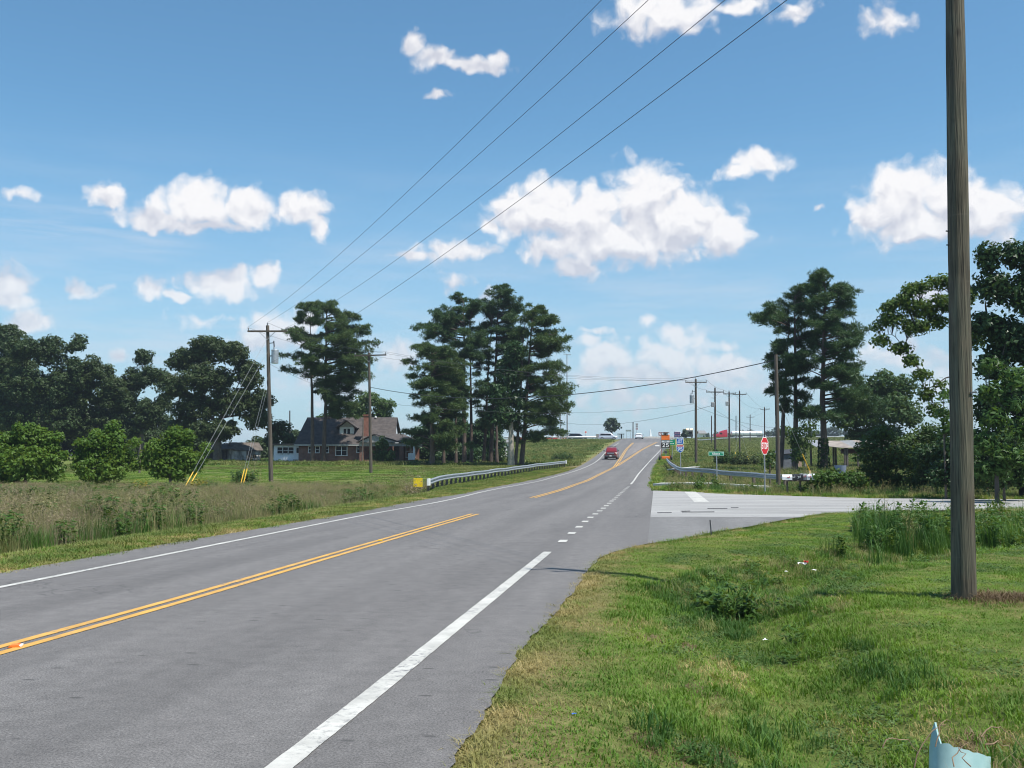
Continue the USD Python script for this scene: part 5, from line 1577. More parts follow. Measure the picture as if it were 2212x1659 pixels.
# dormer
dx0, dx1 = lx(729), lx(760)
dz0, dz1, dzp = at(744, 940, HY + 1.6)[2] - base_h, at(744, 923, HY + 1.6)[2] - base_h, at(744, 909, HY + 1.6)[2] - base_h
dy = 1.55
wd0, wd1 = dx0 + .55, dx1 - .55
dorm = wall_with_holes(dx1 - dx0, dz1, [(wd0, wd1, dz0 + .15, dz1 - .22)], dy, .12, dx0, dz0 - .5).part(house, 'dormer', WHITE_BOARD)
for xx in (dx0, dx1 - .12):
    MB().box([xx + .06, dy + 1.3, (dz0 + dz1) / 2 - .1], (.12, 2.34, dz1 - dz0 + .2)).part(dorm, 'cheek', WHITE_BOARD)
window(dorm, wd0, wd1, dz0 + .15, dz1 - .22, dy, mull=[(wd0 + wd1) / 2]) if False else None
f_ = MB().box([(wd0 + wd1) / 2, dy + .03, (dz0 + dz1) / 2], (.14, .06, dz1 - dz0 - .4)).part(dorm, 'mullion', WHITE_P)
for a, b_ in ((wd0, (wd0 + wd1) / 2 - .07), ((wd0 + wd1) / 2 + .07, wd1)):
    MB().box([(a + b_) / 2, dy + .08, (dz0 + .15 + dz1 - .22) / 2], (b_ - a, .02, dz1 - dz0 - .37)).part(dorm, 'pane', GLASS)
g_ = Polygon([(dx0 - .05, dz1), (dx1 + .05, dz1), ((dx0 + dx1) / 2, dzp - .1)])
MB().prism(g_, .1, FRONT(np.array([0, dy + .1, 0]))).part(dorm, 'gable', TRIM)
mx = (dx0 + dx1) / 2
slab(house, 'dormer_roof', [(dx0 - .5, dy - .5, dz1 - .18), (mx, dy - .5, dzp), (mx, dy + 4.2, dzp), (dx0 - .5, dy + 3.0, dz1 - .18)], .12, SHINGLE)
slab(house, 'dormer_roof', [(mx, dy - .502, dzp - .002), (dx1 + .5, dy - .502, dz1 - .18), (dx1 + .5, dy + 3.0, dz1 - .18), (mx, dy + 4.2, dzp - .002)], .12, SHINGLE)
# chimney
cx0, cx1 = lx(785.5), lx(797.5)
ct = at(790, 898, HY)[2] - base_h
MB().box([(cx0 + cx1) / 2, -.28, ct / 2 - .2], (cx1 - cx0, .55, ct + .4)).part(house, 'chimney', CHIM)
MB().box([(cx0 + cx1) / 2, -.28, ct + .05], (cx1 - cx0 + .16, .7, .18)).part(house, 'chimney_cap', CHIM)
# porch with a small pediment
q0, q1 = lx(784), lx(904)
py_ = -3.4
pe, pt = lz(957), lz(938)
slab(house, 'porch_roof', [(q0, py_ - .4, pe), (q1 + .3, py_ - .4, pe), (q1 - 2.6, 1.2, pt), (q0, 1.2, pt)], .12, SHINGLE)
slab(house, 'porch_roof', [(q1 + .302, py_ - .4, pe - .003), (q1 + .302, 6.0, pe - .003), (q1 - 2.6, 4.0, pt - .003), (q1 - 2.6, 1.2, pt - .003)], .12, SHINGLE)
MB().box([(q0 + q1) / 2, py_, pe - .28], (q1 - q0, .25, .42)).box([q1 - .12, 1.2, pe - .285], (.25, 9.0, .42)).part(house, 'porch_beam', TRIM)
a_, b_, c_ = lx(784), lx(868), lx(816)
MB().prism(Polygon([(a_, pe + .02), (b_, pe + .02), (c_, lz(941.5))]), .2, FRONT(np.array([0, py_ - .42, 0]))).part(house, 'pediment', TRIM)
slab(house, 'pediment_roof', [(a_ - .3, py_ - .85, pe + .0), (c_, py_ - .85, lz(940)), (c_, py_ + 2.0, lz(940)), (a_ - .3, py_ + 2.0, pe)], .10, SHINGLE)
slab(house, 'pediment_roof', [(c_, py_ - .852, lz(940) - .002), (b_ + .3, py_ - .852, pe), (b_ + .3, py_ + 2.0, pe), (c_, py_ + 2.0, lz(940) - .002)], .10, SHINGLE)
MB().box([q1 - .3, py_, (pe - .5) / 2 - .1], (.26, .26, pe - .5 + .2)).part(house, 'porch_post', WHITE_P)
MB().box([q1 - .75, py_ + .02, .55], (.7, .2, 1.5)).part(house, 'porch_rail', WHITE_P)
for xx in (q0 + .35, lx(873)):
    MB().box([xx, py_, (pe - .5) / 2 - .1], (.55, .5, pe - .5 + .2)).part(house, 'porch_pier', BRICK)
MB().box([(q0 + q1) / 2, py_ / 2, .12], (q1 - q0, -py_ + .3, .5)).part(house, 'porch_floor', BRICK)
MB().box([q1 - 1.6, 1.0, pe / 2], (3.2, .2, pe - .3)).part(house, 'porch_wall', BRICK)
for px_ in (881, 890):
    window(house, lx(px_) - .32, lx(px_) + .32, .75, 2.3, .88)
MB().box([lx(858), -.06, 1.25], (1.0, .08, 2.1)).part(house, 'door', OLD_WOOD)
for px_, l_ in ((872, .9), (858, .7)):
    MB().box([lx(px_), .6, lz(944)], (.08, .08, 1.2), R=np.array([[.9, 0, .4], [0, 1, 0], [-.4, 0, .9]])).part(house, 'roof_board', WHITE_BOARD)
# sunroom on the left
s0, s1 = lx(586), lx(645.5)
sz = lz(961.5)
wn = [(593.5 + i * 13.0, 604 + i * 13.0) for i in range(3)]
wn = [(594, 604.5), (606.5, 617), (619, 629.5)]
sh_ = [(lx(a), lx(b__), lz(979.5), lz(966)) for a, b__ in wn]
dr = (lx(634.5), lx(643), lz(992), lz(966))
wall_with_holes(s1 - s0, sz, sh_ + [dr], 1.4, .15, s0, -.1).part(house, 'sunroom', WHITE_BOARD)
for (a, b__, c, d) in sh_:
    window(house, a, b__, c, d, 1.4)
MB().box([(s0 + s1) / 2, 1.6 + 2, sz / 2], (s1 - s0 - .02, 3.9, sz - .1)).part(house, 'sunroom_room', WHITE_BOARD)
MB().box([(s0 + s1) / 2 - .2, 3.2, sz + .12], (s1 - s0 + .7, 4.6, .22)).part(house, 'sunroom_roof', OLD_WOOD)
dd = MB().box([(dr[0] + dr[1]) / 2, 1.47, (dr[2] + dr[3]) / 2], (dr[1] - dr[0], .06, dr[3] - dr[2])).part(house, 'door', WHITE_P)
MB().box([(dr[0] + dr[1]) / 2, 1.435, dr[3] - .45], (dr[1] - dr[0] - .16, .03, .7)).part(dd, 'pane', GLASS)
for i in range(3):
    MB().box([(dr[0] + dr[1]) / 2 - .1, 1.0 - i * .3, dr[2] - .1 - i * .17], (.9, .32, .16)).part(house, 'step', SIGN_BACK)

# old grey shed with an open lean-to on the left
b = base_at(527, 146)
a = math.radians(38)
shed = thing('old_shed', 'weathered whitewashed shed with a dark open lean-to under the biggest tree', 'shed', b, a)
w_, l_, e_, r_ = 2.6, 4.0, 1.8, 2.75
for nm, c, s_ in (('front_wall', (0, -w_ / 2, e_ / 2), (l_, .1, e_)), ('back_wall', (0, w_ / 2, e_ / 2), (l_, .1, e_))):
    MB().box(c, s_).part(shed, nm, OLD_BOARD)
for sx in (-1, 1):
    MB().prism(Polygon([(-w_ / 2, 0), (w_ / 2, 0), (w_ / 2, e_), (0, r_ - .1), (-w_ / 2, e_)]), .1, frame(np.array([sx * (l_ / 2 - .05) - .05, 0, 0]), (0, 1, 0), (0, 0, 1))).part(shed, 'gable_wall', OLD_BOARD)
slab(shed, 'roof', [(-l_ / 2 - .3, -w_ / 2 - .35, e_ - .22), (l_ / 2 + .3, -w_ / 2 - .35, e_ - .22), (l_ / 2 + .3, 0, r_), (-l_ / 2 - .3, 0, r_)], .07, OLD_WOOD)
slab(shed, 'roof', [(l_ / 2 + .302, w_ / 2 + .35, e_ - .22), (-l_ / 2 - .302, w_ / 2 + .35, e_ - .22), (-l_ / 2 - .302, 0, r_ - .002), (l_ / 2 + .302, 0, r_ - .002)], .07, TRIM)
MB().box([.3, -w_ / 2 - .06, .85], (.9, .05, 1.5)).part(shed, 'door', OLD_WOOD)
MB().box([1.1, -w_ / 2 - .055, .8], (.5, .03, .5)).part(shed, 'window', GLASS)
slab(shed, 'lean_to_roof', [(-l_ / 2 - 3.2, -w_ / 2 - .5, e_ - .15), (-l_ / 2, -w_ / 2 - .5, e_ - .0), (-l_ / 2, w_ / 2, r_ - .1), (-l_ / 2 - 3.2, w_ / 2, r_ - .5)], .07, OLD_WOOD)
for xx in (-l_ / 2 - 3.0, -l_ / 2 - 1.5):
    MB().box([xx, -w_ / 2 - .3, .75], (.12, .12, 1.7)).part(shed, 'lean_to_post', OLD_WOOD)
MB().box([-l_ / 2 - 1.6, w_ / 2 - .1, 1.0], (3.2, .08, 2.1)).part(shed, 'lean_to_wall', DARK_METAL)

b = base_at(1094, 168)
t = thing('white_outbuilding', 'small white building glimpsed between the stems of the grove', 'outbuilding', b)
hh = at(1094, 956, 168)[2] - b[2]
MB().box([0, 1.5, hh / 2 - .1], (1.7, 3.0, hh + .2)).part(t, 'wall', WHITE_P)
slab(t, 'roof', [(-1.1, -.3, hh - .05), (1.1, -.3, hh - .05), (1.1, 3.3, hh + .5), (-1.1, 3.3, hh + .5)], .1, SIGN_BACK)
for u in (-.6, -.2, .25):
    MB().box([u, -.03, hh * .42], (.14, .06, hh * .75)).part(t, 'board', OLD_WOOD)

cz_ = at(1160, 947, 330)
t = thing('station_canopy', 'long red flat canopy with a white lower edge seen past the grove', 'canopy', (xat(1163, 330), 330, 6.6))
x0_, x1_ = xat(1098, 330) - xat(1163, 330), xat(1226.5, 330) - xat(1163, 330)
zt_, zb_ = at(1163, 943.6, 330)[2] - 6.6, at(1163, 949.0, 330)[2] - 6.6
MB().box([(x0_ + x1_) / 2, 3, (zt_ + zb_) / 2], (x1_ - x0_, 6, zt_ - zb_)).part(t, 'fascia', mat('canopy_red', (.50, .02, .035), .45, .05))
MB().box([(x0_ + x1_) / 2, 3, zb_ - .12], (x1_ - x0_ + .04, 6.04, .24)).part(t, 'lower_edge', WHITE_P)
for u in (.04, .5, .93):
    MB().box([x0_ + (x1_ - x0_) * u, 3, zb_ / 2 - .5], (.35, .35, zb_ + 1.0)).part(t, 'column', WHITE_P)
for i in range(6):
    MB().box([x1_ - 3.2 + i * .42, -.03, (zt_ + zb_) / 2], (.26, .04, .38)).part(t, 'letter', WHITE_P)

b = at(1518, 945, 430)
t = thing('far_house', 'distant white house with grey roof left of the lone dark pole', 'house', b)
MB().box([0, 3, .3], (2.6, 5, 3.0)).part(t, 'wall', WHITE_P)
slab(t, 'roof', [(-1.9, -.4, 1.6), (1.9, -.4, 1.6), (1.4, 3, 3.0), (-1.4, 3, 3.0)], .12, SIGN_BACK)
slab(t, 'roof', [(1.9, 6.4, 1.6), (-1.9, 6.4, 1.6), (-1.4, 3, 2.998), (1.4, 3, 2.998)], .12, SIGN_BACK)
MB().box([.5, -.02, .5], (.5, .05, .7)).part(t, 'window', GLASS)

# open pole barn behind the right pines
by = 100.0
b = base_at(1850, by)
t = thing('pole_barn', 'low open shed with a sagging tin roof behind the right pines', 'shed', b)
z1_, z0_ = at(1850, 958.5, by)[2] - b[2], at(1850, 967, by)[2] - b[2]
bl = lambda px: xat(px, by) - b[0]
nx_ = 8
for i in range(nx_):
    u0, u1 = bl(1757 + (1965 - 1757) * i / nx_), bl(1757 + (1965 - 1757) * (i + 1) / nx_)
    j0, j1 = .09 * math.sin(i * 1.9), .09 * math.sin((i + 1) * 1.9)
    slab(t, 'roof_sheet', [(u0, -1.2, z0_ + j0), (u1 + .04, -1.2, z0_ + j1), (u1 + .04, 3.0, z1_ + .35 + j1 * .5), (u0, 3.0, z1_ + .35 + j0 * .5)], .035, RUSTY if i % 3 else GALV_DULL)
for px_ in (1768, 1818, 1823, 1846, 1910, 1955):
    MB().box([bl(px_), -.9, z0_ / 2 - .1], (.16, .16, z0_ + .2)).part(t, 'post', OLD_WOOD)
    MB().box([bl(px_), 2.6, z1_ / 2], (.16, .16, z1_ + .4)).part(t, 'post', OLD_WOOD)
MB().beam([bl(1805), -.9, z0_ - .1], [bl(1818), -.9, z0_ - .7], .08).beam([bl(1856), -.9, z0_ - .1], [bl(1847), -.9, z0_ - .6], .08).part(t, 'brace', OLD_WOOD)
MB().box([bl(1845), .5, z0_ - .35], (bl(1872) - bl(1822), .12, .5)).part(t, 'hanging_board', mat('dark_red_board', (.07, .03, .025), .85, .2))
b = base_at(1698, 92)
t = thing('tin_shack', 'collapsed grey tin shack between the stems of the right pines', 'shack', b)
MB().box([0, 0, .7], (1.6, 1.5, 1.5)).part(t, 'wall', mat('blue_grey_tin', (.14, .15, .17), .6, .2))
slab(t, 'roof', [(-1.0, -.9, 1.35), (.9, -.9, 1.55), (.8, .9, 1.9), (-1.0, .9, 1.7)], .05, DARK_METAL)
MB().box([1.0, -.5, .8], (.5, .1, 1.0)).part(t, 'door', mat('pale_board', (.42, .30, .22), .8, .2))

# ------------------------------------------------------------------ vehicles
def paint(name, c, met=.25, rough=.28):
    return mat(name, c, rough, .02, 2.0, metallic=met, coat=.7)


TYRE, RIM = BLACK, mat('wheel_rim', (.45, .45, .46), .3, .05, metallic=.8)
HEAD = mat('headlight_glass', (.85, .85, .82), .1, .02)
TAIL = mat('tail_light', (.40, .015, .015), .2, .05)


def loft(sections):
    """sections: list of (x, outline of (y, z)) with equal counts -> closed skin."""
    n = len(sections[0][1])
    v = np.vstack([np.column_stack([np.full(n, x), np.asarray(o, float)]) for x, o in sections])
    f = []
    for i in range(len(sections) - 1):
        for k in range(n):
            k2 = (k + 1) % n
            f += [[i * n + k, i * n + k2, (i + 1) * n + k2], [i * n + k, (i + 1) * n + k2, (i + 1) * n + k]]
    e = (len(sections) - 1) * n
    f += [[0, k + 1, k] for k in range(1, n - 1)] + [[e, e + k, e + k + 1] for k in range(1, n - 1)]
    return v, np.array(f)


def body_outline(w, zb, zt_, tuck=.10, shoulder=.85):
    """Half-rounded box section: wide at the middle, tucked at top and bottom."""
    h = zt_ - zb
    pts = [(-w + tuck * .6, zb), (w - tuck * .6, zb), (w - .02, zb + h * .22), (w, zb + h * .55), (w - tuck * .5, zb + h * shoulder), (w - tuck * 1.5, zt_), (-w + tuck * 1.5, zt_), (-w + tuck * .5, zb + h * shoulder), (-w, zb + h * .55), (-w + .02, zb + h * .22)]
    return pts


def car(name, label, cat, loc, rotz, L, W_, H, paint_m, bonnet, hood_z, belt_z, cab, kind='suv', pickup=False, rack=False, wheel_r=.37, head=HEAD):
    """Car along +x (nose at +x). bonnet: length of the nose; cab: (front of roof, back of roof) from the nose."""
    t = thing(name, label, cat, loc, rotz)
    w = W_ / 2
    zb = .28
    xf, xr_ = L / 2, -L / 2
    secs = []
    for f, zt_, ws in ((0.0, hood_z - .14, .84), (.03, hood_z - .05, .93), (.10, hood_z, .985), (bonnet / L, hood_z + .05, 1.0), (bonnet / L + .04, belt_z, 1.0), (.55, belt_z + .01, 1.0), (.90, belt_z, 1.0), (.97, belt_z - .03, .97), (1.0, belt_z - .10, .92)):
        secs.append((xf - f * L, body_outline(w * ws, zb + (.10 if f in (0.0, 1.0) else 0), zt_)))
    v, f = loft(secs)
    part(t, 'body', (v, f), paint_m, 40)
    # cabin
    c0, c1 = cab
    ws0, ws1 = bonnet - .05, (L - .12 if not pickup else c1 + .25)
    def out(wk, zt2):
        return [(-w + .06, belt_z - .04), (w - .06, belt_z - .04), (wk, zt2 - .10), (wk - .10, zt2), (-wk + .10, zt2), (-wk, zt2 - .10)]
    tops = [(ws0, belt_z + .02, w - .12), (c0, H - .02, w * .80), ((c0 + c1) / 2, H, w * .80), (c1, H - .03, w * .80), (ws1, belt_z + .06, w - .12)]
    sec2 = [(xf - a_, out(wk, max(zz2, belt_z + .08))) for a_, zz2, wk in tops]
    part(t, 'cabin', loft(sec2), paint_m, 40)
    # glass set just proud of the cabin
    for sy in (-1, 1):
        for a0, a1 in ((c0 + .10, (c0 + c1) / 2 - .06), ((c0 + c1) / 2 + .06, c1 - .05)):
            zlo, zhi = belt_z + .03, H - .16
            yl, yh = (w - .06) - .015, w * .80 + .02
            q = np.array([(xf - a0 + .20, sy * yl, zlo), (xf - a1 - .10, sy * yl, zlo), (xf - a1 + .02, sy * yh, zhi), (xf - a0 + .02, sy * yh, zhi)])
            q[:, 1] += sy * .012
            MB().add(q, [[0, 1, 2, 3]]).part(t, 'side_window', GLASS)
    q = np.array([(xf - ws0 - .04, -(w - .18), belt_z + .07), (xf - ws0 - .04, w - .18, belt_z + .07), (xf - c0 + .05, w * .72, H - .13), (xf - c0 + .05, -w * .72, H - .13)])
    nrm = unit(np.cross(q[1] - q[0], q[2] - q[0]))
    nrm = nrm * np.sign(nrm[2] + 1e-9)
    MB().add(q + nrm * .03, [[0, 1, 2, 3]]).part(t, 'windscreen', GLASS)
    q = np.array([(xf - ws1 + .03, w - .2, belt_z + .12), (xf - ws1 + .03, -w + .2, belt_z + .12), (xf - c1 - .05, -w * .70, H - .13), (xf - c1 - .05, w * .70, H - .13)])
    nrm = unit(np.cross(q[1] - q[0], q[2] - q[0]))
    nrm = nrm * np.sign(nrm[2] + 1e-9)
    MB().add(q + nrm * .03, [[0, 1, 2, 3]]).part(t, 'rear_window', GLASS)
    for fx in (.19, .80):
        for sy in (-1, 1):
            c = np.array([xf - fx * L, sy * (w - .10), wheel_r])
            wh = MB().lathe([(.0, -.11), (wheel_r * .9, -.11), (wheel_r, -.07), (wheel_r, .07), (wheel_r * .9, .11), (.0, .11)], c, 20, 'y').part(t, 'wheel', TYRE, 40)
            MB().lathe([(.0, -.012), (wheel_r * .60, -.012), (wheel_r * .62, .0), (wheel_r * .60, .012), (.0, .03)], c + [0, sy * .112, 0], 16, 'y').part(wh, 'rim', RIM, 40)
            MB().lathe([(wheel_r * 1.02, -.02), (wheel_r * 1.16, -.02), (wheel_r * 1.16, .0), (wheel_r * 1.02, .0)], c + [0, sy * .105, 0], 20, 'y').part(t, 'wheel_arch', DARK_METAL)
    for sy in (-1, 1):
        MB().rounded([xf - .10, sy * (w - .26), hood_z - .22], (.16, .42, .20), .05).part(t, 'headlight', head)
        MB().rounded([xr_ + .08, sy * (w - .14), belt_z - .22], (.12, .20, .34), .04).part(t, 'tail_light', TAIL)
        MB().rounded([xf - bonnet - .15, sy * (w + .12), belt_z + .10], (.10, .22, .16), .04).part(t, 'mirror', DARK_METAL)
    gr = MB().rounded([xf - .02, 0, hood_z - .24], (.10, W_ * .62, .34), .03).part(t, 'grille', DARK_METAL)
    MB().box([xf + .035, 0, hood_z - .22], (.03, W_ * .54, .06)).part(gr, 'trim_bar', CHROME)
    MB().rounded([xf - .04, 0, zb + .16], (.22, W_ * .90, .26), .06).part(t, 'front_bumper', DARK_METAL if rack else paint_m)
    MB().rounded([xr_ + .04, 0, zb + .20], (.20, W_ * .92, .24), .06).part(t, 'rear_bumper', paint_m)
    MB().box([xf + .075, 0, zb + .20], (.02, .34, .13)).part(t, 'number_plate', SIGN_WHITE)
    MB().box([xr_ - .02, 0, belt_z - .30], (.02, .34, .15)).part(t, 'number_plate', SIGN_WHITE)
    MB().box([0, 0, zb - .02], (L * .84, W_ * .82, .14)).part(t, 'underbody', BLACK)
    if rack:
        r_ = MB()
        for sy in (-1, 1):
            r_.beam([xf - c0 - .2, sy * w * .72, H + .08], [xf - c1 + .1, sy * w * .72, H + .08], .05)
        for a_ in (c0 + .5, c1 - .4):
            r_.beam([xf - a_, -w * .72, H + .09], [xf - a_, w * .72, H + .09], .05)
        r_.part(t, 'roof_rack', DARK_METAL)
    return t


Yc = 150.0
c = at(1321.5, 992.5, Yc)
c[2] = float(zr(Yc)) + .01
RED = paint('red_car_paint', (.24, .010, .014))
car('red_suv', 'red suv coming down the hill towards the camera', 'suv', c, -math.pi / 2 - .17, 4.7, 1.88, 1.78, RED, 1.25, 1.08, 1.15, (1.95, 4.1), rack=True, wheel_r=.38, head=mat('lit_headlight', (.9, .8, .6), .1, .02))
c = at(1313, 951, 263)
c[2] = float(zt(c[0], 263.0, False)) + .12
car('silver_minivan', 'silver minivan crossing at the crest below the hilltop tree', 'minivan', c, -.06, 5.1, 1.98, 1.74, paint('silver_car_paint', (.56, .57, .60), .4), 1.05, 1.0, 1.08, (1.75, 4.55), wheel_r=.34)
c = at(1247, 949, 263.5)
c[2] = float(zt(c[0], 263.5, False)) + .12
car('blue_suv', 'dark blue suv on the ramp behind the far guard rail', 'suv', c, .03, 4.9, 1.92, 1.80, paint('navy_car_paint', (.022, .030, .060)), 1.2, 1.06, 1.14, (1.85, 4.35), wheel_r=.38)
c = at(1380.5, 949, 258)
c[2] = float(zr(258.)) + .02
car('white_car', 'white car driving away over the crest of the hill', 'car', c, math.pi / 2 - .16, 4.7, 1.85, 1.46, paint('white_car_paint', (.80, .80, .80), .0), 1.2, .88, .96, (1.95, 3.45), kind='sedan', wheel_r=.33)
c = at(1464.5, 948, 290)
c[2] = float(zt(c[0], 290.0)) + .3
car('white_pickup', 'white pickup half hidden beside the blue services board', 'pickup', c, math.pi / 2 - .2, 5.3, 1.95, 1.80, '/World/Looks/white_car_paint', 1.4, 1.05, 1.12, (2.0, 2.9), pickup=True, wheel_r=.38)

# work truck with amber lamps
c = at(1489, 946, 282)
t = thing('work_truck', 'dark work truck with two lit amber lamps on its roof', 'truck', (c[0], c[1], c[2]), 0)
MB().rounded([0, 2.0, 1.35], (2.1, 4.6, 1.9), .12).part(t, 'body', DARK_METAL)
MB().rounded([0, -.2, 2.05], (1.9, 1.2, .5), .10).part(t, 'cab_roof', SIGN_BACK)
MB().box([0, -.34, 1.55], (1.5, .06, .7)).part(t, 'rear_window', GLASS)
MB().box([.95, -.33, 1.4], (.16, .05, .9)).box([-.95, -.33, 1.4], (.16, .05, .9)).part(t, 'side_frame', TRIM)
MB().box([0, -.3, 2.38], (2.0, .3, .10)).part(t, 'light_bar', DARK_METAL)
AMB = glow_mat('amber_lamp', (1.0, .55, .18), 6.0)
for u in (-.45, .50):
    MB().rounded([u, -.42, 2.52], (.62, .22, .22), .06).part(t, 'lamp', AMB)
for u in (-.85, .85):
    MB().lathe([(.0, -.14), (.45, -.14), (.48, 0), (.45, .14), (.0, .14)], [u, .6, .45], 16, 'x').part(t, 'wheel', BLACK, 40)

# tractor and tank trailer
TYK = 420.0
c = at(1552, 951.5, TYK)
zr_ = float(zt(c[0], TYK)) + .1
t = thing('red_truck', 'red semi truck cab on the far road, heading left', 'truck', (c[0], TYK, zr_), math.pi)
TRED = paint('truck_red', (.50, .012, .03), .1)
# local +x is towards the nose (left in the picture)
hood = loft([(2.2, body_outline(.85, .6, 1.75)), (1.4, body_outline(1.0, .55, 2.0)), (.0, body_outline(1.15, .5, 2.2))])
part(t, 'hood', hood, TRED, 40)
part(t, 'cab', loft([(.05, body_outline(1.18, .55, 2.3)), (-.45, body_outline(1.2, .55, 3.1)), (-2.6, body_outline(1.22, .6, 3.75)), (-3.4, body_outline(1.22, .6, 3.85)), (-3.5, body_outline(1.18, .7, 3.8))]), TRED, 40)
MB().box([-.9, 1.215, 2.25], (.9, .03, .7)).box([-.9, -1.215, 2.25], (.9, .03, .7)).part(t, 'side_window', GLASS)
MB().box([2.28, 0, 1.15], (.12, 1.4, .9)).part(t, 'grille', CHROME)
MB().rounded([2.3, 0, .65], (.3, 2.2, .4), .08).part(t, 'bumper', CHROME)
MB().box([-4.6, 0, .85], (2.6, 1.0, .3)).part(t, 'chassis', BLACK)
for u in (1.3, -4.0, -5.2):
    for s_ in (-1, 1):
        w2 = MB().lathe([(.0, -.17), (.48, -.17), (.52, 0), (.48, .17), (.0, .17)], [u, s_ * 1.0, .52], 18, 'y').part(t, 'wheel', BLACK, 40)
        MB().lathe([(.0, -.02), (.26, -.02), (.28, 0), (.0, .03)], [u, s_ * 1.19, .52], 12, 'y').part(w2, 'rim', RIM, 40)
for s_ in (-1, 1):
    MB().tube([[-3.6, s_ * .95, .9], [-3.6, s_ * .95, 4.1]], .08, 8).part(t, 'exhaust', CHROME, True)
c2 = at(1612, 951, TYK + .5)
t = thing('tank_trailer', 'long silver tank trailer pulled by the red truck', 'tank trailer', (c2[0], TYK, zr_), math.pi)
TANK = mat('tank_silver', (.74, .76, .78), .3, .04, metallic=.35)
hl = 6.6
MB().lathe([(.0, -hl), (.7, -hl + .05), (1.0, -hl + .3), (1.05, -hl + .7), (1.05, hl - .7), (1.0, hl - .3), (.7, hl - .05), (.0, hl)], [0, 0, 2.35], 28, 'x').part(t, 'tank', TANK, 40)
for u in (-4, -1.5, 1.5, 4):
    MB().lathe([(1.05, -.05), (1.08, -.05), (1.08, .05), (1.05, .05)], [u, 0, 2.35], 28, 'x').part(t, 'band', GALV)
MB().box([0, 0, 1.18], (12.4, 1.3, .22)).part(t, 'frame', DARK_METAL)
MB().box([-1.2, -1.1, .95], (6.0, .08, .5)).box([-1.2, 1.1, .95], (6.0, .08, .5)).part(t, 'skirt', WHITE_P)
MB().box([0, 0, 3.42], (1.4, .5, .12)).part(t, 'hatch', GALV)
for u in (-4.4, -5.6):
    for s_ in (-1, 1):
        w2 = MB().lathe([(.0, -.17), (.48, -.17), (.52, 0), (.48, .17), (.0, .17)], [u, s_ * 1.0, .52], 18, 'y').part(t, 'wheel', BLACK, 40)
        MB().lathe([(.0, -.02), (.26, -.02), (.28, 0), (.0, .03)], [u, s_ * 1.19, .52], 12, 'y').part(w2, 'rim', RIM, 40)

# ------------------------------------------------------------------ mailboxes by the side road
MY = 50.0
b = base_at(1724, MY)
zm = at(1724, 1036, MY)[2] - b[2]
PINEWOOD = mat('raw_pine_lumber', (.52, .38, .20), .75, .12, 4.0, stretch=(1, 1, 6))
stand = thing('mailbox_stand', 'raw timber stand carrying the row of mailboxes', 'mailbox stand', b)
ml = lambda px: xat(px, MY) - b[0]
MB().box([(ml(1692) + ml(1752)) / 2, 0, zm - .05], (ml(1752) - ml(1692), .30, .06)).part(stand, 'board', OLD_WOOD)
MB().beam([ml(1756), .1, -.2], [ml(1749), .1, at(1750, 1017, MY)[2] - b[2]], .10).part(stand, 'post', PINEWOOD)
MB().beam([ml(1700), .1, -.2], [ml(1700), .1, zm - .08], .08).part(stand, 'post', OLD_WOOD)
MB().beam([ml(1728), .1, -.2], [ml(1728), .1, zm - .08], .08).part(stand, 'post', OLD_WOOD)
MB().beam([ml(1757), .05, zm - .45], [ml(1743), .05, zm - .08], .08, .09).part(stand, 'brace', PINEWOOD)
MB().beam([ml(1748), .0, zm + .02], [ml(1759), -.05, zm - .0], .12, .08).part(stand, 'arm_end', PINEWOOD)


def mailbox(label, px, w_, m, rz, h=.27, extra=None):
    """Arched box with a door at its left end."""
    o = np.array([xat(px, MY), MY - .02, b[2] + zm - .018])
    t = thing('mailbox', label, 'mailbox', o, rz)
    r = h * .5
    arch = Polygon([(-r, 0), (r, 0), (r, h - r)] + [(r * math.cos(a), h - r + r * math.sin(a)) for a in np.linspace(.15, math.pi - .15, 9)] + [(-r, h - r)])
    MB().prism(arch, w_, frame(np.array([-w_ / 2, 0, 0]), (0, 1, 0), (0, 0, 1))).part(t, 'box', m, 40)
    MB().prism(arch.buffer(.008), .015, frame(np.array([-w_ / 2 - .015, 0, 0]), (0, 1, 0), (0, 0, 1))).part(t, 'door', m)
    MB().box([.05, -r - .008, h * .5], (.12, .012, .025)).box([.11, -r - .008, h * .62], (.02, .012, .09)).part(t, 'flag', SIGN_RED if m is not BLACKBOX else SIGN_WHITE)
    if extra:
        extra(t, r, h)
    return t


BLACKBOX = mat('black_mailbox', (.018, .018, .02), .4, .1)
mailbox('white mailbox at the left end of the row', 1699, .46, mat('white_mailbox', (.78, .78, .80), .4, .05), -.25)
mailbox('black mailbox with a pale mark, second from the left in the row', 1712, .40, BLACKBOX, -.5, .28, lambda t, r, h: MB().box([-.02, -r - .006, h * .55], (.10, .01, .02)).box([-.06, -r - .006, h * .42], (.02, .01, .10)).part(t, 'digit', SIGN_WHITE))
mailbox('black mailbox marked with a white 7 in the middle of the row', 1724, .44, BLACKBOX, -.45, .29, lambda t, r, h: put_text(t, '7', .13, (.0, h * .45), None, SIGN_WHITE, -r - .004, True, 'digit'))
mailbox('dull grey mailbox leaning behind the silver one', 1735, .36, GALV_DULL, -.5, .31)
mailbox('big silver mailbox at the right end of the row', 1744, .62, mat('silver_mailbox', (.62, .66, .70), .35, .06, metallic=.3), -.18, .31)
b = base_at(2120 * .8534, 52.5)
t = thing('dumped_can', 'bluish grey bin lying in the weeds right of the mailboxes', 'bin', base_at(1814, 50.2) + [0, 0, .75], .5)
MB().lathe([(.0, 0), (.24, 0), (.29, .62), (.30, .66), (.27, .66), (.22, .04), (.0, .04)], n=14).part(t, 'body', mat('bin_blue', (.20, .24, .32), .5, .1), 40)

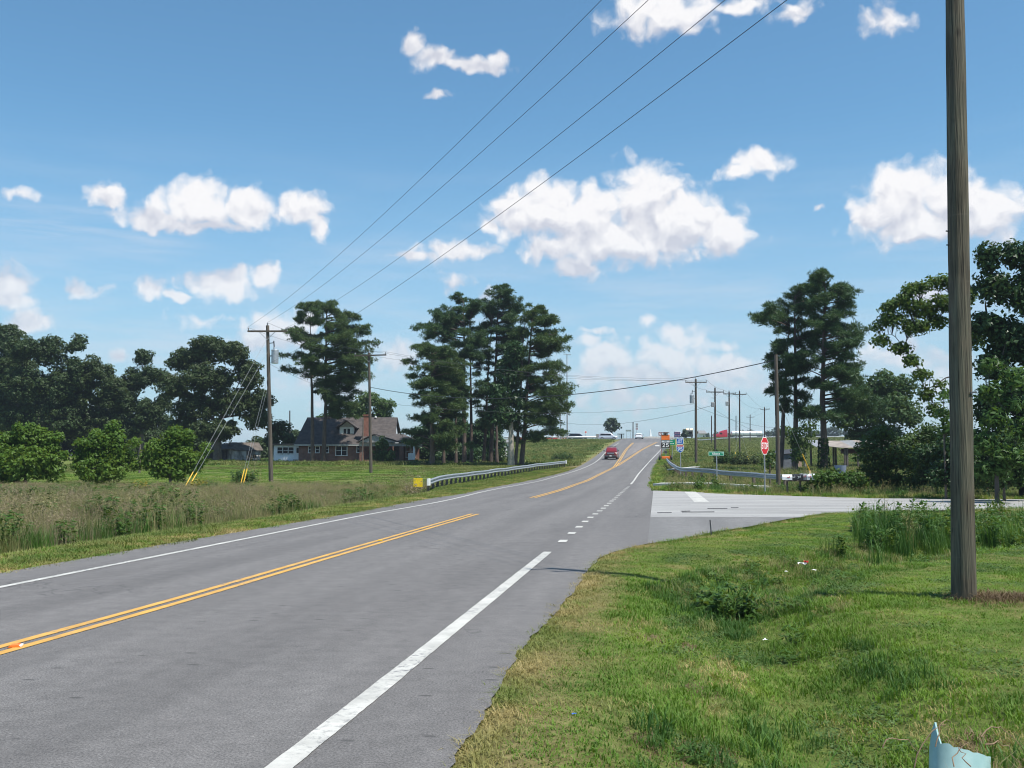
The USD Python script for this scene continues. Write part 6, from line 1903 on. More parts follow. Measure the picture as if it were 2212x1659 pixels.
# ------------------------------------------------------------------ small things on the ground
t = thing('road_reflector', 'orange and white raised reflector between the yellow lines in the foreground', 'road reflector', (*road_points([(33, 1400)])[0], .006), .25)
MB().prism(Polygon([(-.06, 0), (.06, 0), (.035, .02), (-.035, .02)]), .10, frame(np.array([0, .05, 0]), (1, 0, 0), (0, 0, 1))).part(t, 'body', SIGN_ORANGE)
MB().box([.05, 0, .011], (.02, .09, .014)).part(t, 'lens', SIGN_WHITE)
t = thing('road_reflector', 'small yellow reflector on the yellow line farther up the road', 'road reflector', (*road_points([(821, 1169)])[0], .006), .25)
MB().prism(Polygon([(-.06, 0), (.06, 0), (.035, .02), (-.035, .02)]), .10, frame(np.array([0, .05, 0]), (1, 0, 0), (0, 0, 1))).part(t, 'body', YELLOW_PLASTIC)

# broken teal pipe in the ditch at the lower right
pp = at(2068, 1640, 5.9)
gz = float(zt(pp[0], pp[1]))
t = thing('broken_pipe', 'broken pale teal plastic pipe end sticking out of the ditch at the lower right', 'pipe', (pp[0], pp[1], gz), 0)
TEAL = mat('pale_teal_plastic', (.24, .38, .37), .5, .10, 4.0, color2=(.34, .49, .475))
nt, nl = 40, 14
rngp = np.random.default_rng(5)
edge = .33 + .012 * np.sin(np.linspace(0, 2 * np.pi, nt, False) * 2 + 1) + .006 * rngp.normal(0, 1, nt)
th = np.linspace(0, 2 * np.pi, nt, False)
for k0, am in ((19, .03), (20, .09), (21, .12), (22, .05)):
    edge[k0] += am
edge[8:14] -= .06
R_ = .160
outer, innr = [], []
for i in range(nl):
    q = i / (nl - 1)
    for k in range(nt):
        z_ = -.25 + (edge[k] + .25) * q
        outer.append((R_ * math.cos(th[k]) * (1 + .05 * q), R_ * math.sin(th[k]), z_))
        innr.append(((R_ - .012) * math.cos(th[k]) * (1 + .05 * q), (R_ - .012) * math.sin(th[k]), z_))
v = np.array(outer + innr)
rx_ = math.radians(-22)
ry_ = math.radians(13)
Rx = np.array([[1, 0, 0], [0, math.cos(rx_), -math.sin(rx_)], [0, math.sin(rx_), math.cos(rx_)]])
Ry = np.array([[math.cos(ry_), 0, math.sin(ry_)], [0, 1, 0], [-math.sin(ry_), 0, math.cos(ry_)]])
v = v @ (Ry @ Rx).T
f = []
N = nt * nl
for i in range(nl - 1):
    for k in range(nt):
        k2 = (k + 1) % nt
        f.append([i * nt + k, i * nt + k2, (i + 1) * nt + k2, (i + 1) * nt + k])
        f.append([N + i * nt + k, N + (i + 1) * nt + k, N + (i + 1) * nt + k2, N + i * nt + k2])
for k in range(nt):
    k2 = (k + 1) % nt
    e = (nl - 1) * nt
    f.append([e + k, e + k2, N + e + k2, N + e + k])
part(t, 'wall', MB().add(v, np.array(f)).arrays(), TEAL, 35)
TWIG = mat('dry_twig', (.26, .17, .11), .85, .25, 8.0)


def twig(label, pts, r=.006):
    pts = np.asarray(pts, float)
    MB().tube(pts, np.linspace(r, r * .4, len(pts)), 6).top('twig', TWIG, label, 'twig', smooth=True)


def curve(a, b_, up, n=9, seed=0):
    a, b_ = np.asarray(a, float), np.asarray(b_, float)
    t_ = np.linspace(0, 1, n)[:, None]
    o = np.random.default_rng(seed).normal(0, .006, (n, 3))
    return a * (1 - t_) + b_ * t_ + np.array([0, 0, up]) * 4 * t_ * (1 - t_) + o


for i, (a_, b_, up, lab) in enumerate([
        ((2020, 1615), (2052, 1560), .06, 'brown twig leaning on the broken pipe, left side'),
        ((1975, 1660), (2060, 1575), .10, 'longer brown twig curving over the left of the broken pipe'),
        ((2060, 1655), (2100, 1610), .05, 'thin dark twig crossing the face of the broken pipe'),
        ((2090, 1655), (2062, 1612), .03, 'second thin twig crossing the broken pipe'),
        ((2130, 1612), (2200, 1650), .06, 'pale twig lying right of the broken pipe'),
        ((2120, 1590), (2212, 1625), .09, 'arching dry twig right of the broken pipe'),
        ((1905, 1610), (1995, 1640), .07, 'dry twig lying left of the broken pipe')]):
    A, B = at(*a_, 5.55), at(*b_, 5.6)
    twig(lab, curve(A, B, up, 9, i), .0036)
for i, (px, py, Y, m_, s_, lab) in enumerate([(1733, 1219, 16.6, SIGN_WHITE, .13, 'crumpled white and red wrapper in the ditch grass'), (1653, 1383, 9.4, SIGN_WHITE, .06, 'shiny scrap of foil in the grass of the near ditch'), (1698, 1235, 16.0, WHITE_P, .06, 'tiny white scrap left of the wrapper'), (1759, 1232, 16.2, WHITE_P, .07, 'small pale scrap right of the wrapper'), (1240, 1543, 6.6, SIGN_BLUE, .03, 'tiny blue scrap in the foreground grass')]):
    x = xat(px, Y, py)
    z = max(float(zt(x, Y)) + .05, at(px, py, Y)[2])
    t = thing('litter', lab, 'litter', (x, Y, z), i * .8)
    rr_ = np.random.default_rng(i)
    g_ = np.stack(np.meshgrid(np.linspace(-1, 1, 6), np.linspace(-.6, .6, 5), indexing='ij'), -1).reshape(-1, 2) * s_ / 2
    v = np.column_stack([g_, rr_.uniform(0, .28, 30) * s_])
    q = [[a * 5 + c_, a * 5 + c_ + 1, (a + 1) * 5 + c_ + 1, (a + 1) * 5 + c_] for a in range(5) for c_ in range(4)]
    MB().add(v, np.array(q)).part(t, 'sheet', m_)
    if i == 0:
        MB().add(v * [.5, .6, 1] + [s_ * .45, -.02, .03], np.array(q)).part(t, 'red_flap', SIGN_RED)
x = base_at(1534, 23.4)
x[2] += 0
MB().beam(x + [0, 0, -.05], x + [-.03, 0, .36], .05, .02).top('short_stake', DARK_METAL, 'short dark stake leaning at the edge of the apron', 'stake')
for i, (u, v_, w_) in enumerate([(1518, 1107.4, 1.35), (1556, 1099.5, .9), (1484, 1105.5, .4), (1590, 1098, .35), (1440, 1109, .6)]):
    p_ = road_points([(u, v_)])[0]
    MB().beam([p_[0] - w_ / 2, p_[1], .02], [p_[0] + w_ * .3, p_[1] + .12, .02], .035, .02).top('tyre_strip', DARK_METAL, ['longest black rubber strip on the pale side road', 'second black rubber strip, nearer the stop bar', 'short dark strip left on the pale side road', 'short dark strip right of the others on the side road', 'dark strip at the edge between asphalt and pale side road'][i], 'rubber strip')

# pale edging slab behind the far edge of the side road
cs = np.array([(xat(1418, 63.5), 63.5), (xat(1500, 62), 62), (xat(1580, 59.6), 59.6), (xat(1655, 56.5), 56.5)])
pl = LineString(cs).buffer(.55, cap_style='flat')
v, f = trimesh.creation.extrude_polygon(pl, .22, engine='earcut').vertices, trimesh.creation.extrude_polygon(pl, .22, engine='earcut').faces
v = np.array(v)
v[:, 2] += zt(v[:, 0], v[:, 1]) + .02
tag(part('/World', 'ditch_slab', (v, f), mat('pale_slab', (.50, .49, .46), .8, .15)), 'pale concrete ditch slab behind the grass before the guard rail', 'ditch slab', None, 'structure')
c = np.array([(xat(1450, 100), 100.0), (xat(1475, 98), 98.0), (xat(1500, 95), 95.0)])
pl = LineString(c).buffer(.5, cap_style='flat')
m_ = trimesh.creation.extrude_polygon(pl, .12, engine='earcut')
v = np.array(m_.vertices)
v[:, 2] += zt(v[:, 0], v[:, 1]) + .22
tag(part('/World', 'gravel_strip', (v, m_.faces), '/World/Looks/pale_slab'), 'thin pale gravel strip in the field behind the junction sign', 'gravel strip', None, 'structure')

# ------------------------------------------------------------------ grass and weeds
def blades(n, radius, h0, h1, w, lean, rng, droop=.35):
    """A tuft of n curved blades."""
    a, q = rng.uniform(0, 2 * np.pi, n), radius * np.sqrt(rng.random(n))
    o = np.column_stack([q * np.cos(a), q * np.sin(a), np.full(n, -.02)])
    h = rng.uniform(h0, h1, n)[:, None]
    az_ = rng.uniform(0, 2 * np.pi, n)
    d = np.column_stack([np.cos(az_), np.sin(az_), 0 * az_])
    s = np.column_stack([-np.sin(az_), np.cos(az_), 0 * az_]) * (w * rng.uniform(.6, 1.3, (n, 1)) / 2)
    L = lean * rng.uniform(.3, 1.3, (n, 1)) * h
    up = np.array([0, 0, 1.0])
    m1 = o + up * h * .55 + d * L * .30
    tip = o + up * h * (1 - droop * rng.random((n, 1)) * lean) + d * L
    v = np.stack([o - s, o + s, m1 - s * .8, m1 + s * .8, tip], 1).reshape(-1, 3)
    i = np.arange(n)[:, None] * 5
    return v, np.vstack([i + [0, 1, 3], i + [0, 3, 2], i + [2, 3, 4]])


def merge(*ms):
    mb = MB()
    for v, f in ms:
        mb.add(v, f)
    return mb.arrays()


def seed_heads(n, radius, h0, h1, size, rng):
    """Feathery seed heads of standing grass: a few slim flakes around each stem top."""
    a, q = rng.uniform(0, 2 * np.pi, n), radius * np.sqrt(rng.random(n))
    h = rng.uniform(h0, h1, n)
    base = np.column_stack([q * np.cos(a), q * np.sin(a), h * 0 - .02])
    top = base + np.column_stack([rng.normal(0, .06, n), rng.normal(0, .06, n), h])
    s = np.column_stack([np.cos(a), np.sin(a), 0 * a]) * .0022
    st = np.stack([base - s, base + s, top], 1).reshape(-1, 3)
    i = np.arange(n)[:, None] * 3
    k = 7
    c = np.repeat(top, k, 0) - np.column_stack([np.zeros(n * k), np.zeros(n * k), rng.uniform(0, size * 2.2, n * k)])
    d = unit(rng.normal(0, 1, (n * k, 3)) * [1, 1, .4] + [0, 0, .9])
    e = unit(np.cross(d, rng.normal(0, 1, (n * k, 3))))
    v = np.stack([c, c + d * size * .5 + e * size * .09, c + d * size, c + d * size * .5 - e * size * .09], 1).reshape(-1, 3)
    j = np.arange(n * k)[:, None] * 4
    return merge((st, i + [0, 1, 2]), (v, np.vstack([j + [0, 1, 2], j + [0, 2, 3]])))


def leafy_stems(n, radius, h0, h1, size, rng, per=14):
    """Upright weeds: leaves up a stem."""
    a, q = rng.uniform(0, 2 * np.pi, n), radius * np.sqrt(rng.random(n))
    h = rng.uniform(h0, h1, n)
    b_ = np.column_stack([q * np.cos(a), q * np.sin(a), 0 * a])
    u = rng.uniform(.1, 1, (n, per))
    c = b_[:, None, :] + np.stack([rng.normal(0, .03, (n, per)), rng.normal(0, .03, (n, per)), u * h[:, None]], -1)
    c = c.reshape(-1, 3)
    d = unit(rng.normal(0, 1, (len(c), 3)) * [1, 1, .3])
    return leaf_quads(c + d * size * .5, d * .2 + [0, 0, 1.0], size, rng, long=1.5, up=.5)


def scatter(name, label, cat, protos, pts, rng, scale=(.8, 1.2), pick=None, sink=.0, zs=1.0):
    """Tufts at the ground points (x, y): one PointInstancer. protos: [(mesh, material), ...]."""
    path = numbered('/World', name)
    pi = UsdGeom.PointInstancer.Define(stage, path)
    tag(pi.GetPrim(), label, cat, None, 'stuff')
    targets = []
    for k, (m, ma) in enumerate(protos):
        q = usdkit.mesh(stage, f'{path}/tuft' + (f'_{k:03d}' if k else ''), m, ma)
        targets.append(q.GetPath())
    pi.CreatePrototypesRel().SetTargets(targets)
    n = len(pts)
    z = zt(pts[:, 0], pts[:, 1]) - sink
    pi.CreatePositionsAttr(Vt.Vec3fArray.FromNumpy(np.column_stack([pts, z]).astype(np.float32)))
    idx = rng.integers(0, len(protos), n) if pick is None else pick
    pi.CreateProtoIndicesAttr(Vt.IntArray.FromNumpy(np.asarray(idx, np.int32)))
    a = rng.uniform(0, 2 * np.pi, n)
    pi.CreateOrientationsAttr(Vt.QuathArray([Gf.Quath(float(math.cos(x / 2)), 0, 0, float(math.sin(x / 2))) for x in a]))
    s = rng.uniform(*scale, n)
    pi.CreateScalesAttr(Vt.Vec3fArray.FromNumpy(np.column_stack([s, s, s * rng.uniform(.8, 1.2, n) * zs]).astype(np.float32)))
    return pi


def jittered(x0, x1, y0, y1, step, rng, keep):
    X, Y = np.meshgrid(np.arange(x0, x1, step), np.arange(y0, y1, step))
    p = np.column_stack([X.ravel(), Y.ravel()]) + rng.uniform(-.5, .5, (X.size, 2)) * step
    return p[keep(p[:, 0], p[:, 1])]


def off_road(x, y, m=0.0):
    """Distance outside the pavement is at least m."""
    p = shapely.points(x, y)
    d = shapely.distance(PAVED, p)
    return d >= m


def in_view(x, y, pad=2.5):
    return np.abs(x) < .53 * y + pad


G_LAWN = grass_mat('lawn_blades', [(0, (0.0753, 0.1495, 0.0188)), (0.35, (0.134, 0.2317, 0.0283)), (0.6, (0.226, 0.284, 0.0471)), (0.82, (0.3767, 0.3214, 0.1099)), (1, (0.5023, 0.3289, 0.1805))], .3)
G_DRY = grass_mat('dry_blades', [(0, (0.1495, 0.1868, 0.0419)), (0.35, (0.299, 0.2467, 0.0971)), (0.7, (0.4784, 0.3737, 0.1868)), (1, (0.598, 0.4784, 0.2691))], .2)
G_TALL = grass_mat('tall_green_blades', [(0, (0.0405, 0.1013, 0.0189)), (0.5, (0.0878, 0.1755, 0.0297)), (1, (0.189, 0.243, 0.054))], .3)
G_STRAW = grass_mat('straw_stems', [(0, (0.1905, 0.1962, 0.0726)), (0.4, (0.2994, 0.2617, 0.1271)), (0.75, (0.3902, 0.3084, 0.1905)), (1, (0.4901, 0.3739, 0.2541))], .2)
G_RED = grass_mat('reddish_seed_heads', [(0, (.19, .155, .095)), (.5, (.29, .23, .155)), (1, (.39, .325, .235))], .2)
G_WEED = leaf_mat('field_weeds', (0.054, 0.115, 0.019), (0.169, 0.230, 0.046), .3)
G_BLUE = grass_mat('clover_leaves', [(0, (.065, .12, .03)), (.6, (.12, .19, .05)), (1, (.18, .22, .08))], .25)
G_GOLD = leaf_mat('goldenrod', (.22, .19, .02), (.36, .25, .04), .2)

G_FIELD = grass_mat('olive_field_blades', [(0, (.095, .130, .030)), (.4, (.165, .180, .052)), (.7, (.235, .215, .090)), (1, (.30, .25, .13))], .25)

r1 = np.random.default_rng(401)
lawn_protos = [(blades(95, .20, .02, .058, .0085, 1.0, r1), G_LAWN), (blades(95, .20, .018, .05, .008, 1.2, r1), G_LAWN), (blades(75, .19, .035, .09, .009, .9, r1), G_LAWN),
               (blades(85, .20, .02, .055, .006, 1.3, r1), G_DRY), (leafy_stems(26, .19, .012, .035, .022, r1, 4), G_BLUE)]
p = jittered(-1.0, 17.5, 4.2, 35, .150, r1, lambda x, y: (x > XR(y) - .02) & off_road(x, y, .03) & in_view(x, y) & (y < 33 - .2 * np.maximum(0, 6 - x)))
near_edge = shapely.distance(PAVED, shapely.points(p)) if len(p) else 0
nn, n2 = fbm2(p[:, 0], p[:, 1], .8, 41), fbm2(p[:, 0], p[:, 1], 2.6, 42)
pick = np.where(nn > .58, 2, r1.integers(0, 2, len(p)))
pick = np.where((n2 + .35 * (nn - .5) > .565) & (r1.random(len(p)) < .75), 3, pick)
pick = np.where((near_edge < .20 + .75 * np.maximum(nn - .15, 0)) & (r1.random(len(p)) < .93), 3, pick)
pick = np.where((fbm2(p[:, 0], p[:, 1], 1.1, 47) > .56) & (near_edge > 1.2) & (r1.random(len(p)) < .4), 4, pick)
scatter('lawn_grass', 'mown grass of the lawn and verge on the right', 'grass', lawn_protos, p, r1, (.75, 1.25), pick)
# tufts that hang over the pavement's edge
e = np.concatenate([np.stack([XR(q) + rag(q, 21) + .05, q], 1) for q in (np.arange(4.2, 20.5, .022),)])
e = e + r1.normal(0, .05, e.shape) + np.column_stack([np.abs(r1.normal(0, .10, len(e))), np.zeros(len(e))])
scatter('edge_grass', 'dry straggling grass along the right pavement edge', 'grass', [(blades(26, .10, .04, .11, .006, 1.5, r1, .7), G_DRY), (blades(26, .10, .04, .10, .006, 1.4, r1, .7), G_DRY), (blades(22, .09, .03, .08, .007, 1.5, r1, .8), G_DRY)], e, r1, (.7, 1.3))
ap = LineString(side_near)
q_ = np.array([ap.interpolate(s).coords[0] for s in np.arange(0, min(ap.length, 22), .07)]) + r1.normal(0, .07, (len(np.arange(0, min(ap.length, 22), .07)), 2)) + [.05, -.08]
scatter('edge_grass', 'dry straggling grass along the edge of the apron', 'grass', [(blades(26, .12, .04, .12, .007, 1.2, r1, .6), G_DRY), (blades(26, .12, .05, .13, .008, 1.0, r1), G_LAWN)], q_, r1, (.7, 1.3))
# longer weeds in the ditch
r2 = np.random.default_rng(402)
p = jittered(.5, 18, 3.5, 30, .20, r2, lambda x, y: off_road(x, y, 1.0) & in_view(x, y) & (shapely.distance(DITCH, shapely.points(x, y)) < .95 + .5 * fbm2(x, y, .6, 44)) & (fbm2(x, y, .9, 45) > .42 + .16 * (y < 12)))
pk = np.where(fbm2(p[:, 0], p[:, 1], 1.5, 48) > .5, 1, 0)
pk = np.where((r2.random(len(p)) < .07), 2, pk)
pk = np.where((r2.random(len(p)) < .18) & (p[:, 1] > 12), 3, pk)
scatter('ditch_weeds', 'longer grass and leafy weeds along the ditch', 'weeds', [(blades(60, .17, .08, .24, .011, .8, r2), G_TALL), (merge(blades(40, .17, .07, .22, .010, .9, r2)), G_LAWN), (leafy_stems(9, .16, .06, .22, .05, r2, 12), G_WEED), (blades(60, .18, .08, .26, .007, .8, r2), G_STRAW)], p, r2, (.5, 1.0), pk)
p = jittered(6.5, 19, 17.5, 33, .32, r2, lambda x, y: off_road(x, y, .9) & in_view(x, y) & (y > 19.5 - .25 * (x - 8)) & (y < 19 + .55 * (x - 3.5) + 2 * fbm2(x, y, .6, 46)) & (shapely.distance(DITCH, shapely.points(x, y)) < 5.5) & (y > DITCH_Y(x) - .4) if False else off_road(x, y, 1.1) & in_view(x, y) & (y > np.interp(x, [4.9, 8.8, 13.5, 30], [16.9, 20.3, 22.9, 25.8]) - .2) & (fbm2(x, y, .55, 46) > .50 - .02 * (x - 8)) & (x > .345 * y) & (y < 28.5))
scatter('tall_weeds', 'tall grass and weeds between the ditch and the side road', 'weeds', [(blades(75, .26, .25, .80, .012, .45, r2), G_TALL), (merge(blades(40, .26, .2, .6, .010, .5, r2), seed_heads(9, .25, .4, .8, .06, r2)), G_STRAW), (leafy_stems(14, .25, .2, .65, .09, r2, 18), G_WEED), (blades(60, .26, .15, .5, .012, .6, r2), G_LAWN)], p, r2, (.6, 1.1), r2.choice(4, len(p), p=[.40, .16, .24, .20]))

# left verge and the weedy meadow
r3 = np.random.default_rng(403)
yv = np.arange(14.0, 118.0, .085)
vv = []
for w in np.arange(.05, 3.6, .24):
    k = yv[r3.random(len(yv)) < np.clip(.9 - .004 * yv, .35, 1)]
    vv.append(np.stack([XL(k) - w + r3.normal(0, .10, len(k)), k], 1))
vv = np.vstack(vv)
vv = vv[in_view(vv[:, 0], vv[:, 1], 3)]
dl = XL(vv[:, 1]) - vv[:, 0]
pk = np.where((dl < .7 + 1.8 * fbm2(vv[:, 0], vv[:, 1], .5, 51)) & (r3.random(len(vv)) < .75), 2, r3.integers(0, 2, len(vv)))
pk = np.where((fbm2(vv[:, 0], vv[:, 1], .7, 52) > .58) & (r3.random(len(vv)) < .6), 2, pk)
scatter('left_verge_grass', 'short grass verge along the left side of the road', 'grass', [(blades(60, .25, .04, .10, .013, .9, r3), G_LAWN), (blades(60, .25, .05, .14, .013, .9, r3), G_FIELD), (blades(60, .25, .03, .08, .011, 1.1, r3), G_DRY)], vv, r3, (.8, 1.3), pk)
mead = [(merge(blades(95, .36, .30, .80, .0075, .22, r3, .2), seed_heads(14, .36, .55, .90, .055, r3)), G_STRAW),
        (merge(blades(60, .36, .30, .75, .0070, .20, r3, .2), seed_heads(30, .36, .55, .95, .050, r3)), G_RED),
        (blades(90, .36, .25, .75, .013, .40, r3), G_TALL), (leafy_stems(14, .30, .3, .95, .085, r3, 26), G_WEED), (blades(80, .36, .20, .58, .011, .5, r3), G_FIELD)]
p = jittered(-62, 10, 15, 68, .34, r3, lambda x, y: (XL(y) - x > 2.9 + 1.0 * fbm2(x, y, .5, 53)) & in_view(x, y, 3) & (y < 59 + 6 * fbm2(x, y, .1, 54)) & (shapely.distance(ROAD, shapely.points(x, y)) < 60))
u1, u2 = fbm2(p[:, 0], p[:, 1], .16, 55), fbm2(p[:, 0], p[:, 1], .5, 56)
rr = r3.random(len(p))
near_road = np.clip((p[:, 1] - 30) / 35, 0, 1) * np.clip((p[:, 0] + 22) / 12, 0, 1)     # greener towards the guard rail
pr_ = np.stack([.30 + 1.3 * (u1 - .5) - .1 * near_road, .20 + .9 * (u1 - .5) - .12 * near_road, .12 + 1.0 * (u2 - .5) + .05 * near_road, (.03 + .3 * (.5 - u1)) * (u2 > .5) + .025, .26 + 1.0 * (.5 - u2) + .12 * near_road], 1)
pr_ = np.maximum(pr_, .01)
pr_ = np.cumsum(pr_ / pr_.sum(1, keepdims=True), 1)
pk = (rr[:, None] > pr_).sum(1).clip(0, 4)
scatter('meadow_grass', 'tall brownish and green meadow grass left of the road', 'grass', mead, p, r3, (.75, 1.25), pk, zs=np.interp(p[:, 1], [18, 30, 45, 56], [1.05, .95, .68, .45]))
p = jittered(-62, 8, 62, 128, .95, r3, lambda x, y: (XL(y) - x > 3.5) & in_view(x, y, 3))
pk = np.where(fbm2(p[:, 0], p[:, 1], .10, 57) + .003 * (p[:, 1] - 90) * 0 > .52, 1, 0)
pk = np.where((XL(p[:, 1]) - p[:, 0] < 14) & (r3.random(len(p)) < .5), 1, pk)
scatter('pasture_grass', 'mown green field in front of the house', 'grass', [(blades(150, .75, .03, .09, .030, 1.0, r3), G_LAWN), (blades(140, .75, .04, .14, .026, .9, r3), grass_mat('pasture_tan', [(0, (.09, .13, .03)), (.5, (.165, .165, .058)), (1, (.24, .20, .095))], .25))], p, r3, (.8, 1.3), pk)
p = jittered(-46, 30, 120, 258, 2.0, r3, lambda x, y: (XL(y) - x > 1.5) & in_view(x, y, 3) & off_road(x, y, 1.0))
scatter('slope_grass', 'rough grass on the embankment left of the road', 'grass', [(blades(130, 1.5, .10, .35, .07, .7, r3), G_FIELD), (blades(130, 1.5, .12, .42, .06, .6, r3), '/World/Looks/pasture_tan'), (leafy_stems(20, 1.3, .1, .4, .2, r3, 8), G_WEED)], p, r3, (.8, 1.3), r3.choice(3, len(p), p=[.42, .46, .12]))

# weedy field on the right
r4 = np.random.default_rng(404)
near_f = [(merge(blades(60, .42, .15, .55, .016, .5, r4)), G_TALL), (merge(blades(50, .42, .2, .6, .014, .5, r4), seed_heads(14, .4, .35, .7, .07, r4)), G_STRAW), (leafy_stems(18, .4, .15, .6, .11, r4, 16), G_WEED), (blades(70, .42, .10, .34, .016, .7, r4), G_FIELD)]
p = jittered(7, 46, 44, 84, .52, r4, lambda x, y: (x - XR(y) > .5) & off_road(x, y, .9) & in_view(x, y, 3))
scatter('roadside_weeds', 'weeds and grass between the side road and the signs', 'weeds', near_f, p, r4, (.5, 1.0), r4.choice(4, len(p), p=[.22, .26, .06, .46]))
p = jittered(10, 80, 82, 170, 1.15, r4, lambda x, y: (x - XR(y) > 1.2) & in_view(x, y, 3))
pk = np.where((fbm2(p[:, 0], p[:, 1], .08, 61) > .5) & (p[:, 1] < 125), 1, r4.choice([0, 0, 0, 0, 0, 0, 2, 1, 1], len(p)))
scatter('field_grass', 'rough green field behind the guard rail on the right', 'grass', [(blades(140, .9, .06, .24, .040, .8, r4), G_FIELD), (blades(140, .9, .08, .32, .036, .7, r4), '/World/Looks/pasture_tan'), (leafy_stems(12, .8, .1, .35, .12, r4, 12), G_WEED)], p, r4, (.8, 1.3), pk)
p = jittered(25, 190, 165, 420, 3.2, r4, lambda x, y: (x - XR(y) > 2.0) & in_view(x, y, 3))
scatter('bank_grass', 'rough grass on the long bank rising to the truck road', 'grass', [(blades(140, 2.4, .12, .5, .12, .6, r4), G_FIELD), (blades(140, 2.4, .12, .5, .11, .6, r4), '/World/Looks/pasture_tan')], p, r4, (.8, 1.3), r4.choice(2, len(p), p=[.62, .38]))
# verge strip under the right guard rail and by the mailboxes
p = jittered(6, 46, 42, 62, .34, r4, lambda x, y: off_road(x, y, .06) & (shapely.distance(PAVED, shapely.points(x, y)) < 1.3) & in_view(x, y, 3))
scatter('far_verge_grass', 'short grass along the far edge of the side road', 'grass', [(blades(50, .26, .05, .2, .014, .8, r4), G_LAWN), (blades(50, .26, .05, .18, .013, .9, r4), G_DRY)], p, r4, (.8, 1.3), r4.choice(2, len(p), p=[.7, .3]))
yv = np.arange(60, 210, .45)
p = np.vstack([np.stack([XR(yv) + w + r4.normal(0, .1, len(yv)), yv], 1) for w in (.15, .5, .9)])
scatter('right_verge_grass', 'grass fringe along the right edge of the climbing road', 'grass', [(blades(50, .4, .06, .22, .03, .8, r4), G_LAWN), (blades(50, .4, .06, .2, .03, .9, r4), G_DRY)], p, r4, (.8, 1.3), r4.choice(2, len(p), p=[.65, .35]))


# single plants that stand out
def plant(name, label, px, py, Y, mesh, m, cat='plant'):
    x = xat(px, Y, py)
    t = thing(name, label, cat, (x, Y, float(zt(x, Y)) - .01))
    part(t, 'leaves', mesh, m)
    return t


r5 = np.random.default_rng(405)
CORN = grass_mat('broad_green_blades', [(0, (.055, .130, .018)), (.5, (.09, .19, .025)), (1, (.16, .26, .04))], .35)
plant('broad_grass', 'bright broad-bladed grass tuft left of the broken pipe in the foreground', 1778, 1610, 6.15, blades(22, .09, .22, .52, .026, .75, r5, .3), CORN, 'grass tuft')
plant('broad_grass', 'narrow green grass tuft between the bright tuft and the broken pipe', 1900, 1620, 6.2, blades(34, .14, .16, .42, .014, .5, r5, .3), G_TALL, 'grass tuft')
plant('broad_grass', 'dark green grass tuft right of the broken pipe at the corner', 2195, 1610, 6.1, blades(60, .20, .14, .36, .012, .6, r5), G_TALL, 'grass tuft')
plant('ditch_plant', 'leafy bush of weeds in the dark bend of the ditch', 1570, 1270, 13.6, merge(leafy_stems(40, .42, .15, .55, .075, r5, 22), blades(60, .45, .2, .6, .014, .8, r5)), G_WEED)
plant('ditch_plant', 'bluish blades of coarse grass arching over the ditch bend', 1600, 1230, 14.2, blades(46, .35, .3, .75, .018, .9, r5), G_TALL)
for i, (px, py, Y, h, lab) in enumerate([(2065 - 130, 1165, 21.5, 1.15, 'tallest reed clump left of the big pole'), (1885, 1180, 20.5, .95, 'tall dark weed spike left of the reed clump'), (2010, 1165, 22.0, 1.05, 'reed clump directly left of the big pole'), (2150, 1160, 22.5, .9, 'reed clump right of the big pole'), (1800, 1190, 19.5, .5, 'bright leafy weed in the ditch midway to the pole')]):
    plant('reed_clump', lab, px, py, Y, merge(blades(60, .28, h * .5, h * 1.1, .012, .32, r5), leafy_stems(6, .2, h * .5, h, .08, r5, 16)), G_TALL if i != 4 else G_WEED, 'weeds')
plant('goldenrod', 'yellowish weed clump in the meadow, left one', 306, 1075, 50, leafy_stems(26, .45, .5, 1.0, .10, r5, 14), G_GOLD)
plant('goldenrod', 'yellowish weed clump in the meadow, right one', 430, 1062, 55, leafy_stems(26, .5, .5, 1.0, .10, r5, 14), G_GOLD)
plant('dry_bush', 'brown twiggy bush at the end of the left guard rail', 895, 1045, 57.5, merge(seed_heads(60, .8, .5, 1.7, .10, r5), leafy_stems(20, .7, .3, 1.3, .09, r5, 14)), G_RED, 'bush')
plant('dry_bush', 'brown twiggy bush standing left of the transformer pole', 537, 1040, 69, merge(seed_heads(60, .9, .6, 1.9, .11, r5), leafy_stems(16, .8, .2, 1.0, .10, r5, 14)), G_RED, 'bush')
plant('weed_clump', 'green leafy weed clump below the brown bush near the transformer pole', 525, 1045, 68, leafy_stems(50, .9, .3, 1.0, .12, r5, 18), THICKET, 'weeds')
plant('field_bush', 'dark bush at the foot of the third pole on the right', 1568, 1010, 112, leafy_stems(90, 1.6, .5, 1.9, .20, r5, 22), THICKET, 'bush')
plant('field_bush', 'low olive bush right of the third pole on the right', 1612, 1015, 108, leafy_stems(80, 1.5, .4, 1.6, .20, r5, 20), OAK_WARM, 'bush')
plant('field_bush', 'dark bush on the grassy slope right of the grove', 1215, 985, 150, leafy_stems(60, 1.6, .4, 1.3, .22, r5, 16), THICKET, 'bush')
plant('field_bush', 'yellow-green bush between stems of the grove', 1076, 985, 134, leafy_stems(90, 1.8, .6, 2.4, .22, r5, 18), MID_LEAF, 'bush')
# ivy on the foot of the tallest right pine
ivy = []
bq = base_at(1778, 85)
for k in range(700):
    a_, z_ = r5.uniform(0, 2 * np.pi), r5.uniform(0, 2.8) ** 1.0
    ivy.append((bq[0] + math.cos(a_) * (.52 - .05 * z_) + .02, bq[1] + math.sin(a_) * (.52 - .05 * z_), bq[2] + z_))
ivy = np.array(ivy)
t = thing('ivy', 'ivy wrapped round the foot of the tallest right pine', 'ivy', bq)
part(t, 'leaves', leaf_quads(ivy - bq, (ivy - bq) * [1, 1, 0], .2, r5), VINE)
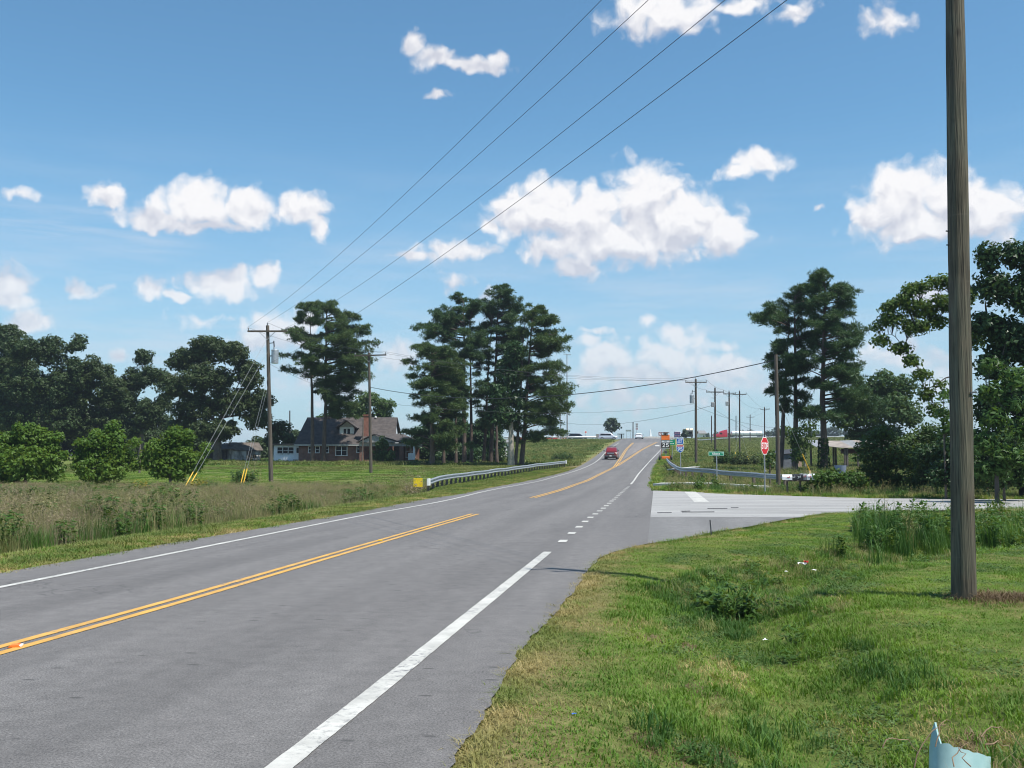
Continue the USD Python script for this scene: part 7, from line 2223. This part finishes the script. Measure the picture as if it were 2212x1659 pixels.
# heap of dry grass and soil at the foot of the big pole
hp = np.column_stack([bp[0] + .42 + r5.normal(0, .28, 120), bp[1] - .05 + r5.normal(0, .12, 120)])
scatter('dead_grass', 'brown dead grass heaped at the foot of the big pole', 'dead grass', [(blades(16, .10, .05, .17, .007, 1.3, r5, .8), grass_mat('dead_brown_blades', [(0, (.13, .09, .05)), (.5, (.24, .165, .095)), (1, (.33, .25, .155))], .15))], hp, r5, (.7, 1.3))
sp = [(1475, 1297, 10.5), (1400, 1302, 10.4), (1497, 1380, 8.6), (1515, 1500, 6.9), (1405, 1530, 6.55), (2085, 1490, 7.0), (2120, 1525, 6.8), (1950, 1650, 5.6), (2190, 1640, 5.6), (1700, 1655, 5.6), (1820, 1600, 6.0), (1680, 1500, 6.9), (1760, 1225, 15.5), (1850, 1215, 17.5), (2000, 1225, 16.8)]
hp = np.vstack([np.column_stack([xat(px, Y, py) + r5.normal(0, .11, 26), Y + r5.normal(0, .14, 26)]) for px, py, Y in sp])
scatter('dead_grass', 'scattered brown clumps of dead mown grass on the lawn', 'dead grass', [(blades(18, .09, .02, .07, .007, 1.8, r5, .9), '/World/Looks/dead_brown_blades')], hp, r5, (.7, 1.4))
# tangle of dry stalks in the corner ditch
hp = np.column_stack([r5.uniform(xat(1650, 5.6), xat(2260, 5.6), 170), r5.uniform(5.2, 6.1, 170)])
scatter('dry_stalks', 'tangle of dry reddish stalks around the broken pipe', 'dry stalks', [(blades(14, .15, .08, .30, .0045, 1.3, r5, .8), '/World/Looks/dead_brown_blades'), (blades(12, .15, .08, .28, .006, .9, r5, .5), G_STRAW)], hp, r5, (.7, 1.3))

# ------------------------------------------------------------------ thin summer haze
hg = Graph()
hv = hg.add('principled_volume', 'volume', color=(.80, .88, 1.0), density=.00022, anisotropy=.35)
HAZE = usdkit.material(stage, '/World/Looks/haze', hg.nodes, hg.links, volume=str(hv))
lo_z, hi_z = float(GZ.min()) - 1.0, 32.0
MB().box([0, 0, (lo_z + hi_z) / 2], (6600, 6600, hi_z - lo_z)).top('haze', HAZE, 'thin pale summer haze over the whole scene', 'haze', None, 'stuff')
